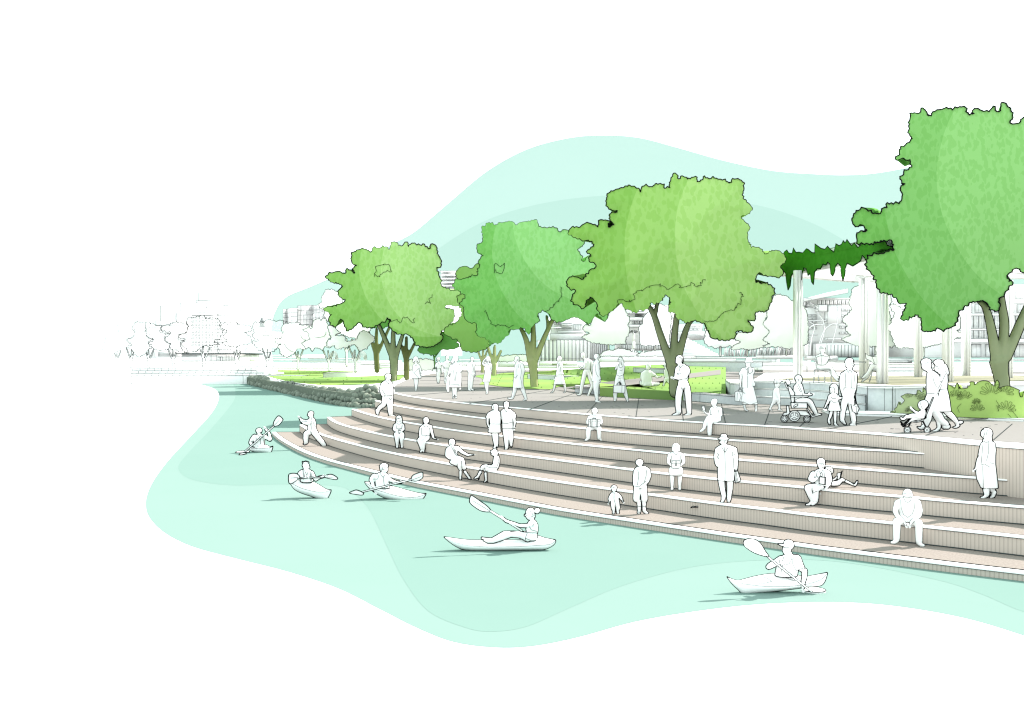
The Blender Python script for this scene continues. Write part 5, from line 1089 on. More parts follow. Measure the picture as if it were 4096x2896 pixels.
for x in (3537, 3580): p = gx(x, 30.0), 29.99; jm.rod((p[0], p[1], 0), (p[0], p[1], ZP - .06), .008, 0)
jm.build("joint", [INK3], r)
# columns: bundles of square shafts
def column(xc, wpx, d, label, ztop=5.6):
    w = wpx / F * d / 2; x = gx(xc, d); root = thing("column", (x, d, ZP), label, "column", "white columns under the plaza roof")
    mb = MB()
    for k in range(3):
        xx = x - w + w * 2 * (k + .5) / 3; hw_ = w / 3 * .86; dd = .06 if k == 1 else 0
        mb.box((xx - hw_, d - w * .8 - dd, ZP), (xx + hw_, d + w * .8, ztop), 0, 1 if k == 1 else None, .38 * d / F)
    mb.build("shaft", [WHITE, INK3], root); return root
names = ["slender column beside the wheelchair user, behind the hanging vine", "column standing between the two newspaper readers", "nearest thick column hiding the right newspaper reader", "column just left of the couple with the pushchair, far row", "column rising behind the couple's heads", "farthest column, left of the big tree trunk", "column half hidden by the big right-hand tree trunk"]
for (xc, wp, d), n in zip([(3192, 32, 38), (3456, 33, 41.7), (3530, 38, 33.4), (3673, 28, 45), (3791, 36, 36.2), (3864, 29, 49), (4032, 30, 43)], names): column(xc, wp, d, n)
A, B, Cc, D, E_ = (12.5, 40.6), (17.1, 43.9), (27, 41), (24, 30), (13.7, 32.6)
r = thing("plaza_roof", (16, 38, 5.6), "open frame of white roof beams carried by the plaza columns", "roof")  # roof shaped as open beams so that daylight reaches the columns
def beam(name, p, q, w, z0, z1, root, hw=.012):
    p = np.array(p); q = np.array(q); t = (q - p) / np.linalg.norm(q - p); n_ = np.array([-t[1], t[0]]) * w / 2
    mb = MB(); mb.prism([tuple(p - n_), tuple(q - n_), tuple(q + n_), tuple(p + n_)], z0, z1, 0, lines=1, hw=hw); return mb.build(name, [WHITE, INK3], root)
for p, q in ((A, E_), (E_, D), (A, B), (B, Cc), (Cc, D)): beam("edge_beam", p, q, .5, 5.6, 6.3, r)
for k in range(1, 5):
    t_ = k / 5; p = np.array(A) * (1 - t_) + np.array(E_) * t_; q = np.array(B) * (1 - t_) + np.array(Cc) * t_; beam("cross_beam", p, q, .25, 5.7, 6.1, r)
# hanging vine along the roof edge
V8 = px('S8', [(292,915),(312,880),(320,850),(335,838),(345,855),(362,858),(370,828),(385,852),(400,850),(420,855),(440,832),(450,835),(470,852),(485,855),(487,806),(520,830),(540,835),(555,818),(570,835),(590,850),(600,805),(618,815),(630,808),(640,788),(650,800),(660,782),(672,798),(685,815),(700,800),(720,825),(750,800),(780,802),(810,805),(830,790),(845,800),(862,778),(880,815),(915,825),(880,840),(850,845),(820,868),(790,878),(768,900),(755,880),(742,868),(735,895),(720,908),(690,925),(660,910),(650,940),(648,975),(638,1005),(630,975),(625,925),(610,910),(598,925),(592,960),(582,980),(572,965),(568,915),(555,905),(545,920),(530,915),(515,940),(498,940),(485,955),(478,1025),(468,1010),(460,965),(448,975),(440,940),(425,935),(417,965),(412,1020),(404,1055),(395,1010),(385,960),(378,990),(368,965),(358,975),(352,1030),(340,1055),(332,1010),(328,965),(310,945)])
def vd(x): return 1 / np.interp(x, [3050, 3140, 3539, 3640], [1 / 43.5, 1 / 40.6, 1 / 32.6, 1 / 31.0])
M_VINE = mat("dark_vine_leaf", (.062, .30, .026), (.075, .33, .033), 4, 'noise')
fr = [U(p[0], p[1], vd(p[0]) - 1.15) for p in V8]; bk = [U(p[0], p[1], vd(p[0]) - 1.15) + np.array([.12, .28, 0]) for p in V8]; n = len(V8); mb = MB()
T = tess(fr); mb.add(fr, T); mb.add(bk, T[:, ::-1]); mb.add(fr + bk, [np.array([[i, n + i, n + (i+1) % n, (i+1) % n] for i in range(n)])]); mb.line(fr, .02, 1, True)
tag(mb.build("hanging_vine", [M_VINE, INK]), "dark green vine hanging in ragged tails from the plaza roof edge", "vine")
# cafe chairs, table, newspapers
dch = 35.4; yc = 1350 + 485 / 2.705
f = Fig('Z5', dch, 0, CY + F * (CAMZ - ZP) / dch - yc, True)
def chair(f, legs, seat, back, label):
    r = prop("chair", f, legs[0][1], label, "chair")
    for (a, b, dz) in legs: bar(f, r, "leg", f"{a[0]},{a[1]},4,{dz} {b[0]},{b[1]},3.4,{dz}")
    plate(f, r, "seat", seat, 0, 80); bar(f, r, "backrest", back)
chair(f, [((1782,350),(1770,485),-34),((1815,350),(1828,487),34),((1897,352),(1887,482),34),((1950,352),(1965,482),-34)], [(1778,344),(1948,346),(1948,356),(1778,354)], "1800,345,5,-34 1782,240,5,-34 1782,240,5,34 1800,345,5,34 | 1790,270,8,-34 1790,270,8,34", "slim cafe chair under the newspaper reader facing right")
pr('Z5', (1850,485), ZP, "person with legs crossed on a cafe chair behind an open newspaper, facing right", [
 ('body', "E 1868,135,27,36 | 1866,160,13 1866,178,16 | 1800,240,10,-20 1808,232,9,-24* | 1920,240,10,-10 1930,235,9,-14*"),
 ('jacket', "R.6 1838,1896,176 1800,1918,200 1796,1922,250 1798,1915,300 1802,1895,342 | 1808,205,17,-8 1798,250,14,-18 | 1912,205,16,-4 1925,240,12,-12"),
 ('trousers', "1835,325,26,-8 1940,312,24,-14 1975,360,20,-14 2030,432,14,-14 | 1840,330,24,12 1930,345,20,4 1985,410,16,4 2030,465,12,4"), ('hair', "E 1868,118,30,26,5"), ('shoe', "2028,425,12,-14 2048,440,9,-14 2055,432,7,-14 | 2020,455,12,4 2045,472,9,4 2056,480,7,4")],
 ["1840,108 1868,112 1895,108 / 1844,120 1892,120 / 1845,180 1866,205 1890,180"], group="newspaper readers on the plaza", d=dch)
r = prop("newspaper", f, (1870,300), "open newspaper held by the reader facing right", "newspaper"); plate(f, r, "sheet", [(1800,215),(1840,200),(1862,196),(1900,205),(1946,200),(1935,235),(1915,275),(1895,296),(1850,300),(1815,292)], -40, 3, strokes=[[(1862,196),(1850,300)]])
f2 = Fig('Z6', dch + .2, 0, CY + F * (CAMZ - ZP) / (dch + .2) - (1350 + 482 / 2.705), True)
chair(f2, [((528,355),(490,482),-34),((560,355),(574,480),34),((640,355),(625,480),34),((672,355),(690,484),-34)], [(525,348),(680,352),(680,362),(525,358)], "655,352,5,-34 680,240,5,-34 680,240,5,34 655,352,5,34", "cafe chair under the newspaper reader hidden by the thick column")
pr('Z6', (560,482), ZP, "person on a cafe chair with a newspaper, mostly behind the thick column", [
 ('body', "E 585,128,26,36 | 592,160,13 596,178,16 | 520,215,9,-14 475,230,8,-22*"),
 ('jacket', "R.6 570,625,178 552,640,200 550,645,260 560,645,340 | 565,205,15,-14 520,222,12,-18"),
 ('trousers', "600,320,26,-8 520,305,24,-14 480,380,17,-14 425,432,12,-14 | 600,330,22,12 510,360,18,4 460,430,14,4 425,462,10,4"), ('hair', "E 592,112,28,26,5"), ('shoe', "430,430,10,-14 408,438,7,-14 | 430,460,10,4 408,476,6,4")], [], group="newspaper readers on the plaza", d=dch + .2)
r = prop("newspaper", f2, (520,280), "folded-back newspaper sticking out left of the thick column", "newspaper"); plate(f2, r, "sheet", [(446,168),(475,190),(520,206),(585,206),(585,296),(545,290),(500,250),(455,228)], -44, 3, strokes=[[(520,206),(552,290)]])
r = prop("table", f2, (300,482), "thin round cafe table between the two newspaper readers", "table"); plate(f2, r, "tabletop", [(118,262),(452,262),(452,272),(118,272)], 10, 160); bar(f2, r, "pedestal", "285,272,6,10 285,478,6,10 | 245,482,5,10 325,482,5,10")
# planting by the pushchair
M_BUSH = mat("planter_leaf_green", (.62, .88, .26), (.635, .90, .27), 3, 'noise'); M_BUSH2 = mat("pale_planter_leaf", (.80, .96, .50), (.81, .97, .51), 3, 'noise')
# ---------------------------------------------------------------- trees
def poly_mask_dist(poly, step):
    P = np.array(poly); x0, y0 = P.min(0); x1, y1 = P.max(0)
    gx_, gy_ = np.meshgrid(np.arange(x0 + step / 2, x1, step), np.arange(y0 + step / 2, y1, step)); X = gx_.ravel(); Y = gy_.ravel()
    c = np.zeros(len(X), bool); n = len(P); j = n - 1
    for i in range(n):
        xi, yi = P[i]; xj, yj = P[j]
        if yi != yj:
            c ^= ((yi > Y) != (yj > Y)) & (X < (xj - xi) * (Y - yi) / (yj - yi) + xi)
        j = i
    X, Y = X[c], Y[c]; A = P; B = np.roll(P, -1, 0); D = np.full(len(X), 1e9)
    for a, b in zip(A, B):
        ab = b - a; L = (ab ** 2).sum() + 1e-9; t = np.clip(((X - a[0]) * ab[0] + (Y - a[1]) * ab[1]) / L, 0, 1)
        D = np.minimum(D, (X - a[0] - t * ab[0]) ** 2 + (Y - a[1] - t * ab[1]) ** 2)
    return X, Y, np.sqrt(D)
def leafy_outline(poly, amp, seed, wl):
    "small leaf bumps along a traced outline (closed)"
    rr = np.random.RandomState(seed); P = np.array(cat_rom(poly, 5, True)); out = []
    amp *= 1.45
    seg = np.roll(P, -1, 0) - P; L = np.linalg.norm(seg, axis=1); acc = 0; ph = 0; nxt = wl
    tot = 0
    for p, s, l in zip(P, seg, L):
        k = max(1, int(l / (wl / 4)))
        for i in range(k):
            q = p + s * i / k; tot += l / k
            while tot > nxt: nxt += wl * rr.uniform(.6, 1.5); ph = rr.uniform(.15, 1.25) * (1 if rr.rand() > .12 else -.6)
            nrm = np.array([s[1], -s[0]]) / max(l, 1e-6)
            out.append(q + nrm * amp * ph * abs(math.sin(math.pi * (nxt - tot) / wl)))
    return out
def crown(name, root, poly, d, material, seed, amp=5, wl=16, depth=.60, step=7.0, vox=6.0, rmax=95, hw=(2.6, 0), ink=None, squig=(), inner=False, see=None, sqw=.9):
    """leaf mass fused from many balls that fill the traced outline; depth = how deep the crown swells for its width"""
    from mathutils.geometry import delaunay_2d_cdt
    rr = np.random.RandomState(seed); P = np.array(leafy_outline(poly, amp, seed, wl)); mpp = d / F
    X, Y, D = poly_mask_dist(P, step); k = D > step * .5; X = X + rr.uniform(-step * .3, step * .3, len(X)); X, Y = X[k], Y[k]; W = min(np.ptp(P[:, 0]), np.ptp(P[:, 1]) * 1.3)
    ph_ = rr.uniform(0, 6, 6); n = len(P); vin = [Vector(p) for p in P] + [Vector((x, y)) for x, y in zip(X, Y)]
    vo, eo, fo = delaunay_2d_cdt(vin, [], [list(range(n))], 1, .01)[:3]
    A = np.array([v[:] for v in vo]); T = np.array([f for f in fo if len(f) == 3])
    Bp = P; Bq = np.roll(P, -1, 0); D = np.full(len(A), 1e9)
    for a, b in zip(Bp, Bq):
        ab = b - a; L_ = (ab ** 2).sum() + 1e-9; t = np.clip(((A - a) @ ab) / L_, 0, 1); D = np.minimum(D, ((A - a - t[:, None] * ab) ** 2).sum(1))
    D = np.sqrt(D)
    lump = 1 + .02 * np.sin(A[:, 0] * 6.0 / W + ph_[0]) * np.sin(A[:, 1] * 7.0 / W + ph_[1])
    H = depth * W * .5 * (.84 + .16 * np.sin(np.clip(D / (W * .45), 0, 1) * math.pi / 2)) * lump
    H0 = depth * W * .5 * .84 * mpp
    fr = np.array([U(x, y, d - h * mpp) for (x, y), h in zip(A, H)])
    pc = P.mean(0); back = np.array([U(pc[0] + (x - pc[0]) * .88, pc[1] + (y - pc[1]) * .88, d + h * mpp) for (x, y), h in zip(A, H)])
    a, b, c = A[T[:, 0]], A[T[:, 1]], A[T[:, 2]]; cr = (b[:, 0] - a[:, 0]) * (c[:, 1] - a[:, 1]) - (b[:, 1] - a[:, 1]) * (c[:, 0] - a[:, 0])
    T = np.where((cr > 0)[:, None], T[:, ::-1], T)
    V, Q = fr, T; mb = MB(); mb.add(V, Q, 0); mb.add(back, T[:, ::-1], 0)
    # leafy sides between the front and the back of the crown
    E2 = {}
    for t_ in T:
        for u, v in ((t_[0], t_[1]), (t_[1], t_[2]), (t_[2], t_[0])):
            if (v, u) in E2: del E2[(v, u)]
            else: E2[(u, v)] = 1
    E2 = np.array(list(E2)); m_ = len(A); mb.add(np.vstack([fr, back]), np.stack([E2[:, 1], E2[:, 0], m_ + E2[:, 0], m_ + E2[:, 1]], 1), 0)
    tree, own = bvh_of([(V, Q)])
    d0_ = d; d = d - H0 / 1.0
    mb.line([U(p[0], p[1], d - .01) for p in P], hw[0] * d / F * .9, 1, True); d = d0_
    camv = Vector(CAM)
    for run in squig:
        last = None
        R2 = np.array(run, float); pts = []
        for a, b in zip(R2[:-1], R2[1:]):
            k = max(1, int(np.linalg.norm(b - a) / 4)); pts += [a + (b - a) * i / k for i in range(k)]
        for x, y in pts:
            dr = Vector(U(x, y, d)) - camv; dr.normalize(); h = tree.ray_cast(camv, dr)
            if h[0] is None: last = None; continue
            p = np.array(h[0]) - np.array(dr) * .02
            if last is not None and np.linalg.norm(p - last) < 1.5: mb.rod(last, p, sqw * d / F, 1)
            last = p
    return mb.build(name, [material, ink or INK], root, True)
def squiggle(pts, amp, seed, n=9):
    rr = np.random.RandomState(seed); P = cat_rom(pts, n); out = []
    for i, p in enumerate(P): out.append((p[0] + rr.uniform(-amp, amp), p[1] + rr.uniform(-amp, amp)))
    return out
def trunk(root, reg, chains, d, material, hw=2.4, vox=5.0, ink=None, dzs=None):
    sh = Shape(); sc = REG[reg][2]
    for k, c in enumerate(chains):
        c = px(reg, c); dz = 0 if dzs is None else dzs[k]
        P = [U(p[0], p[1], d + dz * (j / max(len(c) - 1, 1))) for j, p in enumerate(c)]; R = [p[2] / sc * d / F for p in c]
        PP = cat_rom([np.append(a, b) for a, b in zip(P, R)], 4); sh.chain([q[:3] for q in PP], [q[3] for q in PP])
    rmin = min(c[2] / sc for ch in chains for c in ch); V, Q = sh.fuse(max(1.0, min(vox, rmin * .75)) * d / F, 2); mb = MB(); mb.add(V, Q, 0); tree, _ = bvh_of([(V, Q)]); P, Qe, N = contour(V, Q); keep, outer = split_contour(P, Qe, N, tree)
    w = np.where(outer, hw, hw * .7) * P[:, 1] / F
    prisms_into(mb, P[keep], Qe[keep], N[keep], w[keep], 1); return mb.build("trunk", [material, ink or INK], root, True)

def zones(m, n, L, b, specs, cols):
    "rounded zones of the crown get a lighter tone put into the leaf colour: colour by place in the crown"
    pass
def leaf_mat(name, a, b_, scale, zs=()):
    """two leaf greens in leaf shapes; zs = [(centre xyz, radius, lighten)...] rounded zones whose leaf colour is multiplied lighter"""
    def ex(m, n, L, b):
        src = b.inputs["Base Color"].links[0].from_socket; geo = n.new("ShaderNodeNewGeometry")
        for c, r, col, f in zs:  # lighter tone put into the leaf colour inside each sphere
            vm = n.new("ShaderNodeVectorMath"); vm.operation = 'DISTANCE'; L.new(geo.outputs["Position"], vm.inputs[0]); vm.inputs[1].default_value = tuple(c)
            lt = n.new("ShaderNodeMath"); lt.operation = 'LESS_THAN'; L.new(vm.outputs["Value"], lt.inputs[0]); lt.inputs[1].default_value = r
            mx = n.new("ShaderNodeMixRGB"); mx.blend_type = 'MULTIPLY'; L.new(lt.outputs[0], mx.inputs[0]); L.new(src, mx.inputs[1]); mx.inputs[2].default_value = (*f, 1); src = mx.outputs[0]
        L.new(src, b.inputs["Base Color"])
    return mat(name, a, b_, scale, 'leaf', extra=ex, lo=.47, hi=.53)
M_BARK = mat("grey_green_bark", (.44, .50, .29), (.475, .535, .32), 1.2, 'noise'); M_BARK2 = mat("dark_olive_bark", (.26, .28, .12), (.28, .30, .135), 1.2, 'noise'); M_BARK3 = mat("pale_olive_bark", (.70, .74, .38), (.73, .77, .40), 1.2, 'noise')
GT = "green trees along the promenade"
def tree(label, base, name="broadleaf_tree", group=GT): return thing(name, base, label, "tree", group)

# T3 big yellow-green tree
d3 = float(GS(2700, 1570)[1])
T3 = px('S7', [(665,430),(680,410),(720,410),(790,375),(840,390),(870,400),(885,360),(940,365),(945,400),(985,385),(955,350),(960,310),(1000,290),(960,275),(930,240),(935,190),(955,160),(1010,135),(1090,118),(1140,130),(1170,155),(1185,115),(1240,120),(1310,100),(1340,125),(1375,125),(1370,90),(1390,50),(1415,35),(1435,65),(1470,50),(1500,70),(1550,55),(1570,85),(1600,80),(1620,50),(1680,60),(1760,75),(1800,100),(1830,65),(1885,85),(1900,130),(1890,200),(1940,250),(1950,290),(1885,320),(1890,360),(1935,405),(1920,470),(1940,545),(2000,550),(2040,595),(2110,580),(2160,590),(2190,630),(2150,670),(2170,700),(2165,745),(2100,750),(2000,730),(1975,790),(2010,800),(2080,815),(2110,860),(2090,920),(2060,990),(1980,1000),(1970,1060),(1920,1060),(1960,1115),(1940,1145),(1850,1130),(1830,1180),(1780,1195),(1720,1190),(1670,1180),(1640,1120),(1590,1065),(1530,1060),(1480,1070),(1440,1050),(1410,1000),(1370,985),(1385,920),(1340,880),(1300,930),(1230,940),(1215,975),(1130,995),(1070,975),(1040,945),(1000,950),(950,1000),(900,1025),(870,985),(860,930),(810,895),(780,930),(770,970),(720,960),(685,910),(710,850),(665,830),(645,800),(680,755),(730,760),(770,765),(820,710),(855,690),(845,655),(805,640),(820,600),(795,570),(840,540),(820,500),(760,490),(690,465)])
G1, G2 = (.31, .63, .124), (.352, .68, .152)
L1, L2 = (.30, .53, .155), (.38, .62, .235)
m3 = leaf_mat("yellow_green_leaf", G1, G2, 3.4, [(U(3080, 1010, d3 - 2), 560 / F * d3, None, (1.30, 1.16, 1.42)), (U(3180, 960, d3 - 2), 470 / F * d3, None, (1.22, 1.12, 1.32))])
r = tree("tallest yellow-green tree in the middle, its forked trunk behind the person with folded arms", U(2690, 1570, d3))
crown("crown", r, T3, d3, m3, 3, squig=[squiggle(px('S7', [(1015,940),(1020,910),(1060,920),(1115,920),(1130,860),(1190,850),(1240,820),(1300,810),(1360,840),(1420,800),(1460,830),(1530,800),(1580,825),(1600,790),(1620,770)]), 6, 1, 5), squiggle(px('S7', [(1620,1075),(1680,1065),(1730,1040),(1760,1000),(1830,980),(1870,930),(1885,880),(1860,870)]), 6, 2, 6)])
trunk(r, 'S7', [[(1408,1575,34),(1400,1440,33),(1390,1375,44)],[(1378,1360,28),(1310,1170,22),(1265,1030,18),(1220,950,13)],[(1268,1035,12),(1280,980,11),(1288,925,10)],[(1400,1350,30),(1408,1170,21),(1420,1060,19),(1425,1000,14)],[(1425,1350,26),(1475,1170,20),(1508,1085,15),(1550,1050,9)]], d3, M_BARK)
# T1 left
d1 = dep(1523, ZB)
T1 = px('S6', [(815,300),(830,265),(880,235),(945,225),(1000,255),(1020,215),(1060,220),(1115,210),(1165,230),(1185,175),(1215,160),(1260,185),(1320,175),(1345,200),(1375,165),(1430,190),(1500,190),(1530,210),(1555,175),(1595,200),(1600,280),(1640,340),(1640,390),(1595,395),(1625,480),(1640,560),(1700,600),(1790,600),(1835,640),(1790,680),(1825,730),(1760,745),(1690,730),(1670,770),(1740,790),(1760,830),(1740,870),(1700,940),(1660,960),(1630,1000),(1650,1050),(1600,1090),(1540,1115),(1420,1100),(1390,1040),(1330,1005),(1260,1000),(1210,970),(1165,920),(1185,880),(1140,850),(1110,890),(1050,920),(980,940),(930,925),(885,895),(830,940),(780,965),(755,900),(715,860),(680,920),(640,915),(610,860),(635,820),(580,790),(600,750),(680,750),(740,700),(750,680),(710,650),(715,590),(740,560),(700,530),(640,510),(600,490),(600,460),(690,430),(755,450),(775,420),(820,425),(850,445),(835,400),(865,370),(815,340)])
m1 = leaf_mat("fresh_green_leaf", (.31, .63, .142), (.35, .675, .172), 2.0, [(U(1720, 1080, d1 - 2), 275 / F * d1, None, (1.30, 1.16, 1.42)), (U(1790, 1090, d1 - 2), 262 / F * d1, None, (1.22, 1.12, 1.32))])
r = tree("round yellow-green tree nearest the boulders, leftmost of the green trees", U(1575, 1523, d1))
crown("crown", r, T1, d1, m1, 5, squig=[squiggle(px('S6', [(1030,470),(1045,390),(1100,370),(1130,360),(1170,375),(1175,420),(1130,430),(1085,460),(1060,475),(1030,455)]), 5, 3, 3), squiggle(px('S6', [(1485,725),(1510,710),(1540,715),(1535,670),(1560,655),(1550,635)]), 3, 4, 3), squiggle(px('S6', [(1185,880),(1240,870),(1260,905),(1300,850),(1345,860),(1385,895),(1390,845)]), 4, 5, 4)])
trunk(r, 'S6', [[(1200,1435,28),(1208,1310,32),(1205,1220,40)],[(1190,1205,25),(1130,1060,20),(1075,935,16),(1040,880,11)],[(1205,1205,25),(1200,1050,19),(1205,930,16)],[(1225,1205,22),(1265,1080,17),(1300,970,12)]], d1, M_BARK)
# T2 green
d2 = dep(1547, 0.02)
T2 = px('S7', [(65,400),(100,380),(140,390),(190,375),(260,365),(290,390),(330,370),(380,370),(430,355),(450,400),(500,410),(560,410),(600,435),(660,420),(720,470),(770,500),(760,530),(720,560),(745,600),(760,640),(830,600),(920,650),(940,850),(950,960),(930,1050),(900,1055),(870,1010),(830,1040),(800,1090),(760,1060),(700,1035),(620,1065),(560,1060),(520,1010),(470,985),(440,1030),(450,1060),(410,1100),(385,1150),(340,1110),(290,1120),(240,1130),(220,1180),(170,1215),(120,1215)]) + px('S6', [(2110,1085),(2070,1040),(1980,1010),(1960,900),(1870,880),(1840,760),(1810,720),(1850,690),(1860,640),(1750,560),(1790,500),(1860,490),(1960,460),(2000,370),(1985,330),(2030,280),(1975,230),(1980,180),(2030,150),(2025,50),(2040,10)])
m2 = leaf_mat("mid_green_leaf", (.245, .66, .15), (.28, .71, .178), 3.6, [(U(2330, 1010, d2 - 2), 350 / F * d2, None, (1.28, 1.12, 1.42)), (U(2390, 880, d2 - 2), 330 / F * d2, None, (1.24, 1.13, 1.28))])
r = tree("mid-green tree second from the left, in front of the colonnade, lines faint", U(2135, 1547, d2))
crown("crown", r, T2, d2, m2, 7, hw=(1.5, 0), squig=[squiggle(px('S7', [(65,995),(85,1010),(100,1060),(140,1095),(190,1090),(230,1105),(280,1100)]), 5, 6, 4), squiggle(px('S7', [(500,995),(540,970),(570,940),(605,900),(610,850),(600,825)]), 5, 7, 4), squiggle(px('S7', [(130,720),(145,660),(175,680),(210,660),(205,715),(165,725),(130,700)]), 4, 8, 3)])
trunk(r, 'S7', [[(420,1530,26),(412,1410,28),(405,1340,40)],[(388,1330,22),(362,1200,17),(322,1115,12)],[(405,1330,22),(412,1190,18),(410,1090,14)],[(428,1330,22),(490,1180,16),(555,1040,12)],[(510,1140,9),(512,1080,9),(505,1030,8)]], d2, M_BARK3, hw=1.6)
# T4 right foreground
d4 = 31.0
T4 = px('S8', [(1000,130),(1010,105),(1050,95),(1065,75),(1085,85),(1105,120),(1140,95),(1200,80),(1240,80),(1290,65),(1310,105),(1345,105),(1350,75),(1390,80),(1430,90),(1450,70),(1490,85),(1495,55),(1520,50),(1555,110),(1540,150),(1590,150),(1610,120),(1700,120),(1780,150),(1840,260),(1860,500),(1840,800),(1780,960),(1700,990),(1640,985),(1585,935),(1540,960),(1535,1010),(1555,1030),(1505,1075),(1480,1110),(1475,1160),(1455,1175),(1430,1140),(1395,1110),(1320,1125),(1270,1170),(1240,1240),(1180,1265),(1075,1275),(1065,1215),(1035,1185),(960,1210),(985,1130),(940,1125),(910,1080),(830,1050),(820,1000),(770,930),(780,880),(830,862),(880,856),(915,840),(905,812),(880,785),(800,795),(720,795),(715,750),(770,740),(760,715),(700,700),(690,670),(715,635),(760,620),(800,645),(870,615),(890,590),(945,590),(960,540),(950,500),(975,480),(950,445),(1010,390),(1000,350),(940,345),(940,310),(990,265),(1015,235),(1000,200)])
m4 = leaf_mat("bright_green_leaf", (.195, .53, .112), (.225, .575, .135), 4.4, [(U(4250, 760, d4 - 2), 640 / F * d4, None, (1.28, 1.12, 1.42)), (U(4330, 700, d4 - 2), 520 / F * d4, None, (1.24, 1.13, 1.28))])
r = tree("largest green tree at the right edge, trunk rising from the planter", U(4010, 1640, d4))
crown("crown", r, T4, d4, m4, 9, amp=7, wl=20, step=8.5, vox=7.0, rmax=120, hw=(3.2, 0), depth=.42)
trunk(r, 'S8', [[(1500,1700,38),(1500,1560,36),(1490,1500,38),(1482,1440,46)],[(1468,1425,26),(1440,1260,21),(1410,1150,16),(1370,1115,9)],[(1495,1425,25),(1512,1250,22),(1498,1130,18),(1500,1070,10)],[(1520,1425,25),(1590,1260,24),(1650,1120,18)]], d4, M_BARK, hw=3.0)
# smaller green trees between
d5 = 92.0
r = tree("yellow-green tree half hidden between the two left green trees, plain leaves", U(1955, 1432 + 1.85 * F / d5, d5))
crown("crown", r, [(1830,1080),(1850,1068),(1880,1072),(1915,1062),(1960,1100),(2010,1200),(2010,1300),(1960,1330),(1950,1385),(1900,1405),(1850,1398),(1835,1365),(1790,1340),(1780,1315),(1830,1290),(1850,1245),(1830,1190),(1870,1160),(1830,1120)], d5, leaf_mat("plain_yellow_green_leaf", (.29, .57, .14), (.30, .58, .148), 1.0), 11, hw=(1.4, 0))
trunk(r, 'C7', [[(1447,1255,38),(1440,1100,36),(1440,980,42)],[(1420,960,24),(1370,800,22),(1318,650,18)],[(1445,960,24),(1447,770,22),(1450,700,14)],[(1465,950,22),(1545,780,18)]], d5, M_BARK3, hw=1.2)
d6 = 100.0
r = tree("small bright green tree with a thin v-shaped stem behind the far walkers", U(1738, 1432 + 1.85 * F / d6, d6))
m6 = leaf_mat("plain_bright_green_leaf", (.205, .53, .135), (.212, .54, .14), 1.0)
crown("crown", r, px('C7', [(270,760),(300,720),(350,690),(460,720),(480,650),(500,600),(600,520),(700,480),(760,485),(860,495),(910,540),(900,600),(860,650),(900,690),(850,740),(760,760),(640,750),(600,790),(520,840),(470,830),(380,830),(300,790)]), d6, m6, 13, hw=(1.2, 0))
trunk(r, 'C7', [[(532,1090,9),(530,960,10),(522,880,12)],[(520,880,10),(505,810,9)],[(530,880,10),(600,780,10)]], d6, m6, hw=1.0)
d7 = 112.0
for x, lab, ch in ((1510, "olive-stemmed tree just left of the round yellow-green tree's trunk", [[(1052,1340,24),(1045,1180,25)],[(1035,1175,17),(975,985,13)],[(1045,1170,18),(1048,955,15)],[(1060,1170,17),(1175,920,13)]]), (1628, "olive-stemmed tree just right of the round yellow-green tree's trunk", [[(1325,1405,26),(1320,1220,24)],[(1308,1215,16),(1272,1100,13)],[(1320,1210,17),(1322,1030,14)],[(1336,1210,16),(1405,1070,12)]])):
    r = tree(lab, U(x, 1500, d7), "olive_tree", "slim olive-trunked trees"); trunk(r, 'S6', ch, d7 if x < 1600 else 103., M_BARK2, hw=1.0)
    crown("crown", r, [(x - 70, 1270),(x - 50, 1220),(x, 1200),(x + 50, 1215),(x + 75, 1260),(x + 50, 1300),(x, 1310),(x - 50, 1305)], d7 if x < 1600 else 103., m6, 15, hw=(1.0, 0), step=9, vox=9)
r = tree("twin slim olive stems behind the mid-green tree's left edge", U(1930, 1500, 112), "olive_tree", "slim olive-trunked trees")
trunk(r, 'C7', [[(1262,1140,24),(1265,930,28)],[(1245,915,16),(1172,730,12)],[(1268,910,16),(1275,690,13)],[(1290,915,14),(1330,780,11)]], 112., M_BARK3, hw=1.0); crown("crown", r, px('C7', [(1150,650),(1180,560),(1300,520),(1400,560),(1440,640),(1360,700),(1260,720),(1180,700)]), 112., m6, 17, hw=(.8, 0), step=9, vox=9)

# white line-drawn trees
def see_mat(name, t, v=.86):
    def ex(m, n, L, b):
        tr = n.new("ShaderNodeBsdfTransparent"); mx = n.new("ShaderNodeMixShader"); mx.inputs[0].default_value = t
        o = [q for q in n if q.type == 'OUTPUT_MATERIAL'][0]; L.new(b.outputs[0], mx.inputs[1]); L.new(tr.outputs[0], mx.inputs[2]); L.new(mx.outputs[0], o.inputs["Surface"])
    return mat(name, (v, v, v), (v * .99, v * .99, v * .99), 1, 'noise', extra=ex)
WT = "white line-drawn trees"; M_WT = paper("white_foliage", .87); M_PALE = mat("pale_cream_white_foliage", (.70, .735, .665), (.71, .742, .675), 1, 'noise'); M_SEE = see_mat("airy_white_foliage", .9)
def wtree(reg, poly, d, label, stem, seed, m=M_WT, ink=INK2, hw=1.5, squig=(), tm=None, grp=WT, zb=0.):
    q = px(reg, [stem[0][0]])[0]; r = tree(label, U(q[0], q[1], d), "white_tree", grp)
    crown("crown", r, px(reg, poly), d, m, seed, amp=4, wl=11, hw=(hw, 0), step=8, vox=8, ink=ink, squig=squig)
    trunk(r, reg, stem, d, tm or WHITE, hw=hw, vox=5, ink=ink)
def fork(x, y0, y1, w, tips): return [[(x, y0, w * 1.25), (x, (y0 + y1) / 2, w), (x, y1, w * 1.15)]] + [[(x + (tx - x) * .12, y1, w * .6), (tx, ty, w * .5)] for tx, ty in tips]
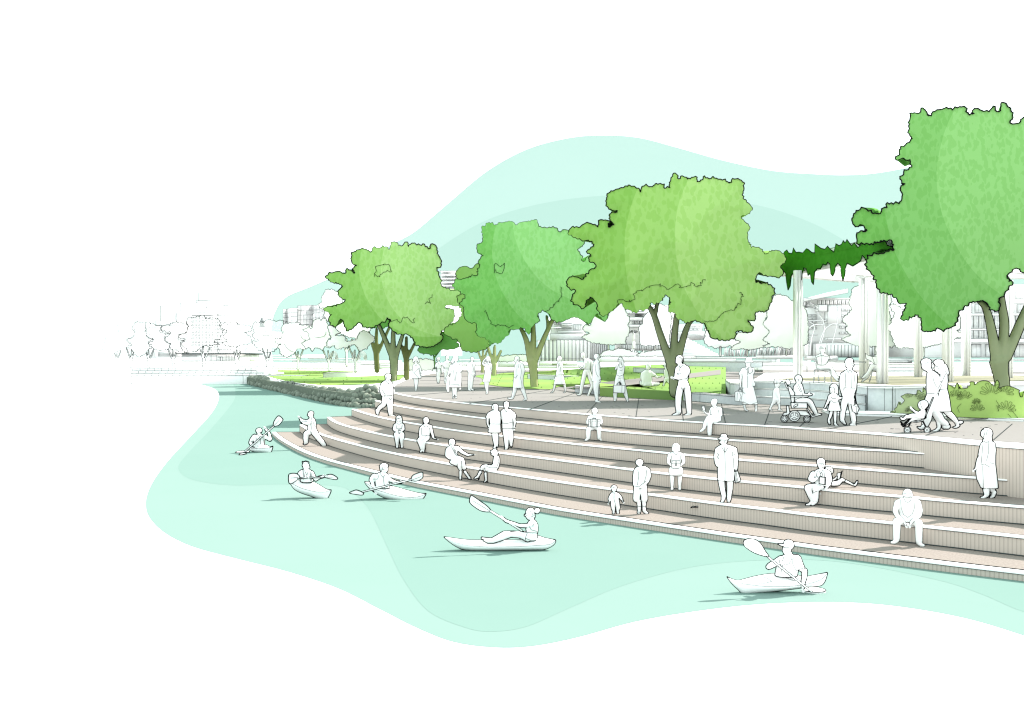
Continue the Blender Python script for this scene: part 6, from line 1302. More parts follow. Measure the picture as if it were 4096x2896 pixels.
wtree('B7', [(520,375),(600,360),(680,355),(740,350),(760,385),(850,395),(940,410),(980,440),(900,520),(910,600),(830,640),(800,680),(850,740),(740,735),(690,790),(640,830),(560,870),(500,830),(440,760),(430,700),(480,685),(400,655),(395,600),(490,575),(505,530),(520,480),(495,460)], 118, "white-crowned tree standing on the left lawn, leftmost of the three there", fork(738, 1055, 935, 15, [(690,800),(735,790),(815,755)]), 21, squig=[px('B7', [(520,670),(560,730),(620,780),(680,800)]), px('B7', [(775,530),(790,580),(830,610),(880,610)])])
wtree('B7', [(955,360),(990,310),(1040,295),(1085,315),(1110,290),(1150,300),(1190,380),(1260,400),(1300,450),(1270,500),(1280,570),(1190,600),(1200,680),(1230,720),(1150,710),(1110,750),(1000,730),(960,780),(910,720),(850,740),(810,670),(880,610),(910,590),(900,510),(820,470),(880,430),(950,440)], 112, "white-crowned tree on the left lawn, middle of the three there", fork(1210, 1075, 945, 15, [(1110,750),(1195,775),(1275,785)]), 22, squig=[px('B7', [(980,565),(1050,575),(1130,560),(1160,520),(1165,470)])])
wtree('B7', [(1190,400),(1280,420),(1350,480),(1370,510),(1310,550),(1420,545),(1470,620),(1600,620),(1640,600),(1680,520),(1750,480),(1810,500),(1900,600),(1800,720),(1680,770),(1610,700),(1560,680),(1510,710),(1420,720),(1330,750),(1290,690),(1210,715),(1180,620),(1250,590)], 104, "white-crowned tree on the left lawn, rightmost of the three, beside the olive stems", fork(1615, 1092, 940, 16, [(1510,705),(1605,770),(1680,775)]), 23)
wtree('B7', [(1060,60),(1120,30),(1100,-30),(1160,-120),(1200,-150),(1300,-130),(1400,-60),(1400,100),(1300,200),(1350,260),(1500,340),(1700,330),(1850,420),(1700,560),(1500,560),(1300,420),(1180,330),(1130,250),(1150,190),(1160,110),(1080,110)], 135, "large white tree rising behind the round yellow-green tree", fork(1480, 1000, 800, 14, [(1400,600),(1480,590),(1560,600)]), 24)
FT = "faint white trees on the far left bank"
wtree('B7', [(40,400),(80,350),(140,350),(240,330),(270,310),(350,320),(440,320),(500,340),(520,480),(500,560),(420,600),(400,640),(420,700),(300,800),(130,750),(40,650),(120,620),(50,560),(70,480)], 150, "faint airy tree in front of the domed tower", fork(270, 1055, 935, 12, [(190,745),(265,760),(315,800)]), 25, M_SEE, INK3, 1.7, grp=FT)
for n, (poly, stem, lab, ink) in enumerate([
 ([(10,860),(80,850),(110,680),(200,680),(280,690),(290,650),(270,600),(300,570),(380,570),(470,530),(530,545),(530,620),(510,650),(540,700),(500,760),(410,790),(440,840),(490,850),(450,900),(380,930),(300,940),(220,1000),(200,1030),(120,1055),(40,950),(70,910)], fork(260,1190,1105,11,[(225,1005),(260,1010),(320,965)]), "faintest tree at the far left end of the quay", mat('palest_ink_line', (.3, .31, .31))),
 ([(530,545),(600,540),(690,545),(690,600),(715,650),(690,680),(740,770),(810,790),(780,830),(730,850),(790,900),(740,960),(700,1010),(600,1040),(540,1020),(500,960),(440,910),(490,860),(410,810),(500,770),(540,690),(510,640)], fork(478,1217,1105,13,[(405,925),(480,960),(520,985)]), "faint tree second from the left end of the quay", INK4),
 ([(690,545),(750,540),(770,570),(850,580),(930,590),(950,610),(930,680),(1060,690),(1060,720),(990,760),(1010,840),(1080,860),(1060,920),(1000,940),(920,960),(850,940),(790,900),(740,840),(820,790),(740,760),(690,680),(715,650)], fork(745,1222,1105,13,[(705,985),(742,960),(825,940)]), "faint tree third from the left end of the quay", INK3),
 ([(950,600),(1010,590),(1100,570),(1120,545),(1220,550),(1310,560),(1340,600),(1320,690),(1210,720),(1230,790),(1300,800),(1240,860),(1290,930),(1330,980),(1250,990),(1150,940),(1080,920),(1070,850),(1000,810),(1000,740),(1070,700),(940,680)], fork(1122,1232,1112,14,[(1045,945),(1115,960),(1165,990)]), "faint tree left of the round office tower, on the quay", INK3),
 ([(1350,460),(1440,460),(1490,450),(1590,440),(1610,480),(1700,490),(1800,490),(1830,530),(1820,590),(1880,640),(1860,700),(1840,780),(1760,800),(1750,850),(1830,870),(1700,890),(1600,880),(1500,950),(1330,990),(1250,900),(1240,850),(1300,810),(1210,790),(1200,730),(1320,700),(1340,590)], fork(1588,1238,1105,15,[(1540,955),(1575,900),(1680,920)]), "see-through tree in front of the round office tower", INK3),
 ([(1870,560),(1950,555),(2090,545),(2110,570),(2200,580),(2290,590),(2330,650),(2230,680),(2210,700),(2280,740),(2310,830),(2200,870),(2000,900),(1880,850),(1960,830),(1900,760),(1950,650),(1850,640)], fork(2090,1247,1110,15,[(2050,985),(2095,960),(2150,985)]), "see-through tree right of the round office tower", INK3)]):
    wtree('A7', poly, 131 + n * .5, lab, stem, 30 + n, M_SEE, ink, 1.7, grp=FT)
PT = "pale trees before the right-hand buildings"
wtree('D7', [(1010,430),(1110,370),(1150,430),(1250,480),(1330,340),(1440,240),(1500,270),(1560,420),(1600,500),(1570,570),(1600,650),(1530,800),(1530,860),(1400,865),(1260,870),(1100,840),(1010,830),(930,790),(870,765),(990,700),(900,650),(905,590),(1000,570),(1020,500)], 86, "pale cream tree left of the tallest green tree's trunk", [[(1280,980,14),(1278,860,12)]], 40, M_PALE, INK2, grp=PT, tm=M_PALE)
wtree('D7', [(1810,460),(1900,380),(2050,260),(2200,330),(2230,450),(2220,600),(2200,800),(2200,880),(2000,880),(1800,880),(1760,800),(1760,700),(1740,620),(1800,560)], 84, "white tree seen through the fork of the tallest green tree", [[(1990,985,12),(1990,870,10)]], 41, M_WT, INK2, grp=PT)
wtree('E7', [(390,700),(440,740),(480,830),(600,850),(700,850),(780,850),(860,880),(780,930),(600,945),(450,940),(390,880),(400,800)], 82, "white tree low under the tallest green tree's right boughs", [[(595,1062,14),(595,930,12)]], 42, M_WT, INK2, grp=PT)
wtree('E7', [(1040,480),(1110,470),(1200,480),(1170,640),(1210,700),(1250,730),(1220,850),(1250,910),(1160,940),(1000,970),(770,980),(770,930),(860,880),(790,830),(840,760),(960,760),(1020,700),(950,640)], 80, "pale cream tree right below the tallest green tree's crown", [[(950,1062,11),(950,960,10)]], 43, M_PALE, INK2, grp=PT, tm=M_PALE)
wtree('E7', [(1210,420),(1270,340),(1330,260),(1380,270),(1450,280),(1540,350),(1640,380),(1720,470),(1740,640),(1740,800),(1740,900),(1690,910),(1550,960),(1400,955),(1260,940),(1160,940),(1250,900),(1160,850),(1220,800),(1240,730),(1160,640),(1210,560)], 72, "tall pale cream tree behind the slender leftmost column", [[(1462,1052,10),(1462,940,9)]], 44, M_PALE, INK2, grp=PT, tm=M_PALE)
wtree('F7', [(330,290),(380,280),(450,240),(580,215),(620,300),(760,400),(730,550),(770,680),(740,760),(820,880),(830,960),(700,970),(500,960),(340,950),(200,880),(300,840),(240,780),(260,730),(200,650),(270,600),(310,530),(280,470),(300,400)], 68, "pale cream tree between the columns left of the thick one", [[(577,1060,9),(577,950,8)]], 45, M_PALE, INK2, grp=PT, tm=M_PALE)
wtree('F7', [(760,480),(950,560),(1100,600),(1300,650),(1550,550),(1610,560),(1560,640),(1560,750),(1520,790),(1610,850),(1470,890),(1350,930),(1150,970),(1000,990),(830,970),(780,860),(730,740),(800,620)], 66, "pale cream tree under the right tree's crown, behind the couple", [[(1138,1085,9),(1142,960,8)]], 46, M_PALE, INK2, grp=PT, tm=M_PALE)

# ---------------------------------------------------------------- boulders of the left bank
M_ROCK = mat("grey_green_boulder", (.34, .385, .315), (.375, .42, .35), 1.6, 'noise')
rk = np.random.RandomState(8); LOW = np.array(low, float); V0, F0 = ICO2
up = np.array(px('B7', [(-90,1180),(0,1160),(200,1190),(350,1260),(560,1265),(750,1320),(830,1350),(960,1330),(1100,1345),(1280,1340),(1450,1400),(1650,1375),(1800,1310),(1950,1370),(2050,1420)]))
nrk = 0
cells = []
for x in np.arange(925, 1506, 9.5):
    yb = np.interp(x, LOW[:, 0], LOW[:, 1]); yt = np.interp(x, up[:, 0], up[:, 1]); n = max(2, int((yb - yt) / 17))
    for k in range(n):
        cells.append((x + rk.uniform(-5, 5), yb - 6 - (yb - yt - 14) * k / (n - 1) + rk.uniform(-4, 4), k / (n - 1)))
rk.shuffle(cells); cells = cells[:230]
for x, y, t in cells:
    yb = np.interp(x, LOW[:, 0], LOW[:, 1]); d = dep(max(yb, 1519), ZW) + .3 + t * 2.6
    size = rk.uniform(13.5, 20) / F * d; c = U(x, y, d); rot = Matrix.Rotation(rk.uniform(0, 6.28), 3, Vector(rk.normal(size=3)).normalized())
    R = np.array(rot); V = V0 * np.array([1.0, .8, .72]) * (1 + .16 * np.sin(V0 @ (rk.normal(size=(3, 1)) * 2.2) + rk.uniform(0, 6))) ; V = np.clip(V, -.82, .82) @ R.T * size + c
    mb = MB(); mb.add(V, F0, 0); P, Qe, N = contour(V, F0); prisms_into(mb, P, Qe, N, .8 * P[:, 1] / F, 1)
    tag(mb.build("boulder", [M_ROCK, INK2], None, True), "grey-green boulder heaped among many others on the left bank", "boulder", "boulders of the left bank"); nrk += 1

# ---------------------------------------------------------------- planter bushes, hedges
def bush(name, reg, poly, d, m, label, seed, hw=2.0, leaves=(), amp=0, ink=None, cat="plant", depth=.5):
    q = px(reg, poly); c = np.mean(np.array(q), 0); yb = max(p[1] for p in q); r = thing(name, U(c[0], yb, d), label, cat)
    sq = [px(reg, l) for l in leaves]
    crown("foliage", r, q, d, m, seed, amp=amp, wl=10, step=6, vox=4.5, rmax=40, hw=(hw, 0), squig=sq, depth=depth, ink=ink, sqw=.65); return r
def monstera(cx, cy, s, rot, seed):
    rr = random.Random(seed); out = []
    for k in range(6):
        a = rot + (k - 2.5) * .46; l = s * 1.12 * (1 - .07 * abs(k - 2.5)); b = a + .17
        p = [(cx + math.cos(a) * s * .3, cy - math.sin(a) * s * .22), (cx + math.cos(a) * l, cy - math.sin(a) * l * .9), (cx + math.cos(b) * l * 1.08, cy - math.sin(b) * l * .98), (cx + math.cos(b + .1) * l * .9, cy - math.sin(b + .1) * l * .86), (cx + math.cos(b) * s * .34, cy - math.sin(b) * s * .24)]
        out.append(cat_rom(p, 3)); e = s * .16
        out.append([(cx + math.cos(a + .1) * e * t_, cy - math.sin(a + .1) * e * .7 * t_) for t_ in (.6, 1.0)])
    return out
dpl = 26.6
bush("planter_bush", 'G7', [(1100,640),(1090,300),(1110,150),(1180,170),(1225,205),(1245,150),(1268,125),(1290,160),(1292,215),(1310,175),(1322,210),(1420,200),(1425,170),(1460,165),(1464,108),(1528,108),(1537,150),(1590,110),(1670,88),(1760,105),(1838,170),(1860,100),(1888,80),(1915,130),(1912,200),(1980,178),(2060,170),(2150,200),(2225,235),(2220,260),(2240,330),(2270,330),(2290,260),(2340,250),(2420,400),(2440,700),(2290,705),(2100,690),(1800,672),(1500,660),(1300,650)], dpl, M_BUSH, "low green planter bush with cut-leaved foliage in front of the big right-hand tree", 51, 1.6,
     leaves=monstera(1800, 310, 185, 1.6, 1) + monstera(1985, 290, 150, 1.0, 2) + monstera(1390, 380, 130, 1.7, 3) + monstera(1240, 345, 110, 1.4, 4) + monstera(1580, 560, 120, 1.5, 5) + monstera(1570, 440, 75, 1.6, 6) + monstera(2020, 560, 150, 1.2, 7) + [[(1865,390),(1915,470),(1905,560),(1870,450)], [(1300,580),(1270,500),(1340,430)], [(2050,600),(2110,670),(2200,660),(2090,520)]], depth=.16)
bush("planter_bush", 'G7', [(250,582),(255,560),(310,570),(300,520),(330,500),(368,410),(385,455),(450,400),(430,360),(400,330),(440,310),(480,290),(540,290),(600,300),(640,290),(650,240),(690,235),(712,265),(750,250),(745,190),(790,240),(850,260),(850,600),(600,600),(480,596)], dpl + .9, M_BUSH2, "paler planter bush with spiky tips left of the pushchair couple", 52, 1.2, leaves=monstera(590, 350, 120, 1.6, 11) + monstera(740, 380, 90, 1.6, 12) + monstera(540, 570, 80, 1.5, 13), depth=.3)
mb = MB(); a = G(3790,1673,0); b = G(4096,1686,0); e = G(4400,1700,0); mb.prism([(a[0] - 3.0, a[1] + 1.6), tuple(a[:2]), tuple(b[:2]), tuple(e[:2]), (e[0], e[1] + 3.4), (a[0] - 2.6, a[1] + 3.6)], -.01, .06, 0, lines=1, hw=.008)
tag(mb.build("planter_kerb", [WHITE, INK2]), "white kerb round the planting bed under the big right-hand tree", "kerb")
HG = "white hedges behind the lawns"
bush("hedge", 'D7', [(1150,1045),(1160,1010),(1200,990),(1240,970),(1290,960),(1330,955),(1380,958),(1420,940),(1480,940),(1540,952),(1600,965),(1640,990),(1665,940),(1690,1000),(1720,985),(1745,1030),(1750,1048)], 78, M_WT, "white domed hedge with spiky end behind the person in sunglasses", 61, 1.3, cat="hedge", amp=3)
bush("hedge", 'D7', [(1740,1048),(1760,1010),(1800,965),(1830,1000),(1880,980),(1960,970),(2050,962),(2130,970),(2200,990),(2230,1050)], 77, M_WT, "white domed hedge left of the tallest green tree's trunk", 62, 1.3, cat="hedge", amp=3)
bush("hedge", 'C7', [(130,1060),(140,930),(180,915),(250,930),(300,905),(390,905),(460,915),(520,935),(560,980),(600,1060)], 108, M_WT, "white domed hedge behind the far walkers on the promenade", 63, 1.3, cat="hedge", amp=3)
bush("hedge", 'C7', [(1480,930),(1510,880),(1580,860),(1620,845),(1700,850),(1770,835),(1860,840),(1940,845),(1990,900),(2000,935)], 96, M_WT, "white domed hedge left of the mid-green tree's trunk", 64, 1.3, cat="hedge", amp=3)
# ---------------------------------------------------------------- buildings and masonry behind the park
def prect(mb, reg, x0, y0, x1, y1, d, th, m=0, lines=None, hw=.5):
    (a, b), (c, e) = px(reg, [(x0, y0), (x1, y1)]); p = U(a, b, d); q = U(c, e, d)
    mb.box((min(p[0], q[0]), d, min(p[2], q[2])), (max(p[0], q[0]), d + th, max(p[2], q[2])), m, lines, hw * d / F)
def pline(mb, reg, pts, d, hw, m):
    mb.line([U(x, y, d) for x, y in px(reg, pts)], hw * d / F, m)
def bld(name, reg, at, d, label, cat="building", group=None):
    q = px(reg, [at])[0]; return thing(name, U(q[0], q[1], d), label, cat, group)
def copies(o, root, offs, name=None):
    for v in offs:
        c = o.copy(); COL.objects.link(c); c.parent = root; c.matrix_parent_inverse = parent_inv(root); c.location = tuple(v)
def window_grid(root, reg, d, x0, x1, y0, y1, cols, rows, fw, fh, ink, hw=.5, mull=1, name="window"):
    "one framed window, then copies of it over the front"
    s = REG[reg][2]; cw, ch = (x1 - x0) / cols, (y1 - y0) / rows; mb = MB(); d2 = d - .06
    ax, ay, bx, by = x0 + cw * (1 - fw) / 2, y0 + ch * (1 - fh) / 2, x0 + cw * (1 + fw) / 2, y0 + ch * (1 + fh) / 2
    prect(mb, reg, ax, ay, bx, by, d2, .05, 0, 1, hw)
    for k in range(1, mull + 1):
        x = ax + (bx - ax) * k / (mull + 1); pline(mb, reg, [(x, ay), (x, by)], d2, hw, 1)
    o = mb.build(name, [WHITE, ink], root); k = d / F / s
    copies(o, root, [((c * cw) * k, 0, -(r * ch) * k) for r in range(rows) for c in range(cols) if (r, c) != (0, 0)])
    return o
def slabs(root, reg, d, rects, th, ink, hw=.6, name="floor_slab"):
    for x0, y0, x1, y1 in rects:
        mb = MB(); prect(mb, reg, x0, y0, x1, y1, d, th, 0, 1, hw); mb.build(name, [WHITE, ink], root)
def vlines(mb, reg, d, xs, y0, y1, hw, m=1):
    for x in xs: pline(mb, reg, [(x, y0), (x, y1)], d, hw, m)
rb = random.Random(5)
# faint office blocks, far left
r = bld("office_block", 'A7', (1650, 1080), 430, "faint plain office blocks stacked behind the round tower")
for x0, y0, x1, y1, k in ((1225,235,1575,1080,0),(1470,200,1990,1080,6),(1510,80,1830,1080,14),(1890,272,2095,1080,-4),(2095,465,2142,1080,-4),(925,282,1165,1080,10)):
    mb = MB(); prect(mb, 'A7', x0, y0, x1, y1, 430 + k, 5, 0, 1, 1.0); mb.build("block", [WHITE, INK4], r)
# round tower
dt = 300; r = bld("office_tower", 'A7', (1600, 1080), dt, "faint round-fronted office tower with rows of small windows and a domed top")
def drum(x0, x1, y0, y1, root, d, name, ink, bands, n=48):
    (a, t), (b, u) = px('A7', [(x0, y0), (x1, y1)]); R = (b - a) / 2 / F * d; cx_ = gx((a + b) / 2, d); mb = MB(); an = np.arange(n) * 2 * math.pi / n
    z1, z0 = U(a, t, d)[2], U(a, u, d)[2]; pl = [(cx_ + R * math.cos(q), d + R * .8 + R * .8 * math.sin(q)) for q in an]
    mb.prism(pl, z0, z1, 0)
    for y in bands:
        z = U(0, px('A7', [(0, y)])[0][1], d)[2]; mb.line([(p[0], p[1] - .05, z) for p in pl[n // 2:] + pl[:1]], 1.0 * d / F, 1)
    for q in (pl[0], pl[n // 2]): mb.rod((q[0], q[1], z0), (q[0], q[1], z1), .5 * d / F, 1)
    mb.build(name, [WHITE, ink], root); return cx_, R, pl
bands = [b for k in range(11) for b in (430 + k * 52, 452 + k * 52)]
cx_, R_, pl = drum(1360, 1730, 358, 1080, r, dt, "round_front", INK3, [358, 385, 425] + bands)
drum(1750, 2000, 418, 1080, r, dt + 4, "wing", INK3, bands[0::2])
zz = lambda y: U(0, px('A7', [(0, y)])[0][1], dt)[2]
mb = MB(); w_ = 15 / 3.8267 / F * dt; mb.box((-w_ / 2, -.1, -w_ * .55), (w_ / 2, .1, w_ * .55), 0, 1, .7 * dt / F); o = mb.build("window", [WHITE, INK3], r)
offs = []
for k in range(9):
    for q in np.linspace(math.pi * 1.08, math.pi * 1.92, 10): offs.append((cx_ + R_ * math.cos(q), dt + R_ * .8 + R_ * .8 * math.sin(q) - .1, zz(470 + k * 52)))
copies(o, r, [np.array(v) for v in offs[1:]]); o.matrix_parent_inverse = parent_inv(r); o.location = offs[0]
for x0, x1, y0, y1 in ((1480,1840,265,345),(1560,1740,265,330)):
    (a, t), (b, u) = px('A7', [(x0, y0), (x1, y1)]); sh = Shape(); sh.ball(np.array([gx((a + b) / 2, dt), dt + 9, U(0, u, dt)[2]]), np.array([(b - a) / 2 / F * dt, 6, (u - t) / F * dt]), ICO3)
    V, Q = sh.V[0], sh.Fs[0]; mb = MB(); mb.add(V, Q, 0); P, Qe, N = contour(V, Q); prisms_into(mb, P, Qe, N, .5 * P[:, 1] / F, 1); mb.build("dome", [WHITE, INK4], r, True)
# long low office left of the tower
r = bld("office_block", 'A7', (1040, 1080), 310, "faint long office left of the round tower with even window rows")
mb = MB(); prect(mb, 'A7', 750, 585, 1335, 1080, 310, 14, 0, 1, 1.0); [pline(mb, 'A7', [(750, y), (1335, y)], 309.9, .7, 1) for y in range(610, 930, 54)]; mb.build("wall", [WHITE, INK4], r)
window_grid(r, 'A7', 310, 800, 1320, 620, 930, 15, 6, .45, .3, INK4, .4, 0)
mb = MB(); prect(mb, 'A7', 850, 515, 1330, 585, 312, 10, 0, 1, .7); mb.build("upper_storey", [WHITE, INK4], r)
# black-roofed pavilion
dp = 175; r = bld("pavilion", 'A7', (1700, 1125), dp, "long low pavilion with a thin black roof and twisting struts on top")
mb = MB(); prect(mb, 'A7', 1140, 1003, 2320, 1025, dp, 8, 0); mb.build("roof", [INK2], r)
mb = MB(); prect(mb, 'A7', 1250, 1025, 2300, 1128, dp + 1, 6, 0, 1, .5); vlines(mb, 'A7', dp + .9, [1700,1782] + list(np.arange(1915, 2140, 24)), 1035, 1125, .6); vlines(mb, 'A7', dp + .9, np.arange(1255, 1480, 14), 1040, 1058, .6); mb.build("wall", [WHITE, INKB], r)
for x in (1808, 1845):
    mb = MB(); prect(mb, 'A7', x, 1065, x + 28, 1125, dp + .8, .1, 0, 1, .5); mb.build("door", [WHITE, INKB], r)
mb = MB(); prect(mb, 'A7', 800, 985, 1145, 1056, dp + 2, 6, 0, 1, .4); vlines(mb, 'A7', dp + 1.9, [805,820,838] + list(np.arange(890, 912, 7)) + list(np.arange(925, 1140, 12)), 990, 1054, .6); mb.build("slatted_wing", [WHITE, INK3], r)
for k in range(34):
    x = 1690 + k * 18 + rb.uniform(-6, 6); lean = rb.uniform(-30, 30); h = rb.uniform(60, 110); mb = MB()
    pline(mb, 'A7', cat_rom([(x, 1005), (x + lean, 1005 - h * .35), (x + lean * .3, 1005 - h * .7), (x + lean * 1.1, 1005 - h)], 5), dp + rb.uniform(0, 6), rb.uniform(.45, .8), 0); mb.build("strut", [INKB], r)
# wavy glass building
dc = 270; r = bld("glass_building", 'B7', (800, 1000), dc, "wavy-fronted building of dark-lined glass panels above the white trees")
def wavy(root, xs, ytop, ybot, deps, nv, hz, name):
    n = 40; X = np.linspace(xs[0], xs[-1], n); T = np.interp(X, xs, ytop); dd = np.interp(X, xs, deps) ; mb = MB(); s = REG['B7']
    top = [U(*px('B7', [(x, t)])[0], d) for x, t, d in zip(X, T, dd)]; bot = [U(*px('B7', [(x, ybot)])[0], d) for x, d in zip(X, dd)]; bt = [p + np.array([0, 14, 0]) for p in top]
    mb.add(top + bot, [np.array([[i, n + i, n + i + 1, i + 1] for i in range(n - 1)])]); mb.add(top + bt, [np.array([[i, i + 1, n + i + 1, n + i] for i in range(n - 1)])]); mb.build(name, [WHITE], root)
    mb = MB()
    for j in range(nv + 1):
        x = xs[0] + (xs[-1] - xs[0]) * j / nv; t, d = np.interp(x, xs, ytop), np.interp(x, xs, deps) - .15; pline(mb, 'B7', [(x, t), (x, ybot)], d, .8 if j % 4 == 0 else .5, 0)
    for k in range(hz + 1):
        y0 = k / hz; mb.line([U(*px('B7', [(x, t + (ybot - t) * y0)])[0], d - .15) for x, t, d in zip(X, T, dd)], .6 * d / F, 0)
    mb.build("mullions", [INKB], root)
wavy(r, [507,560,625,722], [142,142,122,122], 520, [268,271,266,266], 13, 6, "left_front")
wavy(r, [728,800,950,1050,1180], [90,88,80,78,78], 520, [270,268,272,268,270], 38, 6, "main_front")
wavy(r, [960,1100,1150], [208,180,180], 420, [262,260,260], 16, 3, "ribbed_bay")
# domed tower and gabled house
dm = 230; r = bld("domed_tower", 'B7', (188, 720), dm, "slim pale tower with a dark onion-shaped cap beyond the left lawn", "tower")
def rev(root, reg, xc, prof, d, name, m, ink, hw=.6, n=20):
    q = px(reg, [(xc, 0)])[0]; s = REG[reg][2]; an = np.arange(n) * 2 * math.pi / n; cx = gx(q[0], d); rings = []
    for y, rad in prof: R = rad / s / F * d; z = U(0, px(reg, [(0, y)])[0][1], d)[2]; rings.append(np.stack([cx + R * np.cos(an), d + R * np.sin(an), np.full(n, z)], 1))
    sh = Shape(); sh.loft(rings[::-1]); V = np.vstack(sh.V); T = np.vstack([f if f.shape[1] == 3 else np.vstack([f[:, [0, 1, 2]], f[:, [0, 2, 3]]]) for f in sh.Fs]); mb = MB(); mb.add(V, T, 0); P, Qe, N = contour(V, T); prisms_into(mb, P, Qe, N, hw * P[:, 1] / F, 1)
    return mb.build(name, [m, ink], root)
rev(r, 'B7', 187, [(412,32),(560,33),(720,34)], dm, "shaft", WHITE, INK3)
M_CAP = mat("slate_grey_cap", (.28, .31, .315), (.40, .43, .435), .9, 'noise')
rev(r, 'B7', 187, [(335,34),(350,40),(372,36),(398,42),(412,44)], dm, "drum", M_CAP, INKB); rev(r, 'B7', 185, [(262,2),(285,14),(308,27),(322,29),(336,24)], dm, "cap", M_CAP, INKB)
r = bld("gabled_house", 'B7', (265, 720), dm - 2, "faint gabled house beside the domed tower", "house")
mb = MB(); prect(mb, 'B7', 178, 535, 358, 720, dm - 2, 10, 0, 1, .45); vlines(mb, 'B7', dm - 2.1, [278], 535, 720, .45); mb.build("wall", [WHITE, INK3], r)
P4 = [U(*p, dm - 2.3) for p in px('B7', [(172,538),(232,478),(310,482),(362,540)])]; mb = MB(); mb.add(P4 + [p + np.array([0, 11, 0]) for p in P4], [np.array([[3, 2, 1, 0], [0, 1, 5, 4], [1, 2, 6, 5], [2, 3, 7, 6], [4, 5, 6, 7]])]); mb.line(P4, .5 * dm / F, 1, True); pline(mb, 'B7', [(232,478),(278,538)], dm - 2.4, .5, 1); mb.build("roof", [WHITE, INK3], r)
# stacked-balcony building between the left trees
db = 200; r = bld("balcony_building", 'S6', (1720, 1200), db, "tower of stacked balconies between the two left green trees")
mb = MB(); prect(mb, 'S6', 1640, 425, 1810, 1200, db + 1.5, 10, 0); vlines(mb, 'S6', db + 1.4, np.arange(1646, 1808, 9), 430, 700, .42); mb.build("wall", [WHITE, INKB], r)
slabs(r, 'S6', db, [(1632, 420 + k * 33 - (k % 2), 1812, 430 + k * 33) for k in range(8)], 2.0, INKB)
# colonnade hall in the middle
dh = 112; r = bld("columned_hall", 'D7', (770, 1130), dh, "long white hall with tall evenly spaced fins behind the mid-green tree")
n = 44; X = np.linspace(200, 1260, n); dd = dh + 6 * ((X - 700) / 560) ** 2; mb = MB()
top = [U(*px('D7', [(x, 805)])[0], d) for x, d in zip(X, dd)]; bot = [U(*px('D7', [(x, 1128)])[0], d) for x, d in zip(X, dd)]; bt = [p + np.array([0, 10, 0]) for p in top]
mb.add(top + bot, [np.array([[i, n + i, n + i + 1, i + 1] for i in range(n - 1)])]); mb.add(top + bt, [np.array([[i, i + 1, n + i + 1, n + i] for i in range(n - 1)])]); mb.line(top, .7 * dh / F, 1); mb.line([p + (0, -.1, .3) for p in bot], .7 * dh / F, 1); mb.build("curved_wall", [WHITE, INKB], r)
for x in list(np.arange(240, 1000, 60.)) + list(np.arange(1010, 1260, 30.)):
    d = dh + 6 * ((x - 700) / 560) ** 2; mb = MB(); prect(mb, 'D7', x, 808, x + 5, 1126, d - .35, .34, 0, 1, .45); mb.build("fin", [WHITE, INKB], r)
for x0, y0, x1, y1, m_ in ((390, 705, 960, 800, 1),):
    mb = MB(); prect(mb, 'D7', x0, y0, x1, y1, dh + 1, 6, 0, 1, .5); vlines(mb, 'D7', dh + .9, np.arange(x0 + 6, x1, 13), y0 + 4, y1 - 4, .4); mb.build("louvre_band", [WHITE, INKB], r)
mb = MB(); prect(mb, 'D7', 400, 420, 930, 705, dh + 3, 8, 0, 1, .5); mb.build("upper_wall", [WHITE, INKB], r)
slabs(r, 'D7', dh + 1.5, [(395,600,560,622),(500,670,930,690),(560,560,720,575),(395,510,560,522)], 2, INKB, .5)
window_grid(r, 'D7', dh + 2.9, 740, 880, 560, 655, 5, 1, .9, .9, INKB, .5, 1); window_grid(r, 'D7', dh + 2.9, 575, 715, 525, 660, 10, 2, .6, .28, INKB, .5, 0); window_grid(r, 'D7', dh + 2.9, 440, 550, 520, 650, 3, 2, .8, .5, INKB, .5, 1)
# hall behind the middle trees
r = bld("terraced_office", 'D7', (1700, 1000), 118, "terraced white office glimpsed through the fork of the tallest green tree")
mb = MB(); prect(mb, 'D7', 1480, 270, 2320, 960, 119.5, 8, 0, 1, .5); mb.build("wall", [WHITE, INKB], r)
slabs(r, 'D7', 117.5, [(1480,375,1900,392),(1580,455,1830,500),(1600,570,1830,605),(2180,440,2330,470),(2180,620,2330,650),(1480,290,1560,310)], 2, INKB, .5)
mb = MB(); prect(mb, 'D7', 1690, 365, 1812, 450, 119.2, .2, 0, 1, .5); vlines(mb, 'D7', 119.1, np.arange(1692, 1812, 5.), 366, 450, .4); [pline(mb, 'D7', [(1690, y), (1812, y)], 119.1, .5, 1) for y in np.arange(372, 450, 10.)]; mb.build("louvre", [WHITE, INKB], r)
window_grid(r, 'D7', 119.4, 1635, 1790, 505, 560, 4, 1, .8, .85, INKB, .5, 1); window_grid(r, 'D7', 119.4, 1500, 2290, 870, 960, 22, 1, .8, .9, INKB, .5, 1)
# broad bleachers
r = bld("bleachers", 'E7', (300, 1060), 100, "wide white flight of steps below the tallest green tree's right trunk", "steps")
for k in range(13):
    mb = MB(); x1 = 190 + k * 34; y = 832 + k * 18; prect(mb, 'E7', -60, y, x1 if k < 12 else 640, y + 19, 104 - k * .5, 2.5, 0, 1, .55); mb.build("step", [WHITE, INKB], r)
mb = MB(); prect(mb, 'E7', 30, 740, 390, 845, 106, 4, 0, 1, .5); vlines(mb, 'E7', 105.9, np.arange(34, 388, 9.), 765, 842, .4); mb.build("railing_wall", [WHITE, INKB], r)
mb = MB(); prect(mb, 'E7', 40, 640, 360, 740, 107, 4, 0, 1, .5); mb.build("upper_wall", [WHITE, INKB], r); window_grid(r, 'E7', 106.9, 130, 345, 640, 735, 4, 2, .7, .5, INKB, .5, 1)
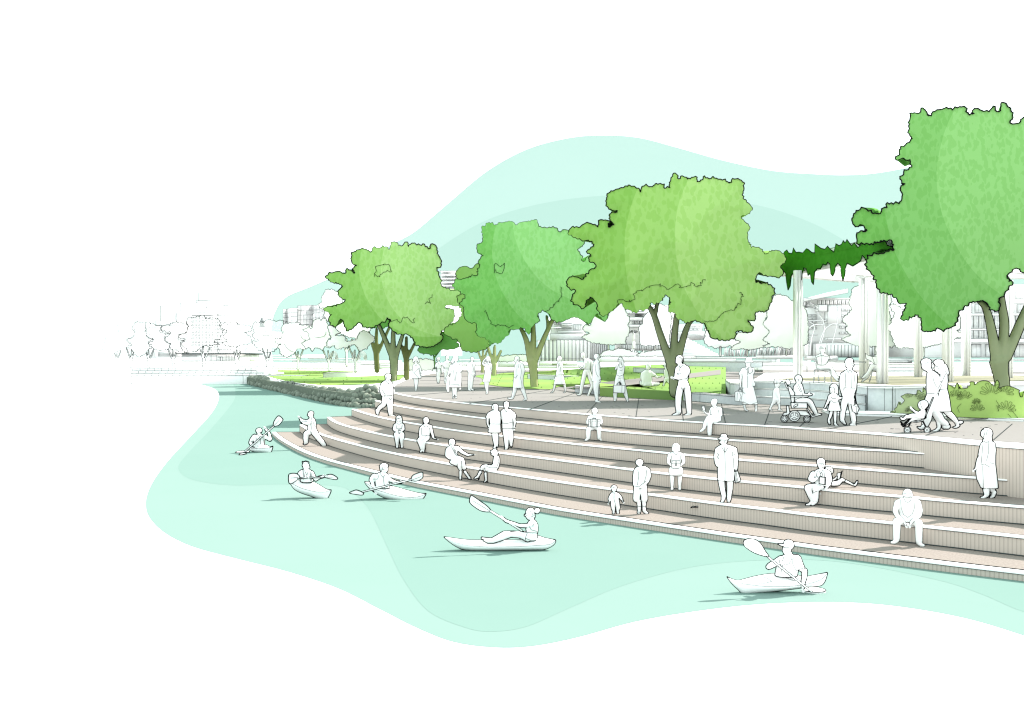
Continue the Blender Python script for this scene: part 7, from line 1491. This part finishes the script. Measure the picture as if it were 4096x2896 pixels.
# screen of leaning slats
r = bld("slat_screen", 'E7', (1200, 1070), 92, "screen of leaning white slats under the pale trees", "screen")
for k in range(34):
    x = 640 + k * 26 + rb.uniform(-4, 4); t = rb.uniform(6, 26) if x > 950 else rb.uniform(-26, 26); y0 = 945 + rb.uniform(0, 18); mb = MB()
    a, b, c, e = [U(*p, 92 + rb.uniform(0, .6)) for p in px('E7', [(x, 1068), (x + 11, 1068), (x + 11 + t, y0), (x + t, y0)])]; v = np.array([0, .25, 0])
    mb.hexa([a, b, b + v, a + v, e, c, c + v, e + v], 0, 1, .45 * 92 / F); mb.build("slat", [WHITE, INKB], r)
# right-hand office behind the columns
dr = 100; r = bld("framed_office", 'E7', (2000, 1070), dr, "stepped white office behind the newspaper readers, with framed bays")
mb = MB(); prect(mb, 'E7', 1690, 300, 2750, 1070, dr + 2, 10, 0, 1, .5); mb.build("wall", [WHITE, INKB], r)
slabs(r, 'E7', dr, [(1780,310,2500,322),(1880,390,2010,480),(2000,395,2180,640),(1700,590,1990,602),(2005,640,2300,655),(1720,780,1870,792),(2000,825,2500,850),(1730,876,2300,885)], 1.0, INKB, .45)
P4 = [U(*p, dr - 1) for p in px('E7', [(1780,300),(2270,178),(2270,235),(1790,330)])]; mb = MB(); v = np.array([0, 6, 0]); mb.hexa([P4[3], P4[2], P4[2] + v, P4[3] + v, P4[0], P4[1], P4[1] + v, P4[0] + v], 0, 1, .5 * dr / F); mb.build("roof", [WHITE, INKB], r)
window_grid(r, 'E7', dr + 1.9, 1870, 2290, 325, 390, 8, 1, .9, .9, INKB, .5, 1); window_grid(r, 'E7', dr + 1.9, 1740, 1860, 510, 720, 2, 5, .85, .6, INKB, .5, 3); window_grid(r, 'E7', dr + 1.9, 2150, 2300, 420, 800, 2, 5, .8, .35, INKB, .5, 1); window_grid(r, 'E7', dr + 1.9, 1690, 2320, 895, 1060, 6, 1, .75, .98, INKB, .5, 1)
# far right hall
dq = 76; r = bld("glazed_hall", 'F7', (1900, 1095), dq, "white hall with long glazed storeys behind the big right-hand trunk")
mb = MB(); prect(mb, 'F7', 1150, 250, 2700, 1095, dq, 10, 0, 1, .5); mb.build("wall", [WHITE, INKB], r)
slabs(r, 'F7', dq - 1.2, [(1400,590,2700,612),(1400,765,2700,780),(1380,880,2700,925),(1400,440,2700,470)], .7, INKB, .45)
window_grid(r, 'F7', dq, 1470, 2320, 612, 765, 14, 1, .92, .92, INKB, .38, 1); window_grid(r, 'F7', dq, 1470, 2320, 780, 878, 14, 1, .92, .92, INKB, .38, 1); window_grid(r, 'F7', dq, 1660, 2330, 945, 1088, 4, 1, .66, 1, INKB, .6, 1); window_grid(r, 'F7', dq, 1470, 2320, 470, 590, 7, 1, .7, .8, INKB, .5, 1); window_grid(r, 'F7', dq, 1480, 2320, 330, 430, 6, 1, .7, .8, INKB, .5, 1)
r = bld("glazed_wall", 'F7', (700, 1095), 84, "long low window wall behind the columns, under the pale trees")
mb = MB(); prect(mb, 'F7', 20, 930, 1400, 1095, 84, 3, 0, 1, .5); mb.build("wall", [WHITE, INKB], r); window_grid(r, 'F7', 84, 30, 1390, 950, 1090, 34, 1, .94, .98, INKB, .4, 0)
mb = MB(); prect(mb, 'F7', 20, 1086, 1400, 1094, 83.5, .4, 0); mb.build("plinth", [INKB], r)
# curved masts
MG = "curved white masts before the framed office"
for pts, lab in (([(1890,1050),(1905,930),(1945,800),(1960,700),(1940,600),(1900,540),(1855,470)], "curved mast with a tip bent left, near the newspaper reader"), ([(2045,1055),(2065,900),(2100,760),(2125,640),(2135,500),(2125,400)], "tallest curved mast, nearly straight, left of the middle column"), ([(1880,1000),(1900,880),(1950,740),(2030,660),(2110,635),(2160,655),(2185,685)], "curved mast arching over to the right"), ([(1770,1050),(1790,850),(1825,720),(1820,660),(1790,630),(1730,605)], "short curved mast bent left behind the slender column"), ([(1735,760),(1770,690),(1830,655),(1900,655),(1960,640),(1990,610)], "curved branch-like mast sweeping up to the right"), ([(2185,1055),(2215,900),(2250,780)], "leaning mast half hidden by the middle column")):
    r = bld("curved_mast", 'E7', pts[0], 90, lab, "mast", MG); sh = Shape(); P = [U(*p, 90) for p in px('E7', cat_rom(pts, 5))]; k = len(P); w_ = 8.5 / 3.28 / F * 90; sh.chain(P, list(np.linspace(w_, w_ * .45, k)))
    V, Q = sh.fuse(w_ * .5, 1); mb = MB(); mb.add(V, Q, 0); A_, B_, N = contour(V, Q); prisms_into(mb, A_, B_, N, .6 * A_[:, 1] / F, 1); mb.build("shaft", [WHITE, INKB], r, True)
    if pts[0][1] < 1000: mb = MB(); mb.box((P[0][0] - .08, 90, 0), (P[0][0] + .08, 90.16, P[0][2]), 0); mb.build("post", [WHITE], r)
# arch trellises
for xs, lab in (((1215,1345), "low trellis of nested white arches behind the middle white tree"), ((1640,1790), "nested white arches left of the olive stems"), ((1560,1620), "narrow nested arches behind the rightmost white tree")):
    r = bld("arch_trellis", 'B7', (sum(xs) / 2, 920), 140, lab, "trellis"); w = (xs[1] - xs[0]) / 2; c = sum(xs) / 2
    for k in range(5):
        mb = MB(); f_ = 1 - k * .14; pline(mb, 'B7', [(c + w * f_ * math.cos(a), 915 - 130 * f_ * math.sin(a) ** .8) for a in np.linspace(.001, math.pi - .001, 15)], 140 + k * .5, 1.3, 0); pline(mb, 'B7', [(c + (w * f_ + 3) * math.cos(a), 915 - (130 * f_ + 4) * math.sin(a) ** .8) for a in np.linspace(.001, math.pi - .001, 15)], 140 + k * .5 - .1, .6, 1); mb.build("arch", [WHITE, INKB], r)
# palms
def palm(reg, x, y, yb, s, d, lab, seed, ink=INKB):
    rr = random.Random(seed); r = bld("palm_tree", reg, (x, yb), d, lab, "palm", "palms by the offices"); mb = MB()
    a = U(*px(reg, [(x, yb)])[0], d); b = U(*px(reg, [(x, y)])[0], d); sh = Shape(); sh.chain([a, (a + b) / 2, b], [.16, .13, .11]); V = np.vstack(sh.V); T = np.vstack([f if f.shape[1] == 3 else np.vstack([f[:, [0, 1, 2]], f[:, [0, 2, 3]]]) for f in sh.Fs]); mb.add(V, T, 0); P, Qe, N = contour(V, T); prisms_into(mb, P, Qe, N, .5 * d / F, 1); mb.build("trunk", [WHITE, ink], r)
    for k in range(11):
        an = math.pi * (.02 + k * .096) + rr.uniform(-.1, .1); L = s * rr.uniform(.8, 1.1); mb = MB(); dz = rr.uniform(-1, 1) * 1.2; sp = cat_rom([(x, y), (x + math.cos(an) * L * .5, y - math.sin(an) * L * .42), (x + math.cos(an) * L, y - math.sin(an) * L * .42 + L * .18)], 8)
        Pw = [U(*px(reg, [q])[0], d + dz * i / len(sp)) for i, q in enumerate(sp)]; n = len(Pw); mb.line(Pw, .6 * d / F, 1); w = L * .07
        for i in range(1, n):
            for sg in (-1, 1):
                q = U(*px(reg, [(sp[i][0] + sg * w * .8 + math.cos(an) * w, sp[i][1] + w * (1.3 if sg > 0 else .2))])[0], d + dz + sg * .1); mb.add([Pw[i - 1], Pw[i], q], np.array([[0, 1, 2]]), 0); mb.line([Pw[i], q], .4 * d / F, 1)
        mb.build("frond", [WHITE, ink], r)
palm('D7', 1665, 690, 960, 95, 90, "palm below the terraced office, left of the tallest tree's trunk", 3); palm('E7', 1700, 420, 1060, 200, 82, "ragged palm leaning out behind the slender leftmost column", 4)
# long white terrace walls near the horizon
TW = "long white terrace walls of the far park"
def terrace(reg, x0, y0, x1, y1, d, lab, ink=INKB, cat="wall", th=2.5, hw=.5):
    r = bld("terrace_wall", reg, ((x0 + x1) / 2, y1), d, lab, cat, TW); mb = MB(); prect(mb, reg, x0, y0, x1, y1, d, th, 0, 1, hw)
    mb.build("wall_face", [WHITE, ink], r); return r
tl = [('B7', 0, 840, 520, 858, 210), ('B7', -60, 872, 600, 888, 205), ('B7', -100, 905, 700, 925, 196), ('B7', 640, 835, 1100, 890, 200), ('B7', 900, 893, 1560, 906, 170), ('B7', 650, 928, 1720, 945, 165), ('B7', 800, 958, 1750, 972, 160), ('B7', 1350, 985, 2120, 1000, 155), ('B7', 220, 988, 1300, 1002, 158), ('B7', -200, 1015, 1900, 1030, 150), ('B7', -300, 1040, 2000, 1056, 147),
      ('B7', 1700, 925, 2296, 980, 152), ('B7', 1980, 1000, 2400, 1050, 146), ('C7', -60, 1065, 560, 1085, 130), ('C7', 900, 905, 1320, 925, 126), ('C7', 900, 945, 1320, 965, 124), ('C7', 940, 985, 1330, 1010, 122), ('C7', 1500, 935, 1990, 1030, 100),
      ('C7', 2130, 935, 2330, 1000, 104), ('D7', 230, 1130, 800, 1195, 106), ('D7', 260, 1150, 640, 1170, 105), ('D7', 1160, 1050, 2250, 1150, 80), ('D7', -120, 1195, 2000, 1235, 98), ('E7', -100, 1065, 280, 1100, 98), ('E7', 280, 1075, 1160, 1095, 88), ('E7', 1155, 1055, 1560, 1100, 84), ('E7', 110, 1100, 800, 1140, 76), ('E7', 800, 1115, 1380, 1145, 70), ('E7', 1320, 1105, 1380, 1160, 69),
      ('E7', 1720, 1120, 1780, 1200, 60), ('E7', 1810, 1060, 2140, 1120, 80), ('E7', 890, 1150, 1560, 1200, 64), ('E7', 1080, 1215, 1560, 1250, 58), ('F7', 720, 1105, 1005, 1162, 78), ('F7', 0, 1130, 960, 1150, 74), ('F7', 460, 1170, 2400, 1190, 70), ('F7', 700, 1205, 2400, 1225, 66), ('F7', 1100, 1115, 2400, 1135, 74), ('F7', 720, 1245, 2400, 1268, 63), ('F7', 1990, 1300, 2400, 1325, 60)]
for k, (reg, x0, y0, x1, y1, d) in enumerate(tl):
    wh = {'B7': "beyond the left lawn", 'C7': "behind the far walkers", 'D7': "behind the middle lawn", 'E7': "behind the right end of the lawn", 'F7': "behind the plaza columns"}[reg]
    terrace(reg, x0, y0, x1, y1, d, "long low white terrace wall " + wh, INKB if reg != 'A7' else INK3)
for k, (y0, y1, x0, x1, d) in enumerate([(1112,1122,400,1700,185),(1135,1142,620,1500,182),(1160,1168,800,2300,178),(1185,1193,790,2300,172),(1208,1215,900,2300,166),(1225,1232,1100,2300,160)]): terrace('A7', x0, y0, x1, y1, d, "long low white terrace wall above the quay on the far left", INK3, hw=.6)
COL.children.unlink(TMP); bpy.data.collections.remove(TMP)
